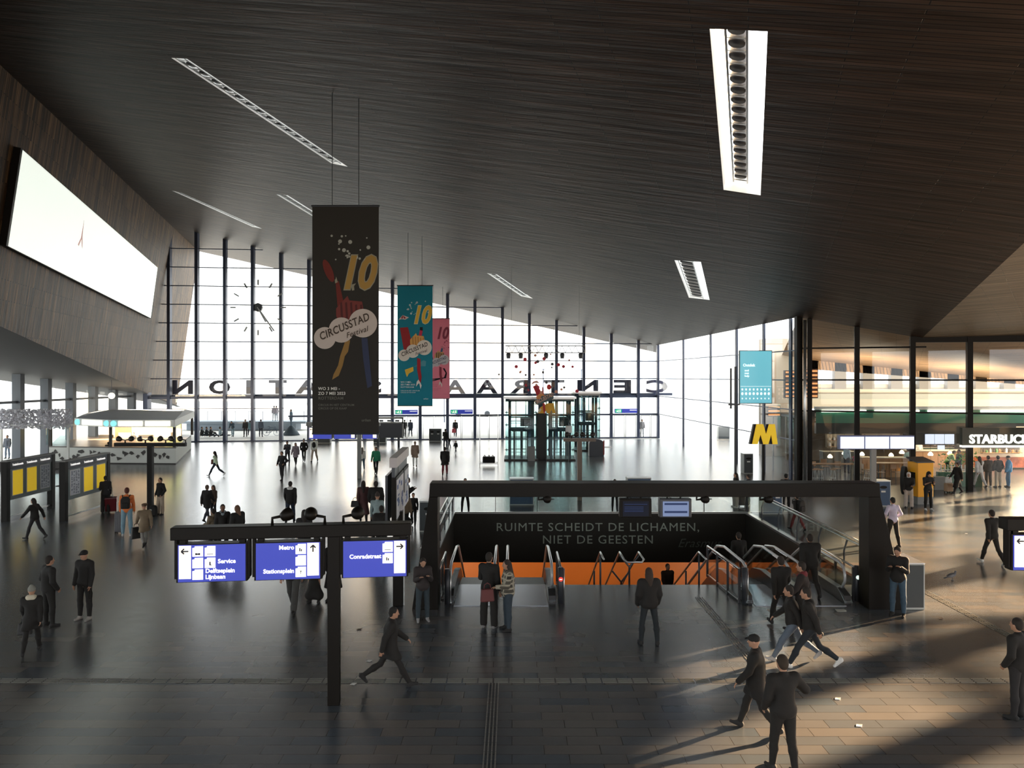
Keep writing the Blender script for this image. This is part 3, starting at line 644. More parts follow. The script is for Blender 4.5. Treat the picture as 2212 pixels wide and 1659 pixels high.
for k in range(34):
    px, py = random.gauss(1172, 30), random.uniform(762, 850); q_ = P(px, py, Yf+random.uniform(-.4, .4))-o; r = random.uniform(.05, .12)
    MB().lathe(q_, [(r, -.01), (r, .01)], 10, 'Y').build('confetti_disc', [mat('cf1', (.6, .05, .08), .6), mat('cf2', (.12, .12, .13), .6), mat('cf3', (.75, .35, .25), .6)][k % 3], t)
for px in (1150, 1172, 1192): MB().tube([P(px, 860, Yf)-o, P(px, 762, Yf)-o], .008, 5).build('wire', M_GREY, t)
t = thing('light_truss', P(1178, 762, Yf), 0, 'light grey hanging truss with lamps above the festival figure', 'truss'); L2 = 2.6; mb = MB()
M_TR = mat('truss_pale', (.45, .45, .46), .5)
for z in (0, .45):
    for y in (-.15, .15): mb.tube([(-L2, y, z), (L2, y, z)], .03, 6)
for k in range(13): x = -L2+L2/6*k; mb.tube([(x, 0, 0), (min(L2, x+L2/12), 0, .45)], .02, 5); mb.tube([(min(L2, x+L2/12), 0, .45), (min(L2, x+L2/6), 0, 0)], .02, 5)
mb.build('truss_frame', M_TR, t)
for x in (-2.4, -1.6, .05, 1.1, 2.3): MB().lathe((x, 0, -.2), [(.12, -.18), (.16, .1), (.08, .2)], 10).build('lamp', M_DARK, t)
for x in (-2.2, 2.2): MB().tube([(x, 0, .45), (x, 0, zc(P(1178, 762, Yf).x+x, Yf)-t.location.z)], .012, 5).build('cable', M_GREY, t)
# ================================================================== wayfinding signs
M_SGBLUE = mat('lightbox_blue', (.04, .055, .38), .4, emit=(.040, .055, .37), es=.80)
M_SGWHITE = mat('lightbox_white', (.9, .85, .75), .4, emit=(.97, .88, .72), es=1.05)
M_SGTILE = mat('pictogram_white', (.9, .9, .88), .4, emit=(.93, .90, .86), es=1.0)
M_SGINK = mat('sign_ink', (.03, .03, .05), .6)
def tile(t, x, z, s, ink):
    mb = MB(); c = s*.14
    mb.prism([(x, -.125, z), (x+s, -.125, z), (x+s, -.125, z+s), (x+c*1.6, -.125, z+s), (x+c*1.4, -.125, z+s*.86), (x, -.125, z+s*.84)], (0, -.004, 0)); o = mb.build('pictogram', M_SGTILE, t)
    mb = MB()
    if ink == 'cross': mb.beam((x+s*.28, -.133, z+s*.3), (x+s*.72, -.133, z+s*.2), .01, .02); mb.beam((x+s*.28, -.133, z+s*.2), (x+s*.72, -.133, z+s*.3), .01, .02)
    elif ink == 'line': mb.bbox((x+s*.2, -.135, z+s*.2), (x+s*.8, -.131, z+s*.25))
    elif ink == 'box': mb.bbox((x+s*.36, -.135, z+s*.28), (x+s*.46, -.131, z+s*.6)); mb.bbox((x+s*.52, -.135, z+s*.28), (x+s*.62, -.131, z+s*.5))
    elif ink == 'man': mb.bbox((x+s*.44, -.135, z+s*.25), (x+s*.56, -.131, z+s*.6)); mb.bbox((x+s*.5, -.135, z+s*.25), (x+s*.64, -.131, z+s*.33))
    elif ink == 'up': mb.bbox((x+s*.48, -.135, z+s*.3), (x+s*.53, -.131, z+s*.62)); mb.bbox((x+s*.4, -.135, z+s*.55), (x+s*.61, -.131, z+s*.6))
    if mb.v: c_ = mb.build('symbol', M_SGINK, o)
def arrow(t, x, z, ang, s=.15):
    mb = MB(); ca, sa = math.cos(ang), math.sin(ang)
    def R(a, b): return (x+(a*ca-b*sa)*s, -.133, z+(a*sa+b*ca)*s)
    mb.beam(R(-1, 0), R(1, 0), .022*1, .022, (0, 1, 0)); mb.beam(R(1, 0), R(.2, .75), .022, .022, (0, 1, 0)); mb.beam(R(1, 0), R(.2, -.75), .022, .022, (0, 1, 0))
    mb.build('arrow', M_SGINK, t)
def spot(t, x, z, aim, side, m=None):       # flood lamp on a small bracket
    m = m or M_BLACK; b = MB(); b.tube([(x+.22*side, 0, z), (x+.22*side, 0, z+.12), (x+.06*side, 0, z+.15)], .028, 8); o = b.build('lamp_bracket', m, t, True)
    R = Matrix.Rotation(aim[0], 3, 'Z')@Matrix.Rotation(aim[1], 3, 'X'); l = MB(); l.lathe((0, 0, 0), [(.02, -.11), (.08, -.09), (.115, .0), (.125, .08), (.115, .10), (.01, .08)], 16, 'Y')
    l.v = [tuple(Vector((x-.03*side, 0, z+.17))+R@Vector(q)) for q in l.v]; l.build('flood_lamp', m, t, True)
def wayfinder(loc, rz, label, panels, poles, x0, x1, spots, beam_m=None, bz=(3.13, 3.36)):
    m = beam_m or M_BLACK
    t = thing('wayfinding_sign', loc, rz, label, 'sign', None)
    MB().bbox((x0, -.15, bz[0]), (x1, .15, bz[1])).build('top_beam', m, t, bevel=.015)
    for x in poles: MB().bbox((x-.11, -.11, 0), (x+.11, .11, bz[0])).build('pole', m, t, bevel=.01)
    for (a, b, arr, tiles, words) in panels:
        p = MB(); p.bbox((a, -.11, 2.36), (b, .11, 3.06))
        for x in (a+.1, b-.1): p.bbox((x-.05, -.08, 3.06), (x+.05, .08, bz[0]))
        p.bbox((a-.04, -.09, 2.42), (a, .09, bz[0])); p.bbox((b, -.09, 2.42), (b+.04, .09, bz[0]))
        hs = p.build('light_box', m, t); f = MB(); f.bbox((a+.03, -.12, 2.37), (b-.03, -.11, 3.04)); f.build('blue_face', M_SGBLUE, t)
        aw = .21; ax = {'l': a+.05, 'u': b-.05-aw, 'r': b-.05-aw}.get(arr)
        if arr:
            MB().bbox((ax, -.128, 2.43), (ax+aw, -.12, 3.03)).build('arrow_strip', M_SGWHITE, t)
            arrow(t, ax+aw/2, 2.93, {'l': math.pi, 'u': math.pi/2, 'r': 0}[arr], .062)
        for (tx, tz, ink) in tiles: tile(t, a+tx, 2.36+tz, .188, ink)
        for (s, tx, tz, al) in words:
            text('lettering', s, .108, M_SGTILE, t, ((a+tx, -.124, 2.36+tz), (1, 0, 0), (0, 0, 1)), ext=.003, bold=.006, align=al)
    for sp_ in spots: spot(t, sp_[0], bz[1], sp_[1], sp_[2], m)
    return t
c0 = P(635, 1128, 14.25); c0.z = 0
wayfinder(c0, .11, 'black wayfinding sign with three blue light boxes, nearest on the left', [
    (-2.06, -.815, 'l', [(.285, .47, 'cross'), (.50, .47, 'line'), (.285, .26, ''), (.50, .26, 'man'), (.285, .05, '')], [('Service', .73, .34, 'LEFT'), ('Delftseplein', .51, .17, 'LEFT'), ('Lijnbaan', .51, .06, 'LEFT')]),
    (-.69, .52, 'u', [(.74, .47, 'box'), (.74, .26, ''), (.74, .05, 'up')], [('Metro', .715, .56, 'RIGHT'), ('Stationsplein', .715, .13, 'RIGHT')]),
    (.88, 2.10, 'r', [(.75, .47, 'line'), (.75, .26, 'box')], [('Conradstraat', .725, .36, 'RIGHT')])],
    [.73], -2.16, 2.16, [(-.17, (-.9, .35), -1), (.34, (.2, .1), 1), (1.12, (-.2, .1), -1)])
c1 = P(2245, 1118, 14.9); c1.z = 0
wayfinder(c1, -.02, 'black wayfinding sign with a left arrow, cut by the right edge of the photo', [(-.60, .64, 'l', [(.285, .47, 'cross'), (.50, .47, 'line'), (.285, .26, ''), (.50, .26, 'man'), (.285, .05, '')], [('Service', .73, .34, 'LEFT')]), (.8, 2.1, 'u', [(.74, .47, 'box')], [('Metro', .715, .56, 'RIGHT')])], [.73], -.70, 2.2, [])
c2 = P(776, 930, 46.0); c2.z = 0
wayfinder(c2, 0, 'distant wayfinding sign with blue panels showing below the black banner', [(-3.0, -1.6, 'l', [], []), (-1.5, -.2, 'u', [], []), (.2, 1.1, 'r', [], [])], [0], -3.15, 1.25, [], M_GREY)
c3 = P(325, 960, 34.7); c3.z = 0
def lampbar(loc, rz, label, W, n, m, h=3.05):
    t = thing('lamp_post', loc, rz, label, 'lamp post', 'T-shaped lamp posts in the hall')
    MB().bbox((-W/2, -.1, h-.16), (W/2, .1, h)).build('cross_beam', m, t); MB().bbox((-.11, -.11, 0), (.11, .11, h-.16)).build('pole', m, t)
    for k in range(n): spot(t, -W/2+W*(k+.5)/n, h, (random.uniform(-1.5, 1.5), random.uniform(.1, .5)), (-1)**k, mat('lamp_dark', (.04, .035, .03), .4, .4))
    return t
lampbar(c3, 0, 'dark T-shaped lamp post with flood lamps in front of the white kiosk', 3.2, 7, M_BLACK, 3.1)
c4 = P(1252, 950, 37.9); c4.z = 0
lampbar(c4, 0, 'brown T-shaped lamp post in front of the glass lifts', 1.6, 4, mat('bronze', (.16, .12, .09), .45), 3.05)
# ================================================================== metro entrance: portal, rails, escalators
t = thing('entrance_portal', (3.7, 20.4, 0), 0, 'big black steel portal frame over the metro escalators', 'portal')
def pp(px, py, Y=20.4): return P(px, py, Y)-Vector((3.7, 20.4, 0))
xi0, xi1, xo0, xo1 = pp(948, 0).x, pp(1866, 0).x, pp(931, 0).x, pp(1889, 0).x
bo0, bo1 = pp(893, 0).x, pp(1947, 0).x; zt = P(0, 1041, 20.4).z; zi = P(0, 1070, 20.4).z
MB().prism([(xo0, -.3, zt), (xo1, -.3, zt), (xo1+.02, -.3, zi), (xo0-.02, -.3, zi)], (0, .6, 0)).build('lintel', M_BLACK, t, bevel=.01)
MB().prism([(xo0-.02, -.3, zi), (xi0, -.3, zi), (xi0, -.3, 0), (bo0, -.3, 0)], (0, .6, 0)).build('left_leg', M_BLACK, t, bevel=.01)
MB().prism([(xo1+.02, -.3, zi), (xi1, -.3, zi), (xi1, -.3, 0), (bo1, -.3, 0)], (0, .6, 0)).build('right_leg', M_BLACK, t, bevel=.01)
# cameras hanging under the lintel
for px, lb in ((1177, 'round black lamp under the portal beam, left above the lettering'), (1518, 'round black lamp under the portal beam, right of the two monitors'), (1655, 'round black lamp under the portal beam, above the right handrail')):
    q = P(px, 1078, 20.2); t = thing('hanging_lamp', (q.x, q.y, q.z), 0, lb, 'lamp', 'lamps under the portal beam')
    MB().tube([(-.16, 0, .12), (-.16, 0, -.02), (-.02, 0, 0)], .03, 8).build('bracket', M_BLACK, t, True)
    MB().lathe((.06, 0, 0), [(.02, -.12), (.10, -.1), (.115, .04), (.1, .1), (.01, .09)], 16, 'Y').build('lamp_head', M_BLACK, t, True)
    MB().tube([(.16, 0, 0), (.24, 0, 0)], .012, 6).build('pin', M_BLACK, t)
# monitors hung from the lintel
M_SCR_D = mat('monitor_dark', (.012, .014, .02), .6, emit=(.008, .010, .022), es=.5, spec=.15); M_SCR_L = mat('monitor_light', (.10, .13, .2), .6, emit=(.17, .22, .37), es=.9, spec=.2); M_SCR_B = mat('monitor_bars', (.02, .03, .07), .6, emit=(.015, .025, .07), es=1, spec=.15)
for px, on, lb in ((1372, 0, 'dark departure monitor hanging under the portal, left of the lit one'), (1458, 1, 'lit blue departure monitor hanging under the portal')):
    q = P(px, 1117, 20.3); t = thing('departure_monitor', (q.x, q.y, q.z), 0, lb, 'monitor', 'monitors under the portal')
    MB().bbox((-.42, -.1, 0), (.42, .16, .50)).build('housing', M_DARK if on else M_BLACK, t, bevel=.02)
    MB().bbox((-.34, -.115, .04), (.34, -.1, .43)).build('screen', M_SCR_L if on else M_SCR_D, t)
    mb = MB()
    for z in ((.34, .13) if on else (.35, .28, .24, .20, .16)): mb.bbox((-.30, -.12, z), (.30 if z > .3 or on else .2, -.116, z+(.05 if on else .015)))
    mb.build('text_bars', M_SCR_B, t)
    mb = MB()
    for s in (-.2, .15): mb.tube([(s, .03, .5), (s, .03, 3.0-q.z)], .025, 6)
    mb.tube([(-.1, .0, .5), (-.22, 0, .56), (-.05, 0, .6), (.05, 0, .53)], .01, 5); mb.build('hanger', M_BLACK, t)
# glass balustrades around the opening
def balustrade(name, a, b, n, label, rail=False, post=False):
    a, b = Vector((*a, 0)), Vector((*b, 0)); t = thing(name, (a+b)/2, 0, label, 'balustrade'); c = (a+b)/2; d = (b-a)/n
    dn = d.normalized()
    for k in range(n):
        p, q = a+d*k+dn*.02-c, a+d*(k+1)-dn*.02-c
        mb = MB(); mb.beam(p+Vector((0, 0, .56)), q+Vector((0, 0, .56)), .014, 1.08); mb.build('glass_panel', M_RAILG, t)
    for k in range(n+1):
        p = a+d*k-c; mb = MB()
        if post: mb.tube([p+Vector((0, 0, 0)), p+Vector((0, 0, .6)), p+Vector((.06, 0, .8)), p+Vector((.10, 0, .93))], .03, 8)
        else: mb.bbox(p+Vector((-.012, -.03, 0)), p+Vector((.012, .03, 1.1))); mb.bbox(p+Vector((-.13, -.04, .93)), p+Vector((.13, -.02, .97)))
        mb.build('post', M_BLACK if not post else M_DARK, t)
    if rail:
        o = Vector((.12, 0, 0)); MB().tube([a-c+o+Vector((0, 0, .95)), b-c+o+Vector((0, 0, .95))], .035, 10).build('handrail', M_STEEL, t, True)
        MB().tube([a-c+Vector((0, 0, 1.12)), b-c+Vector((0, 0, 1.12))], .018, 8).build('top_rail', M_STEEL, t, True)
    return t
balustrade('glass_balustrade', (PX0, PY1+.06), (PX1, PY1+.06), 7, 'glass balustrade along the far edge of the metro opening')
balustrade('glass_balustrade', (PX1+.05, PY0-.2), (PX1+.05, PY1), 6, 'glass balustrade with bright steel handrail on the right edge of the opening', True, True)
balustrade('glass_balustrade', (PX0-.05, PY0-.2), (PX0-.05, PY1), 6, 'glass balustrade with handrail on the left edge of the opening', True, True)
# escalators
M_STEP = mat('escalator_step', (.10, .11, .115), .4, .6, bump=.3, nscale=60); M_PLATE = mat('comb_plate', (.34, .37, .42), .22, .85); M_RUB = mat('handrail_rubber', (.50, .52, .53), .25, .2)
M_SKIRT = mat('escalator_skirt', (.05, .052, .055), .35, .6)
def escalator(x0, x1, label):
    xc = (x0+x1)/2; W = x1-x0; t = thing('escalator', (xc, 20.4, 0), 0, label, 'escalator', 'escalators down to the metro')
    MB().bbox((-W/2+.12, 0, -.02), (W/2-.12, 2.1, .012)).build('floor_plate', M_PLATE, t)
    mb = MB(); mb.bbox((-W/2+.12, 2.1, -.03), (W/2-.12, 2.5, -.005)); mb.bbox((-W/2+.12, 2.5, -.22), (W/2-.12, 2.9, -.05)); mb.build('comb', M_STEP, t)
    mb = MB(); y, z = 2.9, -.10
    for k in range(24):
        mb.bbox((-W/2+.12, y, z-.25), (W/2-.12, y+.41, z)); y += .4; z -= .8*.5 if False else .23
    mb.build('steps', M_STEP, t)
    for s in (-1, 1):
        x = s*(W/2)
        path = [(x, .55, .35), (x, .38, .55), (x, .36, .75), (x, .5, .93), (x, .75, 1.0), (x, 2.6, 1.0), (x, 3.4, .85), (x, 12.2, .85-8.8*.575)]
        MB().tube(path, .04, 10).build('handrail', M_RUB, t, True)
        g = [(x, .6, .35), (x, .45, .6), (x, .52, .88), (x, .78, .95), (x, 2.6, .95), (x, 3.4, .8), (x, 12.2, .8-8.8*.575), (x, 12.2, .2-8.8*.575), (x, 3.2, .18), (x, 2.5, .3), (x, .6, .3)]
        MB().prism([(p[0]-.008, p[1], p[2]) for p in g], (.016, 0, 0)).build('balustrade_panel', M_RAILG, t)
        sk = [(x, .2, 0), (x, .2, .22), (x, .6, .32), (x, 2.6, .32), (x, 3.3, .2), (x, 12.2, .2-8.8*.575), (x, 12.2, -.6-8.8*.575), (x, 3.0, -.6), (x, 2.4, 0)]
        MB().prism([(p[0]-.09, p[1], p[2]) for p in sk], (.18, 0, 0)).build('skirt', M_SKIRT, t)
        MB().prism([(x-.1*1.02, .1, .05), (x-.1, .62, .34), (x+.1, .62, .34), (x+.1, .1, .05)], (0, .03, .0)).build('nose_cap', mat('nose_cap', (.6, .68, .74), .2, .8), t)
escalator(-1.66, -.47, 'escalator at the far left of the metro opening'); escalator(-.13, 1.08, 'escalator right beside the stairs, second from the left')
escalator(6.35, 7.5, 'escalator third from the left, on the right side of the opening'); escalator(7.85, 9.0, 'escalator at the far right of the metro opening')
# stairs
t = thing('staircase', (3.5, 22.5, 0), 0, 'wide dark staircase going down between the two escalator pairs', 'staircase'); mb = MB(); z = 0
for k in range(22): z -= .17; mb.bbox((-2.05, .32*k, z-.4), (2.3, .32*k+.34, z))
mb.build('steps', mat('stair_stone', (.09, .085, .08), .5), t)
def stair_rail(x, label, two=False, yend=6.6):
    t = thing('stair_handrail', (x, 22.2, 0), 0, label, 'handrail', 'stair handrails'); xs = (-.28, .28) if two else (0,)
    for s in xs:
        MB().tube([(s, -.45, .92), (s, .45, .92), (s, yend, .92-(yend-.45)*.55)], .028, 10).build('rail', M_STEEL, t, True)
    if two: MB().tube([(-.28, -.45, .92), (-.2, -.62, .88), (.2, -.62, .88), (.28, -.45, .92)], .028, 10).build('end_loop', M_STEEL, t, True)
    for k in range(4):
        y = .4+k*1.7; zz = -max(0, (y-.3))*.53
        mb = MB()
        if two:
            for s in (-.28, .28): mb.tube([(0, y, zz), (0, y, zz+.55), (s, y, zz+.9)], .028, 8)
        else: mb.tube([(0, y, zz-.1), (0, y, zz+.9)], .028, 8)
        mb.build('post', M_DARK, t, True)
stair_rail(3.45, 'double handrail in the middle of the stairs', True); stair_rail(5.5, 'single handrail at the right side of the stairs')
stair_rail(2.6, 'lower steel handrail seen against the orange wall', False); 
def newel(x, y, label, h, red=0, cat='bollard', m=None):
    t = thing('newel_post', (x, y, 0), 0, label, 'post', 'posts beside the escalators')
    MB().tube([(0, 0, 0), (0, 0, h)], .07, 14).build('post', m or M_DARK, t, True)
    MB().tube([(.09, 0, 0), (.09, 0, h-.03)], .02, 8).build('bright_edge', M_STEEL, t, True)
    if red:
        e = mat('red_signal', (.6, .02, .02), .4, emit=(.9, .03, .02), es=1.6) if red == 1 else mat('white_signal', (.6, .8, .7), .4, emit=(.7, .9, .8), es=1.0)
        MB().lathe((0, -.075, h-.3), [(.055, -.012), (.055, .012)], 16, 'Y').build('signal_lamp', e, t)
        MB().bbox((-.035, -.095, h-.312), (.035, -.088, h-.29)).build('signal_mark', M_SGWHITE, t)
newel(P(1211, 1300, 20.6).x, 20.6, 'post with a red no-entry light beside the second escalator', .98, 1)
newel(P(966, 1300, 20.55).x, 20.55, 'thin post at the left portal leg', .95)
newel(P(1608, 1300, 20.6).x, 20.6, 'thick dark post at the end of the glass rail right of the stairs', .98)
newel(P(1851, 1300, 20.9).x, 20.9, 'post with a small white light at the right escalator', .95, 2)
def lowrail(xa, ya, xb, yb, label, n=2):
    a, b = Vector((xa, ya, 0)), Vector((xb, yb, 0)); c = (a+b)/2; t = thing('glass_rail', c, 0, label, 'railing', 'short glass rails beside the escalators')
    MB().tube([a-c+Vector((0, 0, .93)), b-c+Vector((0, 0, .93))], .03, 10).build('handrail', M_STEEL, t, True)
    for k in range(n):
        p, q = a.lerp(b, k/n)-c, a.lerp(b, (k+1)/n)-c; MB().beam(p.lerp(q, .03)+Vector((0, 0, .48)), p.lerp(q, .97)+Vector((0, 0, .48)), .014, .76).build('glass_panel', M_RAILG, t)
    MB().beam(a-c+Vector((0, 0, .07)), b-c+Vector((0, 0, .07)), .03, .03).build('bottom_rail', M_STEEL, t)
    for k in range(n+1): p = a.lerp(b, k/n)-c; MB().bbox(p+Vector((-.03, -.03, 0)), p+Vector((.03, .03, .9))).build('post', M_DARK, t)
lowrail(1.32, 20.7, 1.32, 22.6, 'short glass rail with red light post beside the stairs'); lowrail(6.12, 20.7, 5.95, 23.4, 'short glass rail right of the stairs, ending at the thick post', 3)
lowrail(9.28, 20.9, 9.28, 23.2, 'short glass rail between the right escalator and the portal leg'); lowrail(-1.95, 20.7, -1.95, 22.6, 'short glass rail between the left escalator and the portal leg')
M_FP = mat('floor_marker', (.5, .5, .45), .4)
for px, py, lb in ((1669, 1319, 'small pale floor marker in front of the third escalator'), (1817, 1319, 'small pale floor marker in front of the fourth escalator')):
    q = G(px, py); t = MB().prism([(q.x-.14, q.y-.09, .002), (q.x+.10, q.y-.09, .002), (q.x+.14, q.y+.02, .002), (q.x+.12, q.y+.1, .002), (q.x-.12, q.y+.1, .002)], (0, 0, .006)).build('floor_marker', M_FP); tag(t, lb, 'floor marker', 'floor markers')
# ================================================================== waste bins
M_BINB = mat('bin_blue', (.04, .085, .16), .45); M_BIND = mat('bin_dark', (.05, .06, .065), .5); M_BINS = mat('bin_side', (.50, .52, .50), .5)
def bin_(px, fy, label, w_=1.15, h=1.25, d=.55, rz=0, front=None, holes=2, side=None):
    q = G(px, fy); t = thing('waste_bin', (q.x, q.y+d/2, 0), rz, label, 'waste bin', 'waste bins'); front = front or M_BINB
    MB().bbox((-w_/2, -d/2, 0), (w_/2, d/2, h)).build('body', side or M_BINS, t, bevel=.03)
    MB().bbox((-w_/2+.03, -d/2-.015, .07), (w_/2-.05, -d/2, h-.03)).build('door', front, t)
    for k in range(holes):
        x = -w_/2+w_*(k+.5)/holes; MB().prism([(x+.17*math.cos(a), -d/2-.02, h-.28+.07*math.sin(a)) for a in [math.pi*i/8 for i in range(16)]], (0, -.006, 0)).build('opening', M_BLACK, t)
        MB().bbox((x-.10, -d/2-.022, h-.52), (x+.10, -d/2-.016, h-.44)).build('symbol', M_WHITE, t)
    MB().bbox((-w_/2, -d/2, h), (w_/2, d/2, h+.03)).build('lid', M_STEEL, t)
    return t
bin_(1127, 1092, 'blue and grey twin waste bin behind the portal beam, above the lettering')
bin_(1381, 1090, 'blue twin waste bin behind the portal beam, above the dark monitor')
bin_(1669, 1112, 'blue twin waste bin behind the right balustrade', .9)
bin_(1908, 1095, 'blue waste bin with pale side, right of the portal corner', .72, 1.2, .6, 0, None, 1)
bin_(1976, 1318, 'dark waste bin with a bright edge beside the right portal leg', .55, 1.2, 1.1, 0, M_BIND, 0)
bin_(925, 1150, 'grey waste bin half hidden by the left portal leg', .7, 1.2, .6, 0, M_BIND, 1)
bin_(940, 954, 'dark twin waste bin in front of the doors', 1.15, 1.2, .6, 0, M_BIND)
bin_(699, 958, 'dark waste bin under the left end of the black banner', 1.2, 1.0, .6, 0, M_BIND)
bin_(820, 957, 'dark waste bin under the black display screen', 1.15, 1.0, .6, 0, M_BIND)
bin_(1617, 1024, 'grey waste bin with dark front below the teal screen', .6, 1.25, .7, 0, M_BIND, 1)
bin_(1564, 951, 'dark green waste bin seen through the side glass, leftmost there', 1.1, 1.3, .6, 0, M_BIND, 0)
# ================================================================== litter and pigeons
M_PAP = mat('paper', (.75, .74, .7), .7)
for px, py, lb in ((1809, 1510, 'small white paper scrap on the sunlit floor, upper one'), (1855, 1568, 'small white paper scrap on the floor at the lower right'), (797, 1428, 'white paper scrap beside the sign pole'), (763, 1478, 'white paper scrap below the sign pole'), (2087, 1153, 'white scrap on the floor near the walking man'), (2032, 1337, 'tiny reddish scrap on the floor right of the dark bin'), (776, 1360, 'dark leaf on the floor beside the sign pole')):
    q = G(px, py); o = MB().prism([(q.x-.06, q.y-.03, .003), (q.x+.03, q.y-.045, .003), (q.x+.07, q.y+.02, .012), (q.x-.02, q.y+.05, .003)], (0, 0, .008)).build('paper_scrap', M_PAP if 'white' in lb else mat('leaf_dark', (.05, .03, .02), .7)); tag(o, lb, 'litter', 'scraps on the floor')
def pigeon(px, py, rz, label):
    q = G(px, py); t = thing('pigeon', q, rz, label, 'pigeon'); mb = MB(); m = mat('pigeon_grey', (.09, .10, .12), .7)
    body = [(-.17, .0, .10, .010), (-.12, 0, .12, .03), (-.04, 0, .15, .058), (.05, 0, .17, .062), (.10, 0, .20, .042), (.115, 0, .235, .028), (.12, 0, .26, .030), (.13, 0, .28, .018)]
    mb.tube([b[:3] for b in body], [b[3] for b in body], 12); mb.tube([(.145, 0, .265), (.175, 0, .255)], [.009, .002], 6)
    mb.prism([(-.13, -.02, .11), (-.25, -.035, .07), (-.25, .035, .07), (-.13, .02, .11)], (0, 0, .012))
    for s in (-.025, .025): mb.tube([(.01, s, .11), (.02, s, .01)], .006, 5); mb.tube([(.0, s, .005), (.05, s, .005)], .006, 5)
    mb.build('body', m, t, True)
    for s in (-1, 1): MB().prism([(.07, s*.05, .17), (-.02, s*.064, .20), (-.17, s*.03, .13), (-.05, s*.06, .12)], (0, s*.01, 0)).build('wing', mat('wing_grey', (.16, .17, .19), .7), t)
pigeon(2056, 1254, .15, 'grey pigeon walking on the sunlit floor at the right')
# ================================================================== left: timetable boards, kiosk, blossoms
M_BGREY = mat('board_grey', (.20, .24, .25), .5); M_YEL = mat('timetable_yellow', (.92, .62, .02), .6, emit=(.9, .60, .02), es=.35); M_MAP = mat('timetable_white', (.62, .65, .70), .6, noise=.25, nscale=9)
def board(x, y0, y1, order, label):
    L = y1-y0; t = thing('timetable_board', (x, (y0+y1)/2, 0), 0, label, 'information board', 'timetable boards')
    for y, s in ((-L/2, 0), (L/2, 1)): MB().bbox((-.12, y-.12, 0), (.12, y+.12, 2.5)).build('post', M_BLACK, t)
    MB().bbox((-.09, -L/2, .85), (.09, L/2, 2.5)).build('panel', M_BGREY, t)
    MB().bbox((-.11, -L/2, 2.16), (.11, L/2, 2.50)).build('header', M_DARK, t); MB().bbox((-.13, -L/2-.1, 2.5), (.13, L/2+.1, 2.55)).build('cap', M_GREY, t)
    MB().bbox((-.01, -L/2, .18), (.01, L/2, .85)).build('glass_panel', M_RAILG, t); MB().bbox((-.025, -L/2, .12), (.025, L/2, .18)).build('bottom_rail', M_STEEL, t)
    n = 3; w3 = (L-.3)/n
    for k in range(n):
        y = -L/2+.15+w3*(k+.5); o = MB().bbox((.09, y-w3*.36, 1.02), (.11, y+w3*.36, 2.10)).build('poster', M_WHITE, t)
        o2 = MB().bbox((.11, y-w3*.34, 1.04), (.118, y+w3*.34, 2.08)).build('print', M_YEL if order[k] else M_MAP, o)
        if not order[k]:
            mb = MB(); random.seed(k)
            for r in range(26):
                for c_ in range(4):
                    if random.random() < .75: yy = y-w3*.3+c_*w3*.16; zz = 1.07+r*.038; mb.bbox((.118, yy, zz), (.121, yy+w3*random.uniform(.05, .13), zz+.022))
            mb.build('train_times', mat('fine_print', (.12, .14, .2), .7), o)
        vs, fs = text_mesh('Treininformatie', 1.0, .002, .02, 'CENTER'); mb = MB(); mb.add([(.112+q[2], y+q[0]*.115, 2.29+q[1]*.13) for q in vs], fs); mb.build('heading', M_SGTILE, t)
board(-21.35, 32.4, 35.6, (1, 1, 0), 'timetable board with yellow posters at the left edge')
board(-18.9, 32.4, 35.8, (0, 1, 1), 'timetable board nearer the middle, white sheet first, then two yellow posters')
# kiosk ---------------------------------------------------------------
KC = [Vector((-34.0, 55.6, 0)), Vector((-31.4, 53.6, 0)), Vector((-23.4, 53.5, 0)), Vector((-26.6, 64.0, 0)), Vector((-33, 64.5, 0))]
t = thing('food_kiosk', (-28, 58, 0), 0, 'white food kiosk with lit counter and pale roof at the left', 'kiosk'); o = Vector((-28, 58, 0))
M_KW = mat('kiosk_white', (.62, .63, .58), .6); M_KD = mat('kiosk_dark', (.035, .03, .026), .6)
ctr_front = [P(106, 1005, 54.2), P(236, 1000, 53.6), P(380, 1003, 53.3), P(413, 968, 64.5), P(250, 960, 66), P(130, 965, 64)]
base = [Vector((p.x, p.y, 0))-o for p in ctr_front]
mb = MB(); mb.prism([b+Vector((0, 0, .08)) for b in base], (0, 0, 1.02)); mb.build('counter', M_KW, t)
mb = MB(); mb.prism([b*1.0+Vector((0, 0, .0)) for b in base], (0, 0, .08)); mb.build('plinth', M_KD, t)
mb = MB(); mb.prism([b+Vector((0, 0, 1.1)) for b in base], (0, 0, .08)); mb.build('counter_top', mat('counter_dark', (.12, .10, .085), .4), t)
random.seed(11); mb = MB()
for (a, b) in ((base[0], base[1]), (base[1], base[2])):
    L = (b-a).length; d = (b-a).normalized(); x = .25
    nn_ = Vector((0, -.02, 0))
    while x < L-.5:
        w_ = random.uniform(.25, .6); z = random.uniform(.3, .85); n = random.choice((3, 4, 5)); pts = []
        for k in range(n): an = 2*math.pi*k/n+random.uniform(-.4, .4); r = random.uniform(.5, 1); pts.append(a+d*(x+w_*.5*r*math.cos(an))+nn_+Vector((0, 0, max(.15, min(1.0, z+.22*r*math.sin(an))))))
        mb.prism(pts, (0, -.01, 0)); x += w_*random.uniform(.55, 1.0)
mb.build('cutout_pattern', M_KD, t)
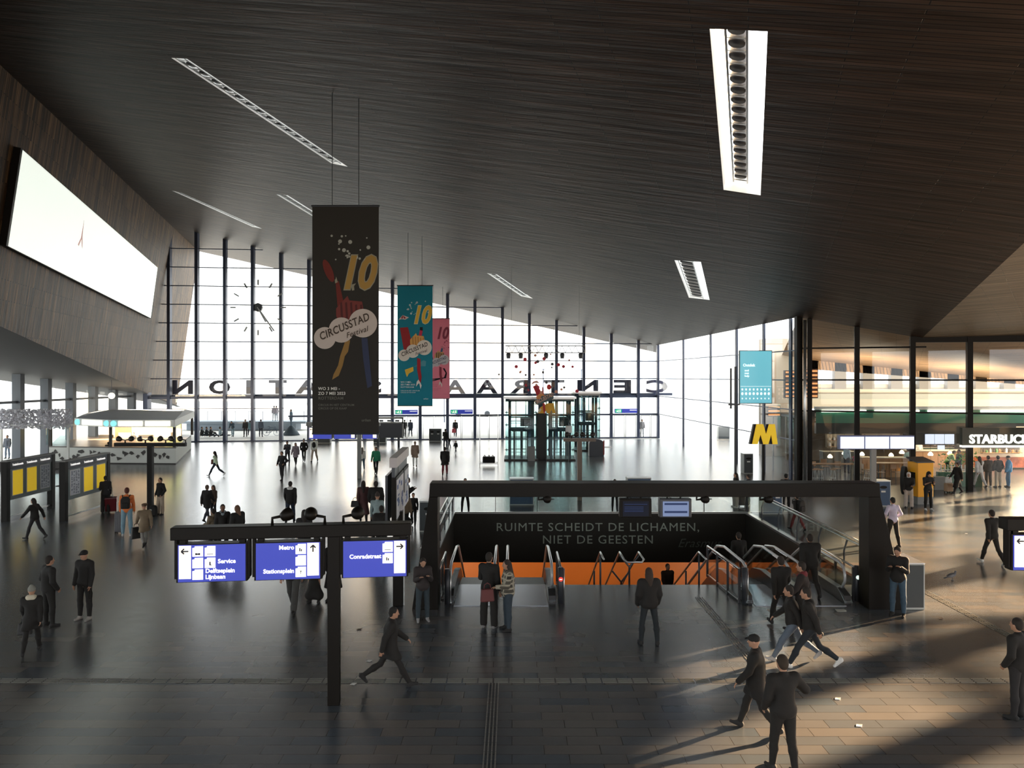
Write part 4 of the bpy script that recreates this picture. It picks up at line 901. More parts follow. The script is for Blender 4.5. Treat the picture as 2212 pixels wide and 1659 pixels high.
# roof with lit fascia
rf = [P(161, 905, 54.5), P(239, 907, 52.4), P(378, 903, 52.4), P(420, 887, 65.5), P(200, 890, 67)]
ze = rf[1].z; roofb = [Vector((p.x, p.y, ze))-o for p in rf]; pk = [P(237, 885, 60)-o, P(400, 884, 62)-o]
mb = MB(); mb.add(roofb+pk, [(0, 1, 5), (1, 2, 6, 5), (2, 3, 6), (3, 4, 5, 6), (4, 0, 5)]); mb.build('roof', mat('roof_membrane', (.42, .44, .46), .7), t)
M_FL = mat('fascia_lit', (.85, .85, .8), .5, emit=(.95, .92, .82), es=1.1)
mb = MB(); mb.prism([b-Vector((0, 0, .5)) for b in roofb], (0, 0, .5)); mb.build('fascia', M_WHITE, t)
for (a, b), f0, f1 in (((roofb[0], roofb[1]), .22, .78), ((roofb[1], roofb[2]), .12, .50), ((roofb[1], roofb[2]), .54, .93)):
    p, q = a.lerp(b, f0), a.lerp(b, f1); mb = MB(); mb.prism([p+Vector((0, -.03, -.42)), q+Vector((0, -.03, -.42)), q+Vector((0, -.03, -.08)), p+Vector((0, -.03, -.08))], (0, -.03, 0)); mb.build('sign_panel', M_FL, t)
for f0, (a, b) in ((.1, (roofb[0], roofb[1])), (.9, (roofb[0], roofb[1])), (.05, (roofb[1], roofb[2]))):
    p = a.lerp(b, f0); MB().lathe(p+Vector((0, -.08, -.25)), [(.2, -.02), (.2, .02)], 14, 'Y').build('round_logo', mat('logo_cyan', (.3, .8, .85), .5, emit=(.3, .85, .9), es=.9), t)
for f0, f1 in ((base[1], .35), (base[2], .3)): pass
for b in (base[0], base[1].lerp(base[2], .0), base[2].lerp(base[1], .04), base[3], base[4]): MB().bbox(b+Vector((-.08, .1, 1.18)), b+Vector((.08, .26, ze-.5))).build('roof_post', M_KD, t)
# warm interior: rear wall with shelves, door, menu
y_ = 4.0; mb = MB(); mb.bbox((-5.2, y_, 1.1), (1.3, y_+.15, 2.9)); mb.build('back_wall', mat('kiosk_wall', (.75, .60, .42), .6), t)
MB().bbox((-4.0, y_-.06, .1), (-2.7, y_, 2.85)).build('brown_door', mat('kiosk_door', (.28, .14, .07), .6), t)
MB().bbox((.2, y_-.06, 1.9), (1.3, y_, 2.8)).build('green_poster', mat('green_poster', (.55, .75, .15), .6, emit=(.5, .65, .12), es=.5), t)
for k in range(4): MB().bbox((-5.1+1.6*k, y_-.5, 1.1), (-4.1+1.6*k, y_-.1, 1.4+.2*(k % 2))).build('appliance', M_GREY if k % 2 else M_KD, t)
MB().bbox((-5.6, -2.6, 1.18), (-3.9, -2.5, 2.5)).build('glass_display', M_TEAL, t)
ld = bpy.data.lights.new('kiosk_light', 'AREA'); ld.energy = 2000; ld.shape = 'RECTANGLE'; ld.size = 7; ld.size_y = 3; ld.color = (1, .80, .55); lo = bpy.data.objects.new('kiosk_light', ld); COL.objects.link(lo); lo.location = (-29.6, 60.0, 2.8); lo.rotation_euler = (math.radians(62), 0, 0)
lb = ['lamp pair on the kiosk counter, leftmost', 'lamp pair on the kiosk counter, second from the left', 'lamp pair on the kiosk counter, third from the left', 'lamp pair at the right end of the kiosk counter']
t = thing('globe_lamp', P(241, 855, 57), 0, 'white globe lamp above the kiosk roof', 'lamp'); MB().ball((0, 0, 0), .24, 8).build('globe', M_FL, t, True)
MB().tube([(0, 0, .2), (0, 0, 1.2)], .02, 6).build('stem', M_DARK, t)
# white blossom cloud over the flower stall
t = thing('flower_stall', (P(75, 905, 50.5).x, 50.5, 0), 0, 'flower stall frame under white blossoms behind the timetable boards', 'stall')
for x in (-2.2, 2.2): MB().bbox((x-.06, -.06, 0), (x+.06, .06, 3.0)).build('post', M_WHITE, t)
MB().bbox((-2.4, -.3, 2.85), (2.4, .3, 2.95)).build('shelf', M_WHITE, t); MB().bbox((-2.3, -.35, 0), (2.3, .35, .5)).build('bench', M_KD, t)
mb = MB(); random.seed(3)
for k in range(1500):
    x, y, z = random.uniform(-2.35, 2.35), random.gauss(0, .25), random.uniform(-.62, .62)
    r = random.uniform(.05, .09); an = random.uniform(0, 3.1)
    mb.ball((x, y, z), r, 3, (1, 1, random.uniform(.6, 1)))
o2 = mb.build('blossom_cloud', mat('blossom', (.92, .91, .94), .7)); o2.location = (P(75, 905, 50.5).x, 50.3, P(0, 905, 50.3).z); tag(o2, 'dense cloud of small white blossoms hanging above the stall at the left edge', 'blossoms', None, 'stuff')
# small bar stools / barrier between boards
t = thing('barrier_stand', G(117, 1050), 0, 'dark thin barrier stand between the two timetable boards', 'barrier')
for x in (-.3, .3): MB().tube([(x, 0, 0), (x, 0, 1.0)], .03, 6).build('post', M_BLACK, t); MB().bbox((x-.15, -.12, 0), (x+.15, .12, .03)).build('foot', M_BLACK, t)
MB().tube([(-.3, 0, .95), (.3, 0, .95)], .02, 6).build('bar', M_BLACK, t)
# double-sided timetable stand in depth
t = thing('display_stand', (P(860, 1300, 20.5).x, 20.5, 0), math.radians(2), 'tall two-sided timetable stand beside the left portal leg', 'information board')
MB().bbox((-.13, -.1, 0), (.13, .12, 2.5)).build('pole', M_BLACK, t, bevel=.01); MB().bbox((.14, -.02, 0), (.17, .02, 3.0)).build('cable_duct', M_STEEL, t)
MB().bbox((-.14, -.75, 3.75), (.05, 2.35, 4.0)).build('top_beam', mat('beam_pale', (.45, .42, .42), .5), t); MB().bbox((-.08, -.75, 3.5), (.0, 2.3, 3.75)).build('neck', M_DARK, t)
MB().bbox((-.24, -.8, 2.35), (-.18, 1.0, 3.55)).build('left_panel', M_DARK, t); MB().bbox((-.08, -.8, 2.35), (.04, 1.0, 3.5)).build('right_panel', M_BLACK, t)
MB().bbox((-.08, 1.15, 2.45), (.04, 2.4, 3.5)).build('right_panel', M_BLACK, t)
MB().bbox((-.14, -.12, 2.3), (.0, .12, 3.75)).build('pole_upper', M_BLACK, t)
for a, b in ((-.7, .05), (.12, .92), (1.25, 2.3)):
    o = MB().bbox((.04, a, 2.42), (.05, b, 3.42)).build('poster', mat('poster_pale', (.70, .72, .76), .6, noise=.3, nscale=5), t)
    mb = MB(); random.seed(int(a*10)+9)
    for r in range(8):
        y = random.uniform(a, b-.3); z = random.uniform(2.5, 3.3); mb.bbox((.05, y, z), (.054, y+.28, z+random.uniform(.03, .14)))
    mb.build('print', mat('poster_blue', (.10, .16, .35), .6), o)
# black display screen near the doors
t = thing('display_screen', (P(839, 950, 67).x, 67, 0), 0, 'black display screen on legs in front of the doors, right of the black banner', 'screen')
MB().bbox((-1.2, -.1, .75), (1.2, .1, 2.0)).build('panel', mat('screen_off', (.02, .022, .03), .3), t); fr = MB(); fr.bbox((-1.3, -.12, 2.0), (1.3, .12, 2.12)); fr.bbox((-1.3, -.12, .7), (-1.2, .12, 2.5)); fr.bbox((1.2, -.12, .7), (1.3, .12, 2.5)); fr.bbox((-1.3, -.12, 2.4), (1.3, .12, 2.55)); fr.build('frame', M_GREY, t)
for x in (-.9, .9): MB().bbox((x-.1, -.05, 0), (x+.1, .05, .75)).build('leg', M_DARK, t)
for x in (-.8, -.1, .6): MB().bbox((x, -.06, 2.15), (x+.35, .06, 2.3)).build('lamp', M_DARK, t)
# planter frame with four rods
t = thing('rod_stand', (P(1056, 1005, 52.5).x, 52.5, 0), 0, 'thin tall four-rod frame carrying a black box left of the glass lifts', 'frame')
for x in (-.62, .62):
    for y in (-.4, .4): MB().tube([(x, y, 0), (x, y, 3.45)], .022, 6).build('rod', M_STEEL, t)
mb = MB()
for z in (.18, 3.45):
    for x in (-.62, .62): mb.tube([(x, -.4, z), (x, .4, z)], .022, 6)
    for y in (-.4, .4): mb.tube([(-.62, y, z), (.62, y, z)], .022, 6)
mb.build('crossbars', M_STEEL, t); MB().bbox((-.42, -.25, .2), (.42, .25, .62)).build('black_box', M_BLACK, t, bevel=.04)
mb = MB(); [mb.tube([(x, y, .62), (x+.05, y, .72), (x+.12, y, .62)], .02, 5) for x in (-.35, -.05, .2) for y in (-.1, .15)]; mb.build('handles', M_BLACK, t)
# ================================================================== glass lifts
M_LF = mat('lift_frame', (.03, .045, .06), .45, .4); M_LD = mat('lift_core', (.035, .032, .028), .5)
def lift(xa, xb, y0, dep, h, label, core=False, split=.5):
    W = xb-xa; t = thing('glass_lift', ((xa+xb)/2, y0, 0), 0, label, 'lift', 'glass lifts'); w2 = W/2
    MB().bbox((-w2-.15, -.15, h-.14), (w2+.15, dep+.15, h)).build('roof', M_STEEL, t); MB().bbox((-w2, 0, h-.34), (w2, dep, h-.14)).build('roof_beam', M_LF, t)
    MB().bbox((-w2-.1, -.1, 0), (w2+.1, dep+.1, .12)).build('plinth', M_LD, t)
    for x in (-w2+.3, w2-.3):
        for y in (.25, dep-.2): MB().bbox((x-.1, y-.1, .1), (x+.1, y+.1, h-.3)).build('column', M_LF, t)
    for z in (2.15, 3.1):
        MB().bbox((-w2+.3, .15, z), (w2-.3, .30, z+.2 if z < 3 else z+.08)).build('crossbeam', M_LF, t); MB().bbox((-w2+.3, dep-.3, z), (w2-.3, dep-.15, z+.12)).build('crossbeam', M_LF, t)
    mb = MB()
    for z in (.6, 1.5, 2.7): mb.bbox((-w2+.3, dep-.2, z), (w2-.3, dep-.16, z+.05)); mb.bbox((-w2+.3, .1, z), (w2-.3, .13, z+.03))
    for x in (-.4, .35): mb.bbox((x, dep-.22, .1), (x+.05, dep-.16, h-.3))
    mb.build('guide_rails', M_LF, t)
    car = MB(); car.bbox((-w2*.5, .35, .12), (-w2*.5+.12, .45, 2.15)); car.bbox((w2*.35, .35, .12), (w2*.35+.12, .45, 2.15)); car.bbox((-.06, .33, .12), (.12, .42, 2.1)); car.bbox((-w2*.6, .3, 2.1), (w2*.6, .5, 2.3)); car.build('door_frame', M_LD, t)
    MB().bbox((-w2*.05, .6, 2.45), (w2*.6, 1.2, 3.05)).build('lift_machine', M_LD, t)
    for p, d in (((-w2, -.02, .12), (w2, .0, h-.14)), ((-w2, dep, .12), (w2, dep+.02, h-.14)), ((-w2-.02, 0, .12), (-w2, dep, h-.14)), ((w2, 0, .12), (w2+.02, dep, h-.14))):
        MB().bbox(p, d).build('glass_wall', M_TEAL, t)
    for z in (.8, 1.7, 2.6, 3.5):
        mb = MB()
        for x in (-w2+.08, w2-.08): mb.tube([(x-.12, -.02, z), (x+.12, -.02, z)], .03, 6); mb.tube([(x, -.02, z-.1), (x, -.02, z+.1)], .03, 6)
        mb.build('clamp', M_LF, t)
    return t
Yl = 55.5
lift(P(1092, 0, Yl).x, P(1160, 0, Yl).x, Yl, 2.6, 4.62, 'left glass lift shaft below the hanging festival figure'); lift(P(1182, 0, Yl).x, P(1240, 0, Yl).x, Yl, 2.6, 4.62, 'middle glass lift shaft right of the dark core')
lift(P(1241, 0, 62.5).x, P(1296, 0, 62.5).x, 62.5, 2.8, 4.85, 'right glass lift shaft, set further back')
t = thing('lift_core', (P(1170, 0, Yl).x, Yl+.6, 0), 0, 'dark solid core between the two front glass lifts', 'wall panel')
MB().bbox((-.36, 0, 0), (.36, 1.6, 3.4)).build('core', M_LD, t); MB().bbox((-1.0, -.75, 0), (-.48, -.55, 1.05)).build('metal_cabinet', M_GREY, t); MB().bbox((-.2, -.02, 3.4), (.2, 1.0, 4.5)).build('upper_core', M_LF, t)
t = thing('ticket_console', (P(1288, 985, 59).x, 59, 0), 0, 'rounded dark console with red edge right of the glass lifts', 'console')
mb = MB(); pts = [(.7*math.cos(a)*.8, -.25, .95+.35*math.sin(a)) for a in [math.pi*i/10 for i in range(11)]]; mb.prism([(.56, -.25, 0)]+pts+[(-.56, -.25, 0)], (0, .9, 0)); mb.build('body', M_DARK, t)
MB().bbox((.5, -.27, .1), (.6, -.22, 1.2)).build('red_edge', mat('console_red', (.35, .05, .04), .5), t); MB().bbox((.5, -.1, .62), (1.15, .2, .72)).build('arm', M_STEEL, t)
for x, lbx in ((P(1252, 980, 56).x+.3, 'notice'),):
    t = thing('notice_board', (P(1226, 925, 56).x, 55.2, 0), 0, 'small white notice on the front of the middle lift', 'notice'); MB().bbox((-.2, 0, 2.05), (.25, .03, 2.55)).build('sheet', M_WHITE, t); MB().bbox((0, .03, 0), (.04, .06, 2.5)).build('stand_pole', M_GREY, t)
# ================================================================== right: metro letter sign, screens, cafe
M_YM = mat('letter_yellow', (.95, .62, .02), .5, emit=(.95, .60, .02), es=.35)
ym = 41.0; c = P(1648.5, 960, ym); t = thing('metro_letter_sign', (c.x, ym, 0), 0, 'big yellow letter M on a dark pole', 'sign')
MB().bbox((-.06, -.06, 0), (.06, .06, c.z)).build('pole', M_BLACK, t)
def mp(px, py): q = P(px, py, ym); return (q.x-c.x, 0, q.z)
Mp = [mp(1621, 960), mp(1632, 916), mp(1646, 916), mp(1651, 937), mp(1658, 916), mp(1672, 916), mp(1677, 960), mp(1665, 960), mp(1663, 936), mp(1655, 960), mp(1643, 960), mp(1641, 936), mp(1634, 960)]
Mp = [mp(1623, 959), mp(1632, 916), mp(1647, 916), mp(1653, 938), mp(1659, 916), mp(1672, 916), mp(1678, 959), mp(1667, 959), mp(1664, 938), mp(1658, 959), mp(1647, 959), mp(1641, 938), mp(1635, 959)]
mb = MB(); mb.prism([(p[0], -.12, p[2]) for p in Mp], (0, -.03, 0)); mb.build('letter_face', M_YM, t); mb = MB(); mb.prism([(p[0]-.12, -.11, p[2]) for p in Mp], (0, .24, 0)); mb.build('letter_body', M_BLACK, t)
# teal advertising screen
q0, q1 = P(1632, 757, 47.5), P(1632, 872, 47.5); t = thing('advertising_screen', ((q0.x), 47.5, 0), .02, 'teal advertising screen high beside the glass side wall', 'screen'); zc_, h_ = (q0.z+q1.z)/2, q0.z-q1.z
MB().bbox((-1.02, -.05, q1.z), (1.02, .12, q0.z)).build('housing', M_DARK, t); MB().bbox((-.98, -.06, q1.z+.04), (.98, -.05, q0.z-.04)).build('display', mat('ad_teal', (.10, .35, .42), .3, emit=(.13, .42, .50), es=1.0), t)
mb = MB()
for k in range(8):
    for r_, zz in ((.09, .62), (.07, .88), (.05, .32)): mb.prism([(-.84+.235*k+r_*.8*math.cos(a), -.064, q1.z+zz+r_*math.sin(a)) for a in [math.pi*i/6 for i in range(12)]], (0, -.002, 0))
mb.bbox((-.95, -.066, q1.z+1.06), (.95, -.062, q1.z+1.08)); mb.build('icon_rows', mat('ad_white', (.8, .9, .9), .4, emit=(.8, .9, .9), es=1), t)
text('ad_words', 'Ontdek', .24, MATS['ad_white'], t, ((-.8, -.064, q1.z+2.3), (1, 0, 0), (0, 0, 1)), align='LEFT', bold=.004); text('ad_words', 'snel\nmet\nhulp', .17, MATS['ad_white'], t, ((-.7, -.064, q1.z+2.0), (1, 0, 0), (0, 0, 1)), align='LEFT', bold=.004)
MB().bbox((-1.6, -.1, q1.z-.3), (-1.5, .0, q0.z-1.1)).build('bracket', M_DARK, t); MB().bbox((-1.32, -.1, 0), (-1.2, .02, q0.z-1.0)).build('mast', M_DARK, t); MB().bbox((-1.7, -.12, q1.z-.1), (-1.0, 0, q1.z)).build('bracket', M_DARK, t)
# glowing racks seen through the corner; one of the tall pair is a modelled reflection
M_ORL = mat('rack_glow', (.8, .35, .12), .5, emit=(.9, .38, .14), es=1.0); M_RK = mat('rack_brown', (.16, .07, .04), .6)
for px, Y, y0, y1, lb in ((1709, 52, 800, 860, 'glowing orange rack left of the corner post, in reflected pair'), (1753, 50, 797, 860, 'glowing orange rack right of the corner post, in reflected pair'), (1672, 50, 876, 900, 'small glowing orange rack below the teal screen')):
    a, b = P(px, y0, Y), P(px, y1, Y); t = thing('glowing_rack', (a.x, Y, b.z), 0, lb, 'rack', 'glowing racks near the corner post'); H = a.z-b.z; W = .42 if px != 1753 else .42
    MB().bbox((-W, 0, 0), (W, .3, H)).build('case', M_RK, t)
    n = max(3, int(H/.24))
    for k in range(n): MB().bbox((-W+.05, -.03, H*(k+.3)/n), (W-.05, 0, H*(k+.72)/n)).build('glowing_row', M_ORL, t)
    MB().bbox((-.04, .1, -b.z), (.04, .2, 0)).build('post', M_DARK, t)
# triple departure screens on a pole
Ys = 28.0; c = P(1888, 950, Ys); t = thing('departure_screens', (c.x, Ys, 0), 0, 'three pale departure screens in a row on one pole in front of the cafe', 'screen')
MB().bbox((-.09, 0, 0), (.09, .14, P(0, 945, Ys).z)).build('pole', M_GREY, t); xa, xb = P(1811, 0, Ys).x-c.x, P(1972, 0, Ys).x-c.x; za, zb2 = P(0, 970, Ys).z, P(0, 940, Ys).z
MB().bbox((xa, -.1, za), (xb, .1, zb2)).build('housing', mat('screens_blue', (.08, .10, .22), .4), t)
wS = (xb-xa)/3
for k in range(3):
    o = MB().bbox((xa+wS*k+.03, -.12, za+.03), (xa+wS*(k+1)-.02, -.1, zb2-.05)).build('screen', mat('screen_pale', (.7, .75, .85), .3, emit=(.70, .76, .92), es=1.0), t)
    mb = MB()
    for r in range(9): mb.bbox((xa+wS*k+.08, -.122, za+.07+.045*r), (xa+wS*k+.08+random.uniform(.4, .75), -.12, za+.08+.045*r))
    mb.build('text_lines', mat('screen_lines', (.5, .55, .75), .5, emit=(.5, .58, .8), es=.9), o)
# cafe behind the right glass wall -------------------------------------
M_CW = mat('cafe_cream', (.70, .66, .56), .6); M_CG = mat('cafe_green', (.015, .10, .06), .5); M_CD = mat('cafe_dark', (.02, .022, .018), .5); M_WOOD = mat('cafe_wood', (.34, .18, .08), .5, noise=.3, nscale=4)
Yc = 50.0
CEILM2 = CEIL2
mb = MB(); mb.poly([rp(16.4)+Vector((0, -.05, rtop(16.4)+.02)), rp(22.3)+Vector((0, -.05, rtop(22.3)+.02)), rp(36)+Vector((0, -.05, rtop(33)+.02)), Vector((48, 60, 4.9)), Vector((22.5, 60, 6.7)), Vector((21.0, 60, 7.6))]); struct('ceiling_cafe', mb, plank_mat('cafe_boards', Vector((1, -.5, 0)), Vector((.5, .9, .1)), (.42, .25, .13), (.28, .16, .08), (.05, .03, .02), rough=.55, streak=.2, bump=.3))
# upper rear wall with window band
wc = sroot('window_6'); z0, z1, yb_ = 4.9, 7.6, 60.0
MB().bbox((20.5, yb_, 3.6), (50, yb_+.3, 5.1)).build('parapet', M_CW, wc); MB().bbox((20.5, yb_-.6, 4.35), (50, yb_-.3, 4.75)).build('ledge', mat('ledge_grey', (.42, .44, .40), .6), wc)
for k in range(12): MB().bbox((23+2.2*k, yb_, 5.1), (23.9+2.2*k, yb_+.5, 8.6)).build('pier', mat('pier_grey', (.30, .29, .28), .6), wc)
MB().bbox((23, yb_+.5, 5.1), (50, yb_+.55, 5.5)).build('blind', mat('blind_pale', (.72, .68, .60), .7), wc)
MB().bbox((19.4, yb_-1.2, 0), (22.9, yb_+.4, 9)).build('pier_wall', mat('pier_cream', (.46, .38, .30), .7), wc)
# ground floor cafe box
mb = MB(); mb.bbox((20.0, 45.3, 3.15), (34, yb_, 3.35)); struct('ceiling_shop', mb, M_CD)
mb = MB(); mb.bbox((20.0, 56, 0), (48, 56.3, 3.15)); struct('wall_cafe_back', mb, mat('cafe_back', (.10, .075, .05), .6, noise=.5, nscale=2))
t = thing('cafe_fascia', (30, 45, 0), 0, 'long dark and green fascia band above the cafe', 'fascia')
MB().bbox((-12.2, 0, 3.36), (3, .25, 4.15)).build('green_band', mat('band_green', (.02, .17, .10), .35), t); MB().bbox((-12.2, -.05, 4.15), (3, .3, 4.32)).build('white_strip', M_WHITE, t); MB().bbox((-12.2, -.03, 2.75), (-.5, .25, 3.35)).build('dark_band', M_CD, t)
M_CL = mat('cove_light', (.9, .88, .8), .5, emit=(1, .93, .75), es=3.0)
for k in range(5): MB().bbox((-11.9+3.1*k, -.12, 4.0), (-11.9+3.1*k+2.6, -.04, 4.13)).build('light_strip', M_CL, t)
# sign with the cafe name: fascia in front of the glass plane at the right end
cs = P(2092, 957, 40.6); t = thing('cafe_sign', (cs.x, 40.55, 0), -.0, 'dark fascia with white capital letters at the right edge', 'sign')
MB().bbox((-.35, .0, P(0, 962, 40.6).z), (9, .25, P(0, 924, 40.6).z)).build('fascia_board', mat('fascia_dark', (.05, .05, .035), .5), t)
vs, fs = text_mesh('STARBUCKS', 1.0, .03, .035, 'LEFT', spacing=1.02); wS2 = max(v[0] for v in vs); Wt = (2234-2092)/FPX*40.6; Ht = (957-938)/FPX*40.6/.73
mb = MB(); mb.add([(q[0]*Wt/wS2, -.03-q[2], cs.z+q[1]*Ht) for q in vs], fs); mb.build('cafe_name', mat('cafe_letters', (.9, .9, .85), .5, emit=(.95, .95, .88), es=1.2), t)
MB().bbox((-.35, -.05, P(0, 966, 40.6).z), (9, .25, P(0, 962, 40.6).z)).build('light_strip', M_CL, t)
# small hanging screens
sa, sb_ = P(1998, 0, 43).x, P(2062, 0, 43).x; t = thing('menu_screens', ((sa+sb_)/2, 43, 0), 0, 'three small pale blue menu screens hanging left of the cafe name', 'screen'); Wm = sb_-sa
MB().bbox((-Wm*1.2, .05, P(0, 961, 43).z), (Wm*.9, .15, P(0, 936, 43).z)).build('dark_board', M_CD, t)
for k in range(3): MB().bbox((-Wm/2+Wm*k/3+.03, 0, P(0, 959, 43).z), (-Wm/2+Wm*(k+1)/3-.02, .05, P(0, 938, 43).z)).build('screen', MATS['screen_pale'], t)
MB().bbox((-.1, 0, P(0, 971, 43).z), (.28, .05, P(0, 962, 43).z)).build('screen', MATS['screen_pale'], t)
# yellow machine
q = G(1999, 1090); t = thing('photo_booth', (q.x, q.y+.45, 0), .12, 'yellow upright machine with dark top behind the black-clad person', 'machine')
MB().bbox((-.40, -.4, .35), (.40, .4, 1.98)).build('yellow_body', mat('machine_yellow', (.95, .42, .01), .4), t, bevel=.02); MB().bbox((-.40, -.38, 0), (.40, .4, .35)).build('grey_base', M_GREY, t); MB().prism([(-.45, -.42, 1.98), (.45, -.42, 1.98), (.45, .45, 2.14), (-.45, .45, 2.14)], (0, 0, .05)).build('dark_top', M_DARK, t)
MB().bbox((-.43, -.2, .9), (-.40, .25, 1.5)).build('side_slot', M_BLACK, t)
for x0_, rr in ((-.60, .6),): 
    mb = MB(); mb.prism([(x0_+.12*math.cos(a), .2, 1.05+.70*math.sin(a)) for a in [math.pi*i/10 for i in range(20)]], (0, .3, 0)); mb.build('dark_side_unit', M_BLACK, t)
# furniture inside the cafe
def table(px, py, w_, label, h=1.0, m=None):
    q = G(px, py); t = thing('high_table', q, 0, label, 'table', 'high tables in the cafe'); m = m or M_WOOD
    MB().bbox((-w_/2, -.3, h-.05), (w_/2, .3, h)).build('table_top', m, t)
    for x in (-w_/2+.1, w_/2-.1):
        for y in (-.22, .22): MB().bbox((x-.025, y-.025, 0), (x+.025, y+.025, h-.05)).build('leg', M_CD, t)
    return t
def stool(px, py, label):
    q = G(px, py); t = thing('bar_stool', q, 0, label, 'stool', 'bar stools at the cafe window'); MB().lathe((0, 0, .72), [(.02, 0), (.17, .0), (.18, .03), (.02, .04)], 14).build('seat', M_WOOD, t)
    for k in range(4): a = math.pi/4+math.pi/2*k; MB().tube([(.1*math.cos(a), .1*math.sin(a), .72), (.2*math.cos(a), .2*math.sin(a), 0)], .014, 6).build('leg', M_WHITE, t)
    MB().tube([(.17*math.cos(a), .17*math.sin(a), .25) for a in [math.pi*i/8 for i in range(17)]], .01, 5).build('footrest', M_WHITE, t)
table(1797, 1038, 2.6, 'long wooden high table inside the cafe glass, left of the screens pole'); table(1930, 1036, 2.2, 'wooden high table inside the cafe, right of the screens pole')
for px, lb in ((1758, 'white-legged bar stool at the left end of the long cafe table'), (1772, 'white-legged bar stool, second at the long cafe table'), (1799, 'bar stool in the middle of the long cafe table'), (1873, 'bar stool between the two high tables')): stool(px, 1042, lb)
def counter(x0, x1, y, h, label, m):
    t = thing('cafe_counter', ((x0+x1)/2, y, 0), 0, label, 'counter', 'cafe counters'); W = x1-x0
    MB().bbox((-W/2, 0, 0), (W/2, .7, h-.06)).build('front', m, t); MB().bbox((-W/2-.05, -.06, h-.06), (W/2+.05, .75, h)).build('worktop', M_CW, t)
    for k in range(int(W/.5)): MB().bbox((-W/2+.5*k+.05, -.02, .08), (-W/2+.5*k+.45, 0, h-.15)).build('slat_panel', m, t)
    return t
counter(26.5, 33.0, 51.5, 1.15, 'wooden cafe counter deep inside the cafe', M_WOOD)
random.seed(21)
CN = ['cream', 'brown', 'green', 'white', 'olive', 'black']; ORD = ['first', 'second', 'third', 'fourth', 'fifth', 'sixth', 'seventh', 'eighth', 'ninth', 'tenth', 'eleventh', 'twelfth']; RW = ['lowest', 'second', 'top']
MC = [mat('jar%d' % i, c_, .4) for i, c_ in enumerate([(.7, .66, .58), (.5, .2, .1), (.12, .25, .12), (.75, .72, .7), (.35, .30, .22), (.08, .06, .05)])]
def shelf(px0, px1, Y, z_, label, n, rows=3):
    xa, xb = P(px0, 0, Y).x, P(px1, 0, Y).x; t = thing('wall_shelf', ((xa+xb)/2, Y, 0), 0, label, 'shelf', 'shelves in the cafe'); W = xb-xa
    MB().bbox((-W/2, .1, z_-.1), (W/2, .4, z_+.42*rows)).build('backboard', MC[4], t)
    for r in range(rows):
        zz = z_+.42*r; MB().bbox((-W/2, -.2, zz-.03), (W/2, .1, zz)).build('board', M_WOOD, t)
        for k in range(n):
            x = (xa+xb)/2-W/2+W*(k+.5)/n+random.uniform(-.03, .03); rr = random.uniform(.05, .09); hh = random.uniform(.16, .33)
            o = MB().lathe((0, 0, 0), [(rr, 0), (rr, hh*.7), (rr*.5, hh*.85), (rr*.5, hh)], 8).build('jar', random.choice(MC)); o.location = (x, Y-.06, zz)
            tag(o, '%s jar, %s on the %s board of %s' % (CN[int(o.data.materials[0].name[3])], ORD[k], RW[r], label), 'jar', 'jars on '+label)
    return t
shelf(1788, 1850, 54, 1.2, 'the shelf behind the long table', 7, 2); shelf(1862, 1945, 54.5, 1.25, 'the shelf behind the screens', 9, 3)
shelf(1985, 2060, 54.5, 1.2, 'the shelf behind the yellow machine', 8, 3); shelf(2120, 2205, 50, 1.15, 'the shelf behind the queue', 12, 2)
t = thing('merchandise_wall', (P(2155, 0, 51).x, 51, 0), 0, 'brightly lit cream wall behind the people queueing at the right edge', 'wall panel'); MB().bbox((-2.0, 0, 0), (4.0, .2, 3.0)).build('panel', mat('bright_cream', (.85, .72, .52), .6), t)
MB().bbox((-1.6, -.45, .1), (3.5, -.02, .75)).build('food_display', mat('food_display', (.45, .12, .05), .5, noise=.7, nscale=6), t)
t = thing('flower_bucket_stand', G(2045, 1062), 0, 'low grey display stand behind the tan suitcase', 'stand'); MB().bbox((-.3, .6, 0), (.3, 1.0, .7)).build('box', M_GREY, t)
# pale fence with plants by the green glass
t = thing('planter_fence', (P(2075, 0, 42.5).x, 42.5, 0), 0, 'low picket fence with green plants beside the cafe entrance', 'fence')
for k in range(12): MB().bbox((-1.1+.19*k, 0, .8), (-1.05+.19*k, .03, 1.2)).build('picket', M_WHITE, t)
MB().bbox((-1.2, -.02, .9), (1.2, .0, .95)).build('rail', M_WHITE, t); MB().bbox((-1.2, 0, 0), (1.2, .3, .8)).build('planter_box', M_CG, t)
mb = MB(); random.seed(8)
for k in range(160):
    x, y, z = random.uniform(-1.1, 1.1), random.uniform(0, .3), random.uniform(.8, 1.9)*1; a = random.uniform(0, 6.3); s = random.uniform(.05, .14)
    mb.poly([(x, y, z), (x+s*math.cos(a), y+s*math.sin(a)*.4, z+s*.5), (x+s*1.6*math.cos(a), y, z+s*.2), (x+s*.8*math.cos(a), y-.02, z-s*.3)])
o = mb.build('foliage', mat('plant_green', (.10, .30, .05), .6), t); o['kind'] = 'stuff'
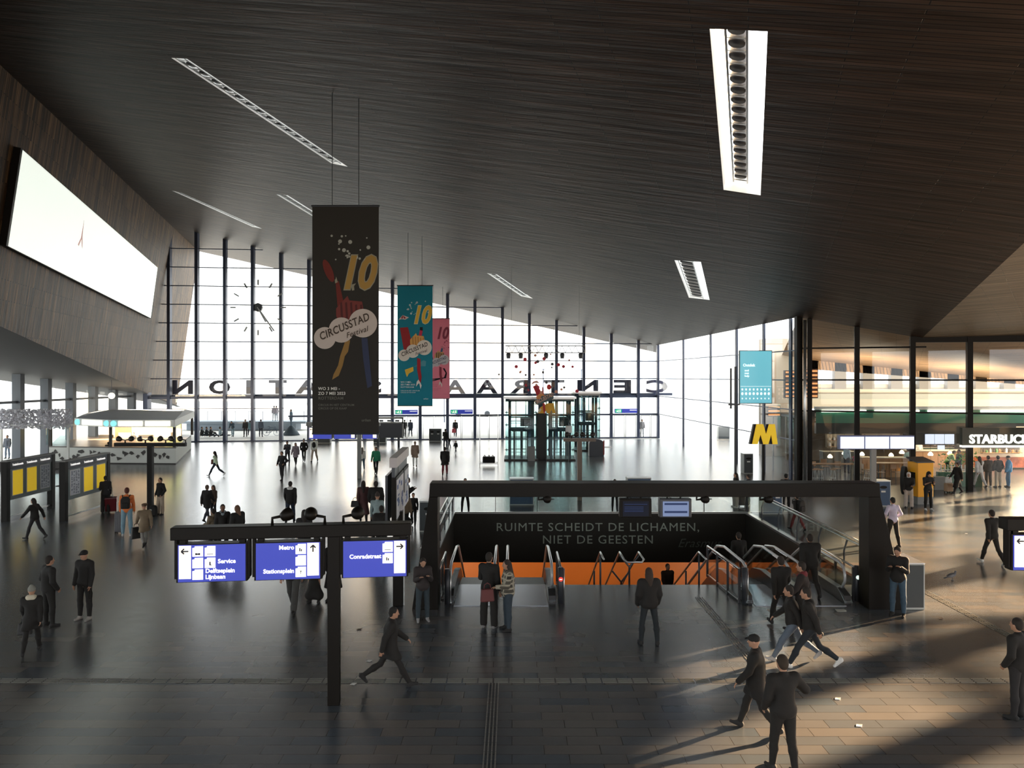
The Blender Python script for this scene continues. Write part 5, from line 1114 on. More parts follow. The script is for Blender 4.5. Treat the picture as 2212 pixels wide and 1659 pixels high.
# lamps in the cafe, then added upward fill
for x, y, en in ((24, 49.5, 130), (29, 50.5, 170), (32, 48, 520), (27.5, 46.5, 140)):
    ld = bpy.data.lights.new('cafe_lamp', 'AREA'); ld.energy = en; ld.size = 1.6; ld.color = (1, .78, .5); lo = bpy.data.objects.new('cafe_lamp', ld); COL.objects.link(lo); lo.location = (x, y, 3.1)
for x in (25, 32, 39):  # unseen fill added to brighten the wood ceiling and parapet
    ld = bpy.data.lights.new('cafe_uplight', 'AREA'); ld.energy = 900; ld.size = 3.0; ld.color = (1, .84, .62); lo = bpy.data.objects.new('cafe_uplight', ld); COL.objects.link(lo); lo.location = (x, 54.0, 3.7); lo.rotation_euler = (math.radians(155), 0, 0)

_m = MATS['blossom']; _nt = _m.node_tree; _tl = _nt.nodes.new('ShaderNodeBsdfTranslucent'); _tl.inputs[0].default_value = (.92, .91, .94, 1); _mx = _nt.nodes.new('ShaderNodeMixShader'); _mx.inputs[0].default_value = .6
_nt.links.new(_nt.nodes['Principled BSDF'].outputs[0], _mx.inputs[1]); _nt.links.new(_tl.outputs[0], _mx.inputs[2]); _nt.links.new(_mx.outputs[0], _nt.nodes['Material Output'].inputs[0])

# more cafe furniture: cabinets, chairs, pendant lamps, menu boards
def cabinet(px0, px1, Y, h, label, m, glow=False):
    xa, xb = P(px0, 0, Y).x, P(px1, 0, Y).x; t = thing('cafe_cabinet', ((xa+xb)/2, Y, 0), 0, label, 'cabinet', 'cabinets in the cafe'); W = xb-xa
    MB().bbox((-W/2, 0, 0), (W/2, .6, h)).build('body', m, t); n = max(2, int(W/.6))
    for k in range(n): o = MB().bbox((-W/2+W*k/n+.03, -.03, .08), (-W/2+W*(k+1)/n-.03, 0, h-.08)).build('door', m, t); MB().bbox((-W/2+W*(k+.8)/n, -.05, h*.5), (-W/2+W*(k+.8)/n+.02, -.03, h*.5+.15)).build('handle', M_STEEL, o)
    MB().bbox((-W/2-.03, -.04, h), (W/2+.03, .62, h+.04)).build('top', M_CW, t); return t
cabinet(1893, 1975, 46.5, 1.15, 'wooden cabinet inside the cafe right of the screens pole', M_WOOD); cabinet(1778, 1845, 52.5, .95, 'dark cabinet inside the cafe behind the long table', M_CD); cabinet(1990, 2060, 53.6, 1.1, 'dark green cabinet behind the yellow machine', M_CG); cabinet(1862, 1884, 48.0, 1.0, 'pale lit cabinet left of the screens pole', mat('cab_pale', (.8, .6, .36), .6))
def chair(px, Y, rz, label):
    t = thing('cafe_chair', (P(px, 0, Y).x, Y, 0), rz, label, 'chair', 'chairs in the cafe'); MB().bbox((-.2, -.2, .44), (.2, .2, .48)).build('seat', M_WOOD, t, bevel=.01); MB().bbox((-.2, .17, .6), (.2, .2, .9)).build('backrest', M_WOOD, t, bevel=.01)
    for x in (-.18, .18):
        for y in (-.18, .18): MB().bbox((x-.015, y-.015, 0), (x+.015, y+.015, .44 if y < 0 else .62)).build('leg', M_CD, t)
for i, (px, Y) in enumerate(((1762, 46.8), (1782, 48.2), (1806, 47.0), (1871, 45.6), (1902, 45.2), (1935, 45.4), (1958, 45.8))): chair(px, Y, random.uniform(-2, 2), 'wooden cafe chair, %s from the left' % ['first', 'second', 'third', 'fourth', 'fifth', 'sixth', 'seventh'][i])
for i, (px, Y, py) in enumerate(((1793, 49, 985), (1824, 51, 978), (1862, 49, 980), (1925, 50, 982), (1948, 49, 976), (2010, 48, 980), (2052, 49, 978))):
    q = P(px, py, Y); t = thing('pendant_lamp', q, 0, 'white pendant lamp in the cafe, %s from the left' % ['first', 'second', 'third', 'fourth', 'fifth', 'sixth', 'seventh'][i], 'lamp', 'pendant lamps in the cafe')
    MB().lathe((0, 0, 0), [(.14, -.12), (.16, -.05), (.10, .06), (.03, .12)], 14).build('lamp_shade', mat('pendant_glow', (.9, .85, .7), .5, emit=(1, .85, .6), es=2.5), t, True); MB().tube([(0, 0, .12), (0, 0, max(.2, 3.15-q.z))], .01, 5).build('cord', M_BLACK, t)
t = thing('menu_board', (P(1785, 0, 45.6).x, 45.1, 0), 0, 'dark menu board with cream tiles on the fascia left of the screens', 'sign')
MB().bbox((-1.1, -.06, 3.38), (3.6, -.01, 4.1)).build('board', M_CD, t)
for x0_ in (-.9, .4, 2.4):
    mb = MB()
    for a in (0, .26):
        for b in (0, .26): mb.bbox((x0_+a, -.08, 3.48+b), (x0_+a+.2, -.06, 3.68+b))
    mb.build('cream_tiles', M_CW, t)
# ================================================================== people: body and clothes as smooth distance-field surfaces
def _cap(p, a, b, ra, rb):
    ab = b-a; L2 = float(ab@ab)+1e-9; t = np.clip((p-a)@ab/L2, 0, 1); d = np.linalg.norm(p-(a+t[..., None]*ab), axis=-1)
    return d-(ra+(rb-ra)*t)
def _ell(p, c, r, R):
    q = (p-c)@R; k0 = np.linalg.norm(q/r, axis=-1)+1e-9; k1 = np.linalg.norm(q/(r*r), axis=-1)+1e-9
    return k0*(k0-1)/k1
def sdf_mesh(prims, h, zmin=None):
    """prims: ('c',a,b,ra,rb,k) or ('e',c,r,R,k); returns verts, quads by surface nets"""
    los, his = [], []
    for q in prims:
        if q[0] == 'c':
            m = max(q[3], q[4]); los.append(np.minimum(q[1], q[2])-m); his.append(np.maximum(q[1], q[2])+m)
        else: m = max(q[2]); los.append(q[1]-m); his.append(q[1]+m)
    lo = np.min(los, 0)-3*h; hi = np.max(his, 0)+3*h; n = np.ceil((hi-lo)/h).astype(int)+1
    F = np.full(n, .2)
    ax = [lo[i]+h*np.arange(n[i]) for i in range(3)]
    for q, l, u in zip(prims, los, his):
        k = q[-1]; i0 = np.maximum(0, np.floor((l-k-2*h-lo)/h).astype(int)); i1 = np.minimum(n, np.ceil((u+k+2*h-lo)/h).astype(int)+1)
        g = np.stack(np.meshgrid(*[ax[i][i0[i]:i1[i]] for i in range(3)], indexing='ij'), -1)
        d = _cap(g, q[1], q[2], q[3], q[4]) if q[0] == 'c' else _ell(g, q[1], q[2], q[3])
        sl = tuple(slice(i0[i], i1[i]) for i in range(3)); f = F[sl]
        hh = np.clip(.5+.5*(f-d)/k, 0, 1); F[sl] = f*(1-hh)+d*hh-k*hh*(1-hh)
    if zmin is not None: F = np.maximum(F, zmin-ax[2][None, None, :])
    S = F < 0; c = [S[i:n[0]-1+i, j:n[1]-1+j, k:n[2]-1+k] for i in (0, 1) for j in (0, 1) for k in (0, 1)]
    cnt = sum(x.astype(int) for x in c); act = (cnt > 0) & (cnt < 8); idx = np.full(act.shape, -1); cells = np.argwhere(act); idx[act] = np.arange(len(cells))
    acc = np.zeros((len(cells), 3)); num = np.zeros(len(cells)); offs = [(i, j, k) for i in (0, 1) for j in (0, 1) for k in (0, 1)]
    for a in offs:
        for b in offs:
            if sum(abs(x-y) for x, y in zip(a, b)) == 1 and a < b:
                fa = F[cells[:, 0]+a[0], cells[:, 1]+a[1], cells[:, 2]+a[2]]; fb = F[cells[:, 0]+b[0], cells[:, 1]+b[1], cells[:, 2]+b[2]]
                m = (fa < 0) != (fb < 0); t = np.where(m, fa/np.where(m, fa-fb, 1), 0)
                acc += np.where(m[:, None], np.array(a)+t[:, None]*(np.array(b)-np.array(a)), 0); num += m
    V = lo+h*(cells+acc/num[:, None]); faces = []
    for axn in range(3):
        o = [0, 0, 0]; o[axn] = 1; u, v = [(1, 2), (2, 0), (0, 1)][axn]
        A = S[:n[0]-1, :n[1]-1, :n[2]-1]; B = S[o[0]:n[0]-1+o[0], o[1]:n[1]-1+o[1], o[2]:n[2]-1+o[2]]
        e = np.argwhere(A != B); e = e[(e[:, u] > 0) & (e[:, v] > 0)]
        if not len(e): continue
        eu = np.zeros(3, int); eu[u] = 1; ev = np.zeros(3, int); ev[v] = 1
        q = [idx[tuple((e-x).T)] for x in (eu+ev, ev, 0*eu, eu)]; q = np.stack(q, 1); inside = A[tuple(e.T)]
        q[~inside] = q[~inside][:, ::-1]; faces.append(q)
    Fq = np.concatenate(faces); Fq = Fq[(Fq >= 0).all(1)]
    return V, Fq
def np_mesh(name, V, Fq, m, parent):
    me = bpy.data.meshes.new(name); me.vertices.add(len(V)); me.vertices.foreach_set('co', V.astype(np.float32).ravel())
    me.loops.add(len(Fq)*4); me.loops.foreach_set('vertex_index', Fq.astype(np.int32).ravel()); me.polygons.add(len(Fq))
    me.polygons.foreach_set('loop_start', np.arange(0, len(Fq)*4, 4, dtype=np.int32)); me.polygons.foreach_set('use_smooth', np.ones(len(Fq), bool))
    me.update(calc_edges=True); me.validate(); me.materials.append(m); o = bpy.data.objects.new(name, me); COL.objects.link(o)
    if parent is not None: o.parent = parent
    return o
A_ = np.array; I3 = np.eye(3)
def rotx(a): c, s = math.cos(a), math.sin(a); return A_([[1, 0, 0], [0, c, -s], [0, s, c]])
def rotz(a): c, s = math.cos(a), math.sin(a); return A_([[c, -s, 0], [s, c, 0], [0, 0, 1]])
D = math.radians
# pose: legs [(swing, knee, abduct)] left,right; arms [(swing, abduct, elbow, inward)]; lean; head pitch(down+), head yaw; lift
POSES = dict(
    stand=dict(legs=[(0, 0, 4), (2, 4, 4)], arms=[(3, 9, 12, .1), (3, 9, 14, .1)]),
    wide=dict(legs=[(3, 3, 9), (-2, 3, 9)], arms=[(3, 12, 25, .2), (3, 12, 25, .2)]),
    relaxed=dict(legs=[(0, 0, 3), (10, 14, 6)], arms=[(5, 10, 20, .2), (2, 8, 10, .1)]),
    walkL=dict(legs=[(24, 6, 2), (-18, 18, 2)], arms=[(-18, 8, 12, .1), (20, 8, 22, .1)]),
    walkR=dict(legs=[(-18, 20, 2), (22, 5, 2)], arms=[(20, 8, 22, .1), (-18, 8, 12, .1)]),
    stride=dict(legs=[(33, 8, 2), (-27, 30, 2)], arms=[(-25, 9, 15, .1), (28, 9, 30, .1)], lean=5),
    strideR=dict(legs=[(-27, 32, 2), (32, 6, 2)], arms=[(28, 9, 30, .1), (-25, 9, 15, .1)], lean=5),
    phone=dict(legs=[(0, 0, 4), (4, 6, 4)], arms=[(18, 8, 105, .45), (18, 8, 100, .45)], hp=28),
    phonewalk=dict(legs=[(20, 5, 2), (-14, 16, 2)], arms=[(15, 8, 100, .4), (-10, 8, 15, .1)], hp=22),
    pockets=dict(legs=[(0, 0, 4), (5, 6, 5)], arms=[(-8, 20, 42, .45), (-8, 20, 42, .45)]),
    pocketwalk=dict(legs=[(22, 5, 3), (-16, 15, 3)], arms=[(-8, 18, 40, .45), (-8, 18, 40, .45)]),
    akimbo=dict(legs=[(12, 3, 3), (-8, 8, 3)], arms=[(-18, 34, 70, .7), (-10, 25, 60, .5)]),
    reach=dict(legs=[(14, 4, 3), (-12, 26, 3)], arms=[(5, 12, 12, .1), (10, 62, 8, -.2)], hp=12),
    armout=dict(legs=[(24, 8, 2), (-20, 22, 2)], arms=[(38, 14, 10, -.1), (-28, 18, 12, .0)], lean=4),
    elbow=dict(legs=[(10, 4, 2), (-6, 8, 2)], arms=[(5, 10, 30, .3), (5, 42, 110, .75)], hp=10),
    hold=dict(legs=[(0, 0, 4), (3, 4, 4)], arms=[(12, 10, 75, .3), (5, 8, 15, .1)], hp=8),
    sit=dict(legs=[(84, 80, 8), (80, 92, 8)], arms=[(25, 10, 50, .3), (25, 10, 55, .3)], lean=8),
    sitfloor=dict(legs=[(118, 75, 12), (92, 3, 8)], arms=[(30, 12, 50, .3), (-20, 15, 10, 0)], lean=-4),
    crouch=dict(legs=[(95, 120, 10), (40, 110, 6)], arms=[(45, 10, 40, .3), (45, 12, 50, .3)], lean=28, hp=10),
    bend=dict(legs=[(18, 12, 3), (-4, 14, 3)], arms=[(50, 8, 50, .2), (45, 8, 40, .2)], lean=32, hp=10),
    ride=dict(legs=[(62, 80, 6), (38, 60, 6)], arms=[(58, 10, 20, .1), (58, 10, 20, .1)], lean=22),
)
SKIN = [mat('skin_a', (.40, .22, .14), .6), mat('skin_b', (.18, .09, .055), .6), mat('skin_c', (.52, .32, .22), .6)]
def skeleton(pose, ht, build):
    s = ht/1.75; p = POSES[pose]; J = {}; lean = D(p.get('lean', 0)); X = A_([1., 0, 0])
    pel = A_([0, 0, .94]); RL = rotx(-lean)
    def up(v): return pel+RL@(A_(v)-pel)
    J['pel'] = pel; J['waist'] = up([0, -.005, 1.08]); J['chest'] = up([0, -.005, 1.28]); J['neck'] = up([0, -.01, 1.46])
    hp = D(p.get('hp', 4)); hy = D(p.get('hy', 0)); RH = RL@rotz(hy)@rotx(-hp*.9)
    J['headb'] = up([0, .0, 1.52]); J['head'] = J['headb']+RH@A_([0, .02, .115]); J['RH'] = RH
    for i, sd_ in enumerate((-1, 1)):
        sw, kn, ab = [D(v) for v in p['legs'][i]]; hip = A_([sd_*.092, 0, .90])
        th = A_([sd_*math.sin(ab), math.sin(sw)*math.cos(ab), -math.cos(sw)*math.cos(ab)]); knee = hip+.425*th; sa = sw-kn
        sh = A_([sd_*math.sin(ab)*.4, math.sin(sa), -math.cos(sa)]); sh /= np.linalg.norm(sh); ank = knee+.41*sh
        fa = 0.0
        if sa < D(-14): fa = max(sa*.95+D(8), D(-60))
        elif sa > D(8) and pose not in ('sit', 'sitfloor', 'ride'): fa = min(sa*.7, D(16))
        if pose == 'sitfloor': fa = D(30)
        fd = A_([sd_*.12, math.cos(fa), math.sin(fa)]); fd /= np.linalg.norm(fd); fu = A_([0, -math.sin(fa), math.cos(fa)])
        J['leg%d' % i] = (hip, knee, ank, fd, fu)
        sw, ab, el, inn = p['arms'][i]; sw, ab, el = D(sw), D(ab), D(el); so = up([sd_*.175*build, 0, 1.415])
        ua = A_([sd_*math.sin(ab), math.sin(sw)*math.cos(ab), -math.cos(sw)*math.cos(ab)]); ua = RL@ua; elb = so+.285*ua; fs = sw+el
        fo = A_([sd_*math.sin(ab)*.3-sd_*inn*math.sin(min(el, D(90))), math.sin(fs), -math.cos(fs)]); fo = RL@fo; fo /= np.linalg.norm(fo); wr = elb+.25*fo
        J['arm%d' % i] = (so, elb, wr, fo, sd_)
    lowest = min(min((J['leg%d' % i][2]-.075*J['leg%d' % i][4]-.045*J['leg%d' % i][3])[2], (J['leg%d' % i][2]-.075*J['leg%d' % i][4]+.16*J['leg%d' % i][3])[2]) for i in (0, 1))
    if pose == 'sitfloor': lowest = min(lowest, .94-.10)
    J['drop'] = lowest-.012; J['s'] = s; return J
def body_prims(J, build, fine):
    P_ = []; c = lambda a, b, ra, rb, k=.02: P_.append(('c', A_(a), A_(b), ra, rb, k)); e = lambda ce, r, R=I3, k=.02: P_.append(('e', A_(ce), A_(r), R, k))
    w_ = build
    c(J['pel']-[.07, 0, .02], J['pel']+[.07, 0, -.02], .105*w_, .105*w_, .04); c(J['pel'], J['waist'], .115*w_, .105*w_, .05); c(J['waist'], J['chest'], .11*w_, .125*w_, .05)
    c(J['arm0'][0]*.62+J['chest']*.38, J['arm1'][0]*.62+J['chest']*.38, .088, .088, .05); c(J['arm0'][0], J['arm1'][0], .055, .055, .04); c(J['neck']-[0, 0, .03], J['headb']+[0, .005, .02], .056, .050, .025)
    R = J['RH']; hc = J['head']; e(hc, [.076, .096, .112], R); e(hc+R@A_([0, .022, -.052]), [.056, .070, .062], R, .02)
    c(hc+R@A_([0, .092, .012]), hc+R@A_([0, .112, -.022]), .009, .014, .010); c(hc+R@A_([-.018, .088, -.056]), hc+R@A_([.018, .088, -.056]), .008, .008, .006); e(hc+R@A_([0, .075, -.09]), [.022, .02, .018], R, .015)
    for sx in (-1, 1):
        e(hc+R@A_([sx*.078, -.005, -.008]), [.010, .020, .030], R, .006); c(hc+R@A_([sx*.018, .088, .026]), hc+R@A_([sx*.045, .082, .028]), .008, .007, .008)
    for i in (0, 1):
        hip, knee, ank, fd, fu = J['leg%d' % i]; c(hip, knee, .082*w_, .054, .03); mid = knee*.65+ank*.35-[0, .012, 0]; c(knee, mid, .05, .052, .02); c(mid, ank, .050, .034, .02)
        heel = ank-.04*fu-.035*fd; toe = ank-.055*fu+.14*fd; c(ank, heel, .036, .034, .02); c(heel, toe, .032, .022, .02)
        so, elb, wr, fo, sd_ = J['arm%d' % i]; c(so, elb, .048, .038, .02); c(elb, wr, .037, .025, .015)
        # hand: palm, four unequal bent fingers, thumb from the side of the palm
        upv = A_([0, 0, 1.]) if abs(fo[2]) < .8 else A_([0, 1., 0]); lat = np.cross(fo, upv); lat /= np.linalg.norm(lat)
        if abs(fo[2]) >= .8: palmn = A_([-sd_*1., 0, 0]); palmn = palmn-fo*(palmn@fo); palmn /= np.linalg.norm(palmn); lat = np.cross(fo, palmn)
        else: palmn = np.cross(lat, fo); palmn = -palmn
        Rm = np.stack([lat, fo, palmn], 1); pc_ = wr+fo*.055; e(pc_, [.040, .052, .017], Rm, .012)
        fr = .0095 if fine else .012
        for q, (ln, of) in enumerate(((.036, -.028), (.043, -.010), (.040, .009), (.031, .027))):
            b0 = wr+fo*.09+lat*of; b1 = b0+fo*ln+palmn*.012; b2 = b1+(fo*.6+palmn*.8)*ln*.75; c(b0, b1, fr, fr*.95, .004); c(b1, b2, fr*.95, fr*.85, .004)
        th = 1 if lat[1]*1 > 0 else -1
        t0 = wr+fo*.035+lat*th*.034; t1 = t0+fo*.035+lat*th*.022+palmn*.012; t2 = t1+fo*.03+palmn*.012; c(t0, t1, fr*1.25, fr*1.1, .008); c(t1, t2, fr*1.1, fr*.95, .004)
    return P_
def person(px, fy, hy_, yaw, pose, top, bot, label, hair='short', hcol=(.02, .015, .012), topc=(.02, .02, .02), botc=(.02, .022, .028), shoe=(.02, .02, .02), skin=0, build=1.0, z=0.0, Y=None, ht=None, extra=(), name='person', cat='person', group=None):
    """px, fy: photograph column/row of the feet; hy_: row of the top of the head; yaw 0 = seen from behind, 180 = facing the viewer, 90 = facing left, -90 = right"""
    if Y is None: g = G(px, fy, z)
    else: g = P(px, 0, Y); g.z = z
    Yd = g.y; full = {'sit': .78, 'sitfloor': .52, 'crouch': .66, 'bend': .88, 'ride': .9}.get(pose, 1.0)
    if ht is None: ht = (fy-hy_)/FPX*Yd/full
    ht = max(.8, min(1.98, ht))
    J = skeleton(pose, ht, build); s = J['s']; near = Yd < 30; fine = Yd < 30
    t = thing(name, (g.x, g.y, g.z), D(yaw), label, cat, group); kk = {}
    def emit(nm, prims, h, m, zmin=None):
        V, Fq = sdf_mesh(prims, h/s, zmin); V = V.copy(); V[:, 2] -= J['drop']; V *= s; return np_mesh(nm, V, Fq, m, t)
    def cm(col, tag_): 
        key = 'cloth_%s_%d_%d_%d' % (tag_, col[0]*999, col[1]*999, col[2]*999); return mat(key, col, .85, noise=.18, nscale=11, bump=.5)
    hb = .0125 if fine else (.019 if Yd < 48 else .026)
    emit('body', body_prims(J, build, fine), hb, SKIN[skin]); hg = hb*1.35
    w_ = build
    # trousers / skirt
    def leg_pr(r1, r2, r3):
        pr = [('c', J['pel']-[.07, 0, 0], J['pel']+[.07, 0, 0], .122*w_, .122*w_, .04)]
        for i in (0, 1):
            hip, knee, ank, fd, fu = J['leg%d' % i]; mid = knee*.65+ank*.35-A_([0, .012, 0]); pr += [('c', hip, knee, r1*w_, r2, .035), ('c', knee, mid, r2, max(.069, r3), .03), ('c', mid, ank+(knee-ank)*.04, max(.067, r3), max(r3, .05), .03)]
        return pr
    if bot in ('trousers', 'jeans'): emit('trousers', leg_pr(.098, .068, .052), hg, cm(botc, 'b'))
    elif bot == 'slim': emit('trousers', leg_pr(.092, .060, .043), hg, cm(botc, 'b'))
    elif bot == 'wide': emit('trousers', leg_pr(.105, .088, .085), hg, cm(botc, 'b'))
    elif bot == 'skirt':
        k0, k1 = J['leg0'][1], J['leg1'][1]; a0, a1 = J['leg0'][2], J['leg1'][2]; e0, e1 = k0*.25+a0*.75, k1*.25+a1*.75
        emit('skirt', [('c', J['waist'], J['pel'], .12*w_, .14*w_, .05), ('c', J['pel'], (k0+k1)/2, .15*w_, .15, .06), ('c', (k0+k1)/2, e0, .14, .13, .07), ('c', (k0+k1)/2, e1, .14, .13, .07), ('c', e0, e1, .12, .12, .07)], hg, cm(botc, 'b'))
    # top
    def torso(inf, hem=0.0, ar=.012, sleeve=1.0):
        pr = [('c', J['pel']+[-.055, 0, .03-hem], J['pel']+[.055, 0, .03-hem], .118*w_+inf, .118*w_+inf, .05), ('c', J['pel'], J['waist'], .122*w_+inf, .118*w_+inf, .05), ('c', J['waist'], J['chest'], .118*w_+inf, .132*w_+inf, .05),
              ('c', J['arm0'][0]*.62+J['chest']*.38, J['arm1'][0]*.62+J['chest']*.38, .09+inf, .09+inf, .05), ('c', J['arm0'][0], J['arm1'][0], .06+inf*.8, .06+inf*.8, .045), ('c', J['neck']-[0, 0, .04], J['neck']+(J['headb']-J['neck'])*.3, .066+inf*.3, .060+inf*.3, .02)]
        for i in (0, 1):
            so, elb, wr, fo, sd_ = J['arm%d' % i]; pr.append(('c', so, elb, .052+ar+inf*.4, .043+ar+inf*.3, .03))
            if sleeve >= 1: pr.append(('c', elb, wr+fo*.01, .043+ar+inf*.3, .033+ar+inf*.15, .02))
        return pr
    if top == 'shirt': pr = torso(.006)
    elif top == 'tee': pr = torso(.008, 0, .012, .4)
    elif top == 'jacket': pr = torso(.022, .02, .018)
    elif top == 'puffer': pr = torso(.042, .02, .032)
    elif top == 'hoodie': pr = torso(.022, .02, .018)+[('c', J['neck']+[-.06, -.07, -.01], J['neck']+[.06, -.07, -.01], .055, .055, .04)]
    elif top in ('coat', 'longcoat'):
        pr = torso(.026, .05, .018); f_ = .55 if top == 'coat' else 1.25
        pts = []
        for i in (0, 1):
            hip, knee, ank, fd, fu = J['leg%d' % i]
            e_ = hip*(1-f_)+knee*f_ if f_ <= 1 else knee*(2-f_)+ank*(f_-1); pts.append(e_); pr.append(('c', J['pel']+(hip-J['pel'])*.4, e_, .135*w_, .125*w_ if top == 'coat' else .14*w_, .06))
        pr.append(('c', pts[0], pts[1], .105*w_, .105*w_, .06))
    nm = {'shirt': 'shirt', 'tee': 'shirt', 'jacket': 'jacket', 'puffer': 'jacket', 'hoodie': 'hooded_jacket', 'coat': 'coat', 'longcoat': 'coat'}[top]
    zm = {'shirt': .86, 'tee': .86, 'jacket': .84, 'puffer': .83, 'hoodie': .84}.get(top)
    if top in ('coat', 'longcoat'): zm = min(q_[2] for q_ in pts)-.02
    if pose in ('sit', 'sitfloor', 'crouch', 'bend', 'ride'): zm = None
    emit(nm, pr, hg, cm(topc, 't'), zm)
    # shoes
    for i in (0, 1):
        hip, knee, ank, fd, fu = J['leg%d' % i]; heel = ank-.045*fu-.04*fd; toe = ank-.060*fu+.155*fd
        emit('shoe', [('c', ank, heel, .044, .040, .02), ('c', heel, toe, .040, .028, .02), ('c', ank, toe*.6+heel*.4, .040, .034, .02), ('c', heel-.02*fu, toe-.004*fu, .034, .030, .01)], hg*.85, cm(shoe, 's'))
    R = J['RH']; hc = J['head']; H = lambda v: hc+R@A_(v, float)
    hp_ = []
    if hair in ('short', 'bun', 'long', 'bald_fringe', 'curly', 'pony'):
        ex = .012 if hair == 'curly' else 0
        hp_ += [('e', H([0, -.014, .020]), A_([.084+ex, .100+ex, .108+ex]), R, .01), ('e', H([0, -.045, -.01]), A_([.078+ex, .068+ex, .085+ex]), R, .02), ('c', H([-.05, .05, .095]), H([.05, .05, .095]), .022, .022, .02)]
        hp_ = [('e', H([0, -.020, .028]), A_([.085+ex, .095+ex, .104+ex]), R, .01), ('e', H([0, -.048, -.015]), A_([.074+ex, .062+ex, .085+ex]), R, .02)]
    if hair == 'long': hp_ += [('c', H([0, -.06, -.02]), J['neck']+[0, -.10, -.16], .075, .062, .04), ('c', H([-.06, -.03, -.04]), J['neck']+[-.075, -.06, -.06], .034, .03, .03), ('c', H([.06, -.03, -.04]), J['neck']+[.075, -.06, -.06], .034, .03, .03)]
    if hair == 'bun': hp_ += [('e', H([0, -.10, .09]), A_([.04, .04, .04]), I3, .02)]
    if hair == 'pony': hp_ += [('c', H([0, -.10, .05]), H([0, -.15, -.10]), .03, .018, .02)]
    if hp_: emit('hair', hp_, hg*.9, cm(hcol, 'h'))
    if hair in ('cap', 'flatcap'):
        emit('cap', [('e', H([0, -.005, .045]), A_([.088, .104, .082]), R, .01), ('c', H([-.035, .085, .05]), H([-.03, .15, .035]), .018, .010, .02), ('c', H([.035, .085, .05]), H([.03, .15, .035]), .018, .010, .02), ('c', H([-.03, .15, .035]), H([.03, .15, .035]), .010, .010, .01)], hg*.8, cm(hcol, 'h'))
    if hair in ('beanie', 'beret'):
        pr = [('e', H([0, -.008, .038]), A_([.090, .104, .094]), R, .01), ('c', H([0, -.03, .10]), H([0, -.04, .125]), .06, .045, .02)]
        if hair == 'beret': pr = [('e', H([.02, -.01, .085]), A_([.115, .12, .045]), R, .02), ('e', H([0, -.01, .04]), A_([.086, .10, .08]), R, .02)]
        emit('hat', pr, hg*.8, cm(hcol, 'h'))
    if hair in ('hood', 'scarf'):
        pr = [('e', H([0, -.022, .020]), A_([.100, .108, .122]), R, .02), ('c', H([0, -.05, -.06]), J['neck']+[0, -.03, -.03], .085, .10, .04), ('c', H([-.055, .03, -.09]), H([.055, .03, -.09]), .035, .035, .03)]
        emit('headscarf' if hair == 'scarf' else 'hood', pr, hg*.9, cm(hcol, 'h'))
    for ex in extra:
        if ex[0] == 'collar': emit('collar', [('c', J['neck']+[-.05, -.02, .0], J['neck']+[.05, -.02, .0], .085, .085, .03), ('c', J['neck']+[-.09, .03, -.03], J['neck']+[0, .09, -.05], .05, .045, .03), ('c', J['neck']+[.09, .03, -.03], J['neck']+[0, .09, -.05], .05, .045, .03)], hg*.9, cm(ex[1], 'x'))
        if ex[0] == 'vest': emit('vest', [('c', J['pel']+[0, 0, .08], J['chest'], .15*w_, .165*w_, .05), ('c', J['arm0'][0]*.7+J['chest']*.3, J['arm1'][0]*.7+J['chest']*.3, .105, .105, .05)], hg, cm(ex[1], 'x'))
        if ex[0] == 'front': emit('shirt_front', [('c', J['waist']+[0, .10, 0], J['chest']+[0, .11, .08], .05, .05, .02)], hg, cm(ex[1], 'x'))
    # carried things stay objects of their own
    Mw = Matrix.Translation(Vector(g))@Matrix.Rotation(D(yaw), 4, 'Z')
    def world(v): v = A_(v, float).copy(); v[2] -= J['drop']; return Mw@Vector(v*s)
    return t, J, world, g
def hand_of(J, i): so, elb, wr, fo, sd_ = J['arm%d' % i]; return wr+fo*.09
BAGM = {}
def handbag(p, label, col=(.02, .018, .015), w_=.34, h=.26, rz=0., name='handbag', strap=None):
    t = thing(name, (p[0], p[1], max(.01, p[2]-h-.14)), rz, label, 'bag'); m = mat('bag_%d_%d_%d' % tuple(int(c*999) for c in col), col, .6)
    MB().prism([(-w_/2, -.06, 0), (w_/2, -.06, 0), (w_*.42, -.05, h), (-w_*.42, -.05, h)], (0, .12, 0)).build('body', m, t, bevel=.03)
    MB().tube([(-w_*.25, 0, h-.01), (-w_*.2, 0, h+.10), (0, 0, h+.14), (w_*.2, 0, h+.10), (w_*.25, 0, h-.01)], .012, 8).build('handle', m, t, True); return t
def suitcase(p, label, col, h=.62, w_=.42, rz=0., tilt=0., hand=None, name='suitcase'):
    t = thing(name, (p[0], p[1], 0), rz, label, 'suitcase'); m = mat('case_%d_%d_%d' % tuple(int(c*999) for c in col), col, .4); R = Matrix.Rotation(tilt, 4, 'X')
    def bd(mb, nm, mm, **k): mb.v = [tuple(R@Vector(q)) for q in mb.v]; mb.build(nm, mm, t, **k)
    bd(MB().bbox((-w_/2, -.12, .06), (w_/2, .12, h)), 'shell', m, bevel=.04)
    mb = MB()
    for k in range(4): x = -w_*.36+w_*.24*k; mb.bbox((x-.012, -.127, .1), (x+.012, .127, h-.06))
    bd(mb, 'ribs', m)
    bd(MB().tube([(-.09, 0, h), (-.09, 0, h+.38), (.09, 0, h+.38), (.09, 0, h)], .012, 6), 'pull_handle', M_STEEL)
    for x in (-w_*.38, w_*.38):
        for y in (-.09, .09): bd(MB().lathe((x, y, .035), [(.034, -.015), (.034, .015)], 10, 'X'), 'wheel', M_BLACK)
    return t
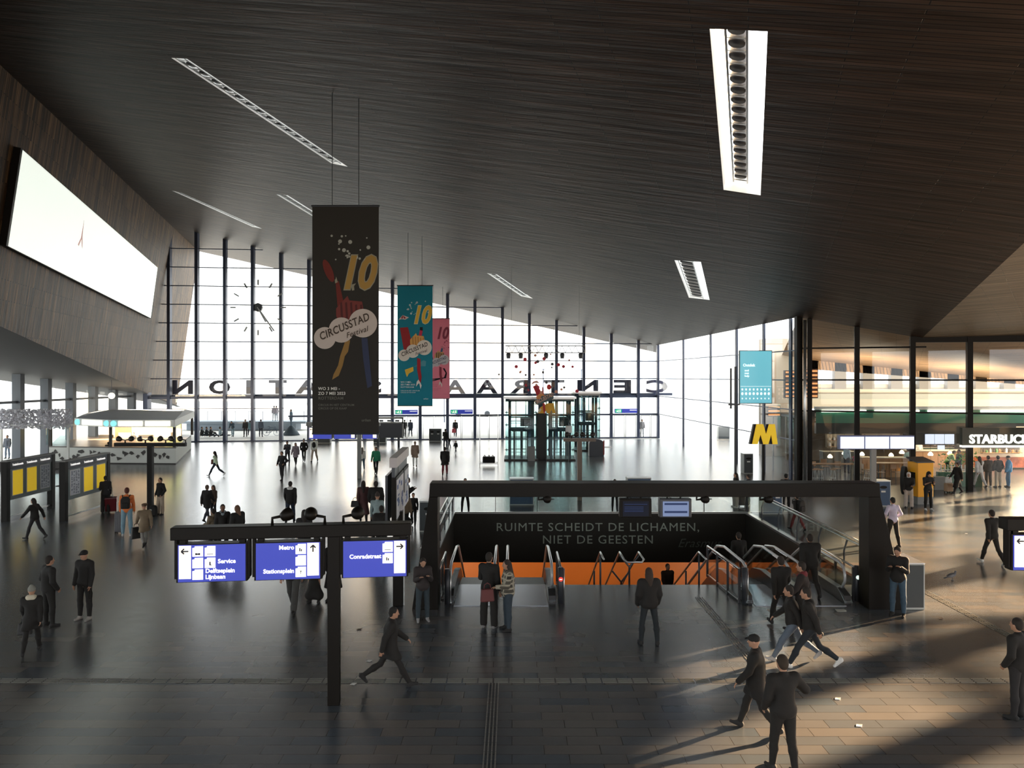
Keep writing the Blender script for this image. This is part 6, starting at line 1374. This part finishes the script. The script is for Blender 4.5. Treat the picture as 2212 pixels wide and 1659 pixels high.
def backpack(world, J, label, col):
    p = world(J['chest']+[0, -.24, -.03]); t = thing('backpack', p, 0, label, 'backpack'); q = world(J['chest']+[0, 0, -.03]); d = (p-q); a = math.atan2(d.y, d.x)-math.pi/2*-1; t.rotation_euler.z = math.atan2(d.y, d.x)+math.pi/2
    m = mat('pack_%d_%d_%d' % tuple(int(c*999) for c in col), col, .8)
    MB().prism([(-.15, -.09, -.24), (.15, -.09, -.24), (.16, -.09, .10), (.10, -.09, .22), (-.10, -.09, .22), (-.16, -.09, .10)], (0, .17, 0)).build('body', m, t, bevel=.04)
    MB().bbox((-.11, -.13, -.2), (.11, -.08, .0)).build('front_pocket', m, t, bevel=.02)
    MB().tube([(-.11, .07, .2), (-.13, .16, .26), (-.14, .3, .22), (-.14, .33, .05)], .018, 6).build('strap', m, t); MB().tube([(.11, .07, .2), (.13, .16, .26), (.14, .3, .22), (.14, .33, .05)], .018, 6).build('strap', m, t)
    return t
K0 = (.010, .009, .008); K1 = (.018, .017, .018); NAVY = (.015, .02, .035); DEN = (.05, .08, .13); LDEN = (.20, .33, .40); GRY = (.12, .12, .13); BRN = (.07, .045, .03); CRM = (.65, .60, .50); WHT = (.75, .75, .72)
def PP(*a, **k): return person(*a, **k)
# ---- near left
t, J, W, g = PP(105, 1353, 1203, -35, 'pockets', 'jacket', 'trousers', 'person in dark jacket standing with hands in pockets beside the capped one, lower left', topc=K0, botc=K0, build=1.1)
t, J, W, g = PP(183, 1338, 1190, 170, 'stand', 'hoodie', 'trousers', 'person in a dark peaked cap and hoodie holding a looped strap, lower left', hair='cap', hcol=K0, topc=K0, botc=K0, shoe=(.35, .33, .3))
p = W(hand_of(J, 0)); tt = thing('strap_loop', p, 0, 'dark looped strap hanging from the hand of the person in the peaked cap', 'strap'); MB().tube([(0, 0, .02), (.06, 0, -.1), (.05, 0, -.22), (0, 0, -.26), (-.04, 0, -.2), (-.02, 0, -.05), (0, 0, .02)], .014, 6).build('loop', M_BLACK, tt, True)
t, J, W, g = PP(68, 1412, 1268, 20, 'walkR', 'coat', 'slim', 'person with grey woolly hat and cream scarf carrying a bag, lowest at the left', hair='beanie', hcol=(.22, .22, .19), topc=K0, botc=K0, extra=(('collar', (.55, .50, .38)),), ht=1.5)
handbag(W(hand_of(J, 0)), 'dark bag with white stripes held by the person with the cream scarf', (.03, .03, .03), .3, .26, .2)
t, J, W, g = PP(75, 1165, 1075, 80, 'armout', 'jacket', 'slim', 'long-haired person in dark jacket walking left with one arm stretched out', hair='long', topc=K0, botc=K1)
t, J, W, g = PP(228, 1108, 1029, 30, 'hold', 'jacket', 'wide', 'person in dark jacket with pale hem standing at the yellow timetable board', topc=K1, botc=K0, hair='short')
suitcase((G(241, 1106).x, G(241, 1106).y, 0), 'dark red suitcase beside the timetable board', (.12, .012, .015), .72, .5, .3, .25)
t, J, W, g = PP(274, 1158, 1055, 15, 'stand', 'shirt', 'jeans', 'person in orange shirt, dark backpack and light blue jeans', topc=(.75, .20, .05), botc=LDEN, hcol=(.10, .03, .02), hair='short', shoe=(.5, .5, .5)); backpack(W, J, 'dark backpack on the person in the orange shirt', K0)
suitcase((G(258, 1152).x, G(258, 1152).y, 0), 'upright silver-edged dark suitcase left of the person in orange', (.10, .10, .11), .85, .3, .1)
t, J, W, g = PP(312, 1181, 1084, 35, 'strideR', 'coat', 'slim', 'person in tan knee-length coat and beret carrying a black bag', hair='beret', hcol=(.10, .06, .035), topc=(.20, .15, .095), botc=(.22, .21, .19), shoe=K0)
handbag(W(hand_of(J, 0)), 'big black bag held by the person in the tan coat', K0, .38, .42, .9)
t, J, W, g = PP(347, 1111, 1033, 150, 'pockets', 'jacket', 'wide', 'person in black jacket and beige baggy trousers beside the lamp post pole', topc=K0, botc=(.42, .34, .26), build=1.05)
bp = G(331, 1114); tt = thing('backpack', (bp.x, bp.y, 0), 0, 'black and white backpack standing on the floor by the lamp post pole', 'backpack'); MB().prism([(-.16, -.1, 0), (.16, -.1, 0), (.15, -.1, .36), (.08, -.1, .46), (-.08, -.1, .46), (-.15, -.1, .36)], (0, .22, 0)).build('body', mat('pack_black', K0, .8), tt, bevel=.05); MB().bbox((-.13, -.14, .05), (-.02, -.09, .3)).build('white_pocket', M_WHITE, tt, bevel=.02)
# ---- centre left, on the bright floor
t, J, W, g = PP(466, 1029, 972, 82, 'stride', 'shirt', 'slim', 'person in pale green top with brown bag walking left on the bright floor', hair='long', hcol=(.03, .02, .015), topc=(.62, .72, .52), botc=NAVY, shoe=WHT); handbag(W(hand_of(J, 1))+Vector((.1, 0, .35)), 'brown shoulder bag on the person in the pale green top', (.16, .05, .035), .3, .3, 1.2)
PP(447, 1126, 1047, -15, 'walkL', 'coat', 'slim', 'person in dark coat hugging a long-haired one, left of the other pair', topc=K0, botc=(.05, .06, .08), hair='short', hcol=(.10, .07, .05)); PP(461, 1121, 1049, 150, 'stand', 'jacket', 'slim', 'long-haired person embraced by the one in dark coat', hair='long', hcol=(.06, .035, .025), topc=BRN, botc=K1)
PP(461, 1196, 1100, 60, 'hold', 'hoodie', 'trousers', 'person with beige fur hood turned away, behind the left light box', topc=(.14, .11, .07), botc=K0, hair='short', extra=(('collar', (.25, .20, .13)),)); PP(481, 1199, 1091, -160, 'stand', 'jacket', 'trousers', 'person in dark jacket and pale scarf behind the left light box', topc=K0, botc=K0, skin=1, extra=(('collar', (.25, .30, .32)),))
PP(513, 1200, 1093, 60, 'stand', 'puffer', 'trousers', 'fair-haired person in black jacket standing just above the left light box', topc=K0, botc=K0, hair='long', hcol=(.14, .075, .045), build=1.1)
PP(627, 1131, 1039, 8, 'walkR', 'jacket', 'jeans', 'person in black jacket with white hood seen from behind, above the middle light box', topc=K0, botc=(.02, .03, .05), extra=(('collar', (.6, .6, .58)),))
PP(609, 1039, 976, 160, 'akimbo', 'jacket', 'slim', 'dark-clad person walking with elbows out, in front of the group of four', topc=K1, botc=K1)
PP(621, 1004, 953, 175, 'phone', 'jacket', 'slim', 'person in dark grey jacket, leftmost of the four walking abreast', topc=(.05, .05, .06), botc=K1)
PP(638.5, 1006, 956, 178, 'walkL', 'coat', 'slim', 'person in open mauve coat, second of the four walking abreast', hair='long', topc=(.26, .21, .24), botc=K0, shoe=WHT, extra=(('front', K0),))
PP(656.5, 998, 948, -178, 'pocketwalk', 'jacket', 'slim', 'person in black sweater and grey cap, third of the four walking abreast', hair='beanie', hcol=(.2, .2, .2), topc=K0, botc=K0, shoe=(.5, .5, .55))
PP(679, 998, 944, 178, 'walkR', 'jacket', 'trousers', 'person in black vest with white sleeves and beige trousers, rightmost of the four', topc=(.70, .70, .62), botc=(.45, .36, .28), extra=(('vest', K0),))
PP(812, 1025, 965, 178, 'walkL', 'jacket', 'slim', 'person in green jacket walking towards the viewer', topc=(.02, .22, .11), botc=K0, hcol=(.02, .03, .06), shoe=K0); PP(782.5, 1017, 966, 5, 'walkR', 'shirt', 'jeans', 'person in white top and jeans right behind the far sign pole', topc=(.80, .76, .68), botc=(.06, .12, .18), shoe=WHT, hair='long', hcol=(.15, .12, .10))
t, J, W, g = PP(785, 1129, 1038, 12, 'walkL', 'longcoat', 'slim', 'person with long dark hair in long maroon coat, above the right light box', hair='long', topc=(.075, .03, .03), botc=K0); handbag(W(hand_of(J, 0))+Vector((-.12, 0, .28)), 'black shoulder bag on the person in the maroon coat', K0, .36, .26)
PP(812, 1132, 1041, 3, 'wide', 'puffer', 'trousers', 'broad person in black jacket with ruffled hair seen from behind', topc=K0, botc=K0, hair='curly', build=1.18); PP(815, 1170, 1066, 0, 'stand', 'shirt', 'trousers', 'person in pale blue-green shirt seen from behind, above the right light box', topc=(.26, .34, .34), botc=K1, hair='beanie', hcol=(.05, .04, .035))
PP(824, 1208, 1094, 10, 'stand', 'puffer', 'trousers', 'person in black whose head and shoulders rise over the right light box', topc=K0, botc=K0); PP(657, 1218, 1103, 20, 'stand', 'coat', 'skirt', 'dark-haired person half hidden behind a flood lamp on the sign', hair='long', topc=K1, botc=K0)
PP(633, 1319, 1178, 178, 'walkL', 'jacket', 'wide', 'person in baggy grey trousers whose legs show under the middle light box', topc=K0, botc=(.045, .045, .042)); PP(679, 1300, 1168, 175, 'stand', 'coat', 'skirt', 'person in long dark skirt whose legs show under the middle light box', topc=K0, botc=K0); PP(720, 1297, 1166, 170, 'stand', 'longcoat', 'trousers', 'person hidden behind the pole of the nearest sign', topc=K0, botc=K0)
PP(878, 1122, 1032, -70, 'phone', 'jacket', 'slim', 'person in dark jacket looking down beside the timetable stand', topc=K0, botc=K0, skin=1)
t, J, W, g = PP(875, 1150, 1062, 25, 'walkR', 'jacket', 'trousers', 'fair long-haired person pulling a trolley case beside the timetable stand', hair='long', hcol=(.35, .22, .13), topc=(.14, .10, .06), botc=K0)
suitcase((G(846, 1110).x, G(846, 1110).y, 0), 'dark trolley case tilted on its wheels beside the timetable stand', K1, .62, .3, -1.2, -.65)
PP(893, 1137, 1065, 175, 'reach', 'shirt', 'trousers', 'child in black stretching one arm out to the right', topc=K0, botc=K0, shoe=K0)
PP(896.5, 1009, 953, 5, 'walkL', 'coat', 'slim', 'person in light brown coat and white trousers walking away', topc=(.28, .20, .15), botc=WHT, hair='short', hcol=(.2, .13, .09), shoe=BRN); PP(961, 1027, 965, 2, 'walkR', 'coat', 'slim', 'person in black coat and dark red trousers walking away', topc=K0, botc=(.16, .015, .025), shoe=K0, build=1.1)
PP(984.5, 979, 952, 150, 'walkL', 'jacket', 'slim', 'toddler walking alone near the doors', topc=K1, botc=NAVY); PP(962, 970, 927, -20, 'hold', 'jacket', 'slim', 'adult in dark jacket bending over near the doors', topc=K0, botc=NAVY); PP(971, 968, 942, 100, 'bend', 'jacket', 'slim', 'small person leaning forward beside the adult near the doors', topc=K0, botc=NAVY)
# ---- outside the doors
for px, fy, hy, lb, c1, c2, ps in ((874, 949, 914, 'dark-clad person outside the doors, left of two beside the black screen', K1, K1, 'walkL'), (886.5, 949, 915, 'person in dark skirted coat outside the doors, right of two', (.04, .05, .08), NAVY, 'walkR'), (983.5, 943, 911, 'person with a red bag outside the doors below the pink banner', K1, NAVY, 'walkL'),
                          (1387, 939, 900, 'person in dark vest standing outside the rightmost doors', (.4, .38, .4), (.35, .36, .4), 'relaxed'), (503, 949, 919, 'person bending outside the glass front, left of the bicycle', (.05, .08, .11), (.2, .3, .35), 'bend'), (530, 950, 920, 'dark person standing at the glass front mullion', K1, K1, 'stand'),
                          (540, 949, 914, 'person in pale blue top outside the glass front', (.2, .35, .4), NAVY, 'ride'), (563.5, 949, 914, 'person in striped top standing beside the bicycle', (.10, .12, .16), NAVY, 'stand')):
    t, J, W, g = PP(px, fy, hy, random.choice((0, 20, 180, -160)), ps, 'coat' if 'coat' in lb else 'jacket', 'slim', lb, topc=c1, botc=c2, Y=77.5, ht=1.75 if ps != 'bend' else 1.7)
    if 'red bag' in lb: handbag(W(hand_of(J, 1))+Vector((.1, -.1, .1)), 'red bag carried by the person outside the doors', (.55, .03, .05), .4, .4)
for px, lb, c1 in ((437, 'person sitting on the ground outside, leftmost of the seated group', K1), (447, 'person sitting on the ground outside, second of the seated group', NAVY), (456, 'person sitting on the ground outside, with legs stretched out', K0), (476, 'person in pale top sitting on the ground outside, right of the seated group', (.35, .45, .5))):
    PP(px, 950, 930, random.choice((-60, 70, -80)), 'sitfloor', 'jacket', 'slim', lb, topc=c1, botc=NAVY, Y=77, ht=1.75)
PP(16, 990, 942, 178, 'stand', 'puffer', 'slim', 'person in dark jacket standing outside the left windows', topc=(.05, .06, .08), botc=(.06, .09, .14), Y=57, ht=1.72)
t = thing('statue', (P(629, 940, 80).x, 80, 0), 0, 'slender standing figure statue on a rough dark base outside', 'statue'); MB().lathe((0, 0, 0), [(.9, 0), (.75, .25), (.35, .8), (.12, 1.0)], 12).build('base', mat('statue_stone', (.05, .08, .10), .8), t, True)
PP(629, 940, 906, 90, 'stand', 'coat', 'slim', 'slender figure standing on the rough dark base outside', topc=(.10, .15, .20), botc=(.10, .15, .20), Y=80, z=.85, ht=1.8, hair='short')
for px, lb in ((592, 'person standing on the raised deck outside, left'), (597, 'person standing on the raised deck outside, right')): PP(px, 0, 0, 30, 'stand', 'jacket', 'slim', lb, topc=(.4, .35, .38), botc=(.4, .42, .45), Y=88.3, z=1.0, ht=1.7)
# ---- kiosk
PP(234, 999, 955, 10, 'stand', 'longcoat', 'trousers', 'dark-clad customer standing at the kiosk counter', topc=K0, botc=K0, build=1.15); t, J, W, g = PP(288, 985, 947, 175, 'stand', 'tee', 'trousers', 'person working behind the kiosk counter', topc=K1, botc=K1, Y=60, ht=1.72)
# ---- around the metro opening
PP(1005, 1106, 1034, 178, 'wide', 'jacket', 'trousers', 'person standing legs apart behind the glass balustrade, left above the lettering', topc=K0, botc=K1); PP(1328, 1104, 1036, 178, 'hold', 'jacket', 'slim', 'person with pale scarf behind the balustrade, left of the dark monitor', topc=K0, botc=K1, extra=(('front', (.5, .5, .45)),), hair='long')
t, J, W, g = PP(1590, 1096, 1022, 90, 'relaxed', 'jacket', 'wide', 'person in dark jacket and pale trousers behind the far right corner of the opening', topc=K0, botc=(.38, .36, .32), shoe=WHT, hair='long'); PP(1617, 1094, 1026, 60, 'stand', 'jacket', 'slim', 'short person in dark clothes right of the one in pale trousers', topc=K0, botc=K0, shoe=WHT)
suitcase((G(1603, 1094).x, G(1603, 1094).y, 0), 'black suitcase between the two people behind the opening corner', K0, .6, .4)
PP(1698, 1106, 1020, -20, 'strideR', 'jacket', 'slim', 'dark-clad person striding behind the right handrail', topc=K0, botc=K0, hcol=K0); t, J, W, g = PP(1722, 1147, 1068, 25, 'walkL', 'jacket', 'slim', 'person in dark red trousers with a backpack behind the right handrail', topc=K0, botc=(.20, .03, .03)); backpack(W, J, 'dark backpack on the person in dark red trousers', K0)
PP(1750, 1288, 1153, 0, 'walkL', 'puffer', 'trousers', 'broad dark-clad person about to step on the right escalator', topc=K0, botc=K0, build=1.15); PP(1596, 1236, 1126, 10, 'stand', 'jacket', 'trousers', 'person with sunlit neck riding down the third escalator', Y=25.0, z=-.75, ht=1.75, topc=K0, botc=K0)
PP(1687, 1356, 1201, 5, 'walkL', 'jacket', 'slim', 'person in dark clothes walking towards the right escalators, seen from behind', topc=K0, botc=K0); t, J, W, g = PP(1733, 1372, 1212, 60, 'walkR', 'jacket', 'slim', 'person with a dark red scarf end among the walkers near the right escalators', topc=(.014, .010, .010), botc=K0, extra=(('collar', (.15, .02, .025)),))
PP(1712, 1428, 1258, 75, 'stride', 'jacket', 'jeans', 'person in light blue jeans striding left behind the one in white trainers', topc=K0, botc=(.10, .13, .17), shoe=(.4, .4, .4)); PP(1750, 1444, 1262, 70, 'stride', 'hoodie', 'slim', 'person in dark clothes and white trainers striding left', topc=K0, botc=(.015, .02, .026), shoe=WHT)
PP(1632, 1580, 1373, 68, 'walkR', 'coat', 'trousers', 'person in a flat cap and dark coat walking left, at the lower right', hair='cap', hcol=K0, topc=K0, botc=K0, ht=1.68); PP(1692, 1668, 1419, 12, 'elbow', 'jacket', 'trousers', 'dark-clad person nearest the viewer with the right elbow raised', topc=K0, botc=K0, hcol=(.03, .02, .012), ht=1.78, build=1.1)
PP(2143, 1219, 1101, 10, 'walkL', 'jacket', 'slim', 'person in dark jacket and white trainers walking in the sunlight at the right', topc=K0, botc=K0, shoe=WHT); PP(2199, 1552, 1341, 30, 'pockets', 'jacket', 'slim', 'dark-clad person cut by the right edge of the photo', topc=K0, botc=K1, ht=1.76, build=1.1)
PP(1929, 1181, 1076, 10, 'akimbo', 'shirt', 'trousers', 'person in pale lilac shirt and black trousers right of the portal corner', topc=(.50, .46, .58), botc=K0, hcol=K0); PP(1940, 1330, 1181, 140, 'phone', 'jacket', 'jeans', 'person leaning at the right portal leg with lit face and blue jeans', topc=K0, botc=(.05, .09, .13), shoe=K0)
PP(1963, 1097, 1021, 150, 'hold', 'jacket', 'wide', 'person in pale headscarf, black jacket and cream trousers', hair='scarf', hcol=(.6, .56, .52), topc=K0, botc=(.55, .47, .40), shoe=K0); PP(2005, 1102, 1019, 178, 'phone', 'tee', 'trousers', 'black-clad person in a hood standing in front of the yellow machine', hair='hood', hcol=K0, topc=K0, botc=K0, shoe=WHT)
PP(2068, 1067, 999, 100, 'walkL', 'longcoat', 'slim', 'person in long flowing black dress walking left past the cafe', topc=K0, botc=K0, hcol=(.05, .03, .02), hair='bun'); q = G(2049, 1064); suitcase((q.x, q.y, 0), 'tan suitcase pushed in front of the person in the long black dress', (.42, .28, .17), .5, .4, .2); handbag((q.x, q.y, .95), 'white bag on top of the tan suitcase', WHT, .34, .3)
for px, hy, lb, c1, c2, hr, ps in ((2116, 982, 'person in pale clothes with dark bag, leftmost in the cafe queue', (.55, .55, .58), (.6, .58, .6), 'long', 'walkL'), (2135, 990, 'person in black with white trainers, second in the cafe queue', K0, K0, 'short', 'stand'), (2156, 988, 'broad person in black top and beige trousers in the cafe queue', K0, (.42, .36, .28), 'short', 'pockets'), (2179, 990, 'person in bright blue jacket and jeans, rightmost in the cafe queue', (.04, .20, .42), (.05, .16, .30), 'cap', 'relaxed')):
    PP(px, 1060, hy, 60 if 'blue' in lb else 5, ps, 'puffer' if 'blue' in lb else 'jacket', 'trousers', lb, topc=c1, botc=c2, hair=hr, shoe=WHT if 'white' in lb else K1, Y=42.2, ht=1.72, hcol=K1)
for px, Y, yaw, lb, c1, ps in ((1851, 47.5, 90, 'person in pink top behind the long cafe table', (.65, .10, .22), 'hold'), (1829, 48.5, -60, 'person in pale blue top behind the long cafe table', (.45, .62, .70), 'stand'), (1962, 46.8, 10, 'person in mint jacket inside the cafe, right of the screens pole', (.35, .55, .48), 'hold'), (2046, 46.5, -100, 'person in pale green top working inside the cafe', (.50, .68, .35), 'bend'), (2072, 45.8, 90, 'dark-haired person inside the cafe behind the long black dress', (.05, .05, .05), 'stand'), (1985, 52, 180, 'cafe worker in white shirt behind the counter', WHT, 'stand')):
    PP(px, 0, 0, yaw, ps, 'shirt', 'trousers', lb, topc=c1, botc=NAVY, hair='short', Y=Y, ht=1.72)
PP(913, 1341, 1205, -165, 'phone', 'jacket', 'trousers', 'person in dark patterned jacket looking at a phone beside the left portal leg', topc=(.028, .022, .022), botc=(.03, .045, .055), shoe=(.3, .3, .3)); PP(842, 1482, 1303, -80, 'strideR', 'coat', 'slim', 'person in dark coat striding right, below the right light box', topc=K0, botc=K0, hcol=K0, ht=1.62)
t, J, W, g = PP(1056, 1356, 1196, -20, 'hold', 'jacket', 'wide', 'dark-clad person holding a cup at the left escalators', topc=K0, botc=K0, shoe=(.2, .2, .2)); p = W(hand_of(J, 0)); tt = thing('paper_cup', (p.x, p.y, p.z-.03), 0, 'pale cup in the hand of the person at the left escalators', 'cup'); MB().lathe((0, 0, 0), [(.028, 0), (.04, .11), (.03, .11)], 12).build('cup', mat('cup_paper', (.5, .4, .28), .6), tt, True)
# plaid jacket
def plaid():
    m = bpy.data.materials.new('plaid_wool'); m.use_nodes = True; nt = m.node_tree; b = nt.nodes['Principled BSDF']; L = nt.links.new; tc = nt.nodes.new('ShaderNodeTexCoord')
    ck = nt.nodes.new('ShaderNodeTexBrick'); L(tc.outputs['Object'], ck.inputs['Vector']); mp_ = nt.nodes.new('ShaderNodeMapping'); mp_.inputs['Rotation'].default_value = (math.pi/2, 0, 0); L(tc.outputs['Object'], mp_.inputs['Vector']); L(mp_.outputs[0], ck.inputs['Vector'])
    ck.offset = 0; ck.inputs['Scale'].default_value = 1; ck.inputs['Brick Width'].default_value = .115; ck.inputs['Row Height'].default_value = .115; ck.inputs['Mortar Size'].default_value = .022
    ck.inputs['Color1'].default_value = (.028, .025, .02, 1); ck.inputs['Color2'].default_value = (.10, .09, .07, 1); ck.inputs['Mortar'].default_value = (.34, .31, .24, 1); L(ck.outputs['Color'], b.inputs['Base Color']); b.inputs['Roughness'].default_value = .9; return m
t, J, W, g = PP(1097, 1361, 1211, 100, 'hold', 'jacket', 'jeans', 'long-haired person in plaid jacket beside the second escalator', hair='long', hcol=(.03, .02, .015), topc=(.2, .18, .14), botc=(.03, .045, .06), build=1.15)
for c_ in t.children:
    if c_.name.startswith('jacket'): c_.data.materials.clear(); c_.data.materials.append(plaid())
p = W(hand_of(J, 0)); handbag((p.x-.15, p.y, p.z+.1), 'dark red flat bag with pale edge held by the person in the plaid jacket', (.12, .03, .03), .34, .3, .3)
PP(1402, 1392, 1215, 5, 'wide', 'puffer', 'slim', 'long-haired person in black jacket and dark jeans standing alone above the stairs', hair='long', hcol=(.035, .022, .015), topc=K0, botc=(.013, .018, .022), ht=1.72)
PP(1442, 1300, 1211, -170, 'walkL', 'jacket', 'trousers', 'dark silhouette of a person coming up the stairs against the orange wall', Y=30.0, z=-3.0, ht=1.8, topc=(.03, .015, .01), botc=K0)
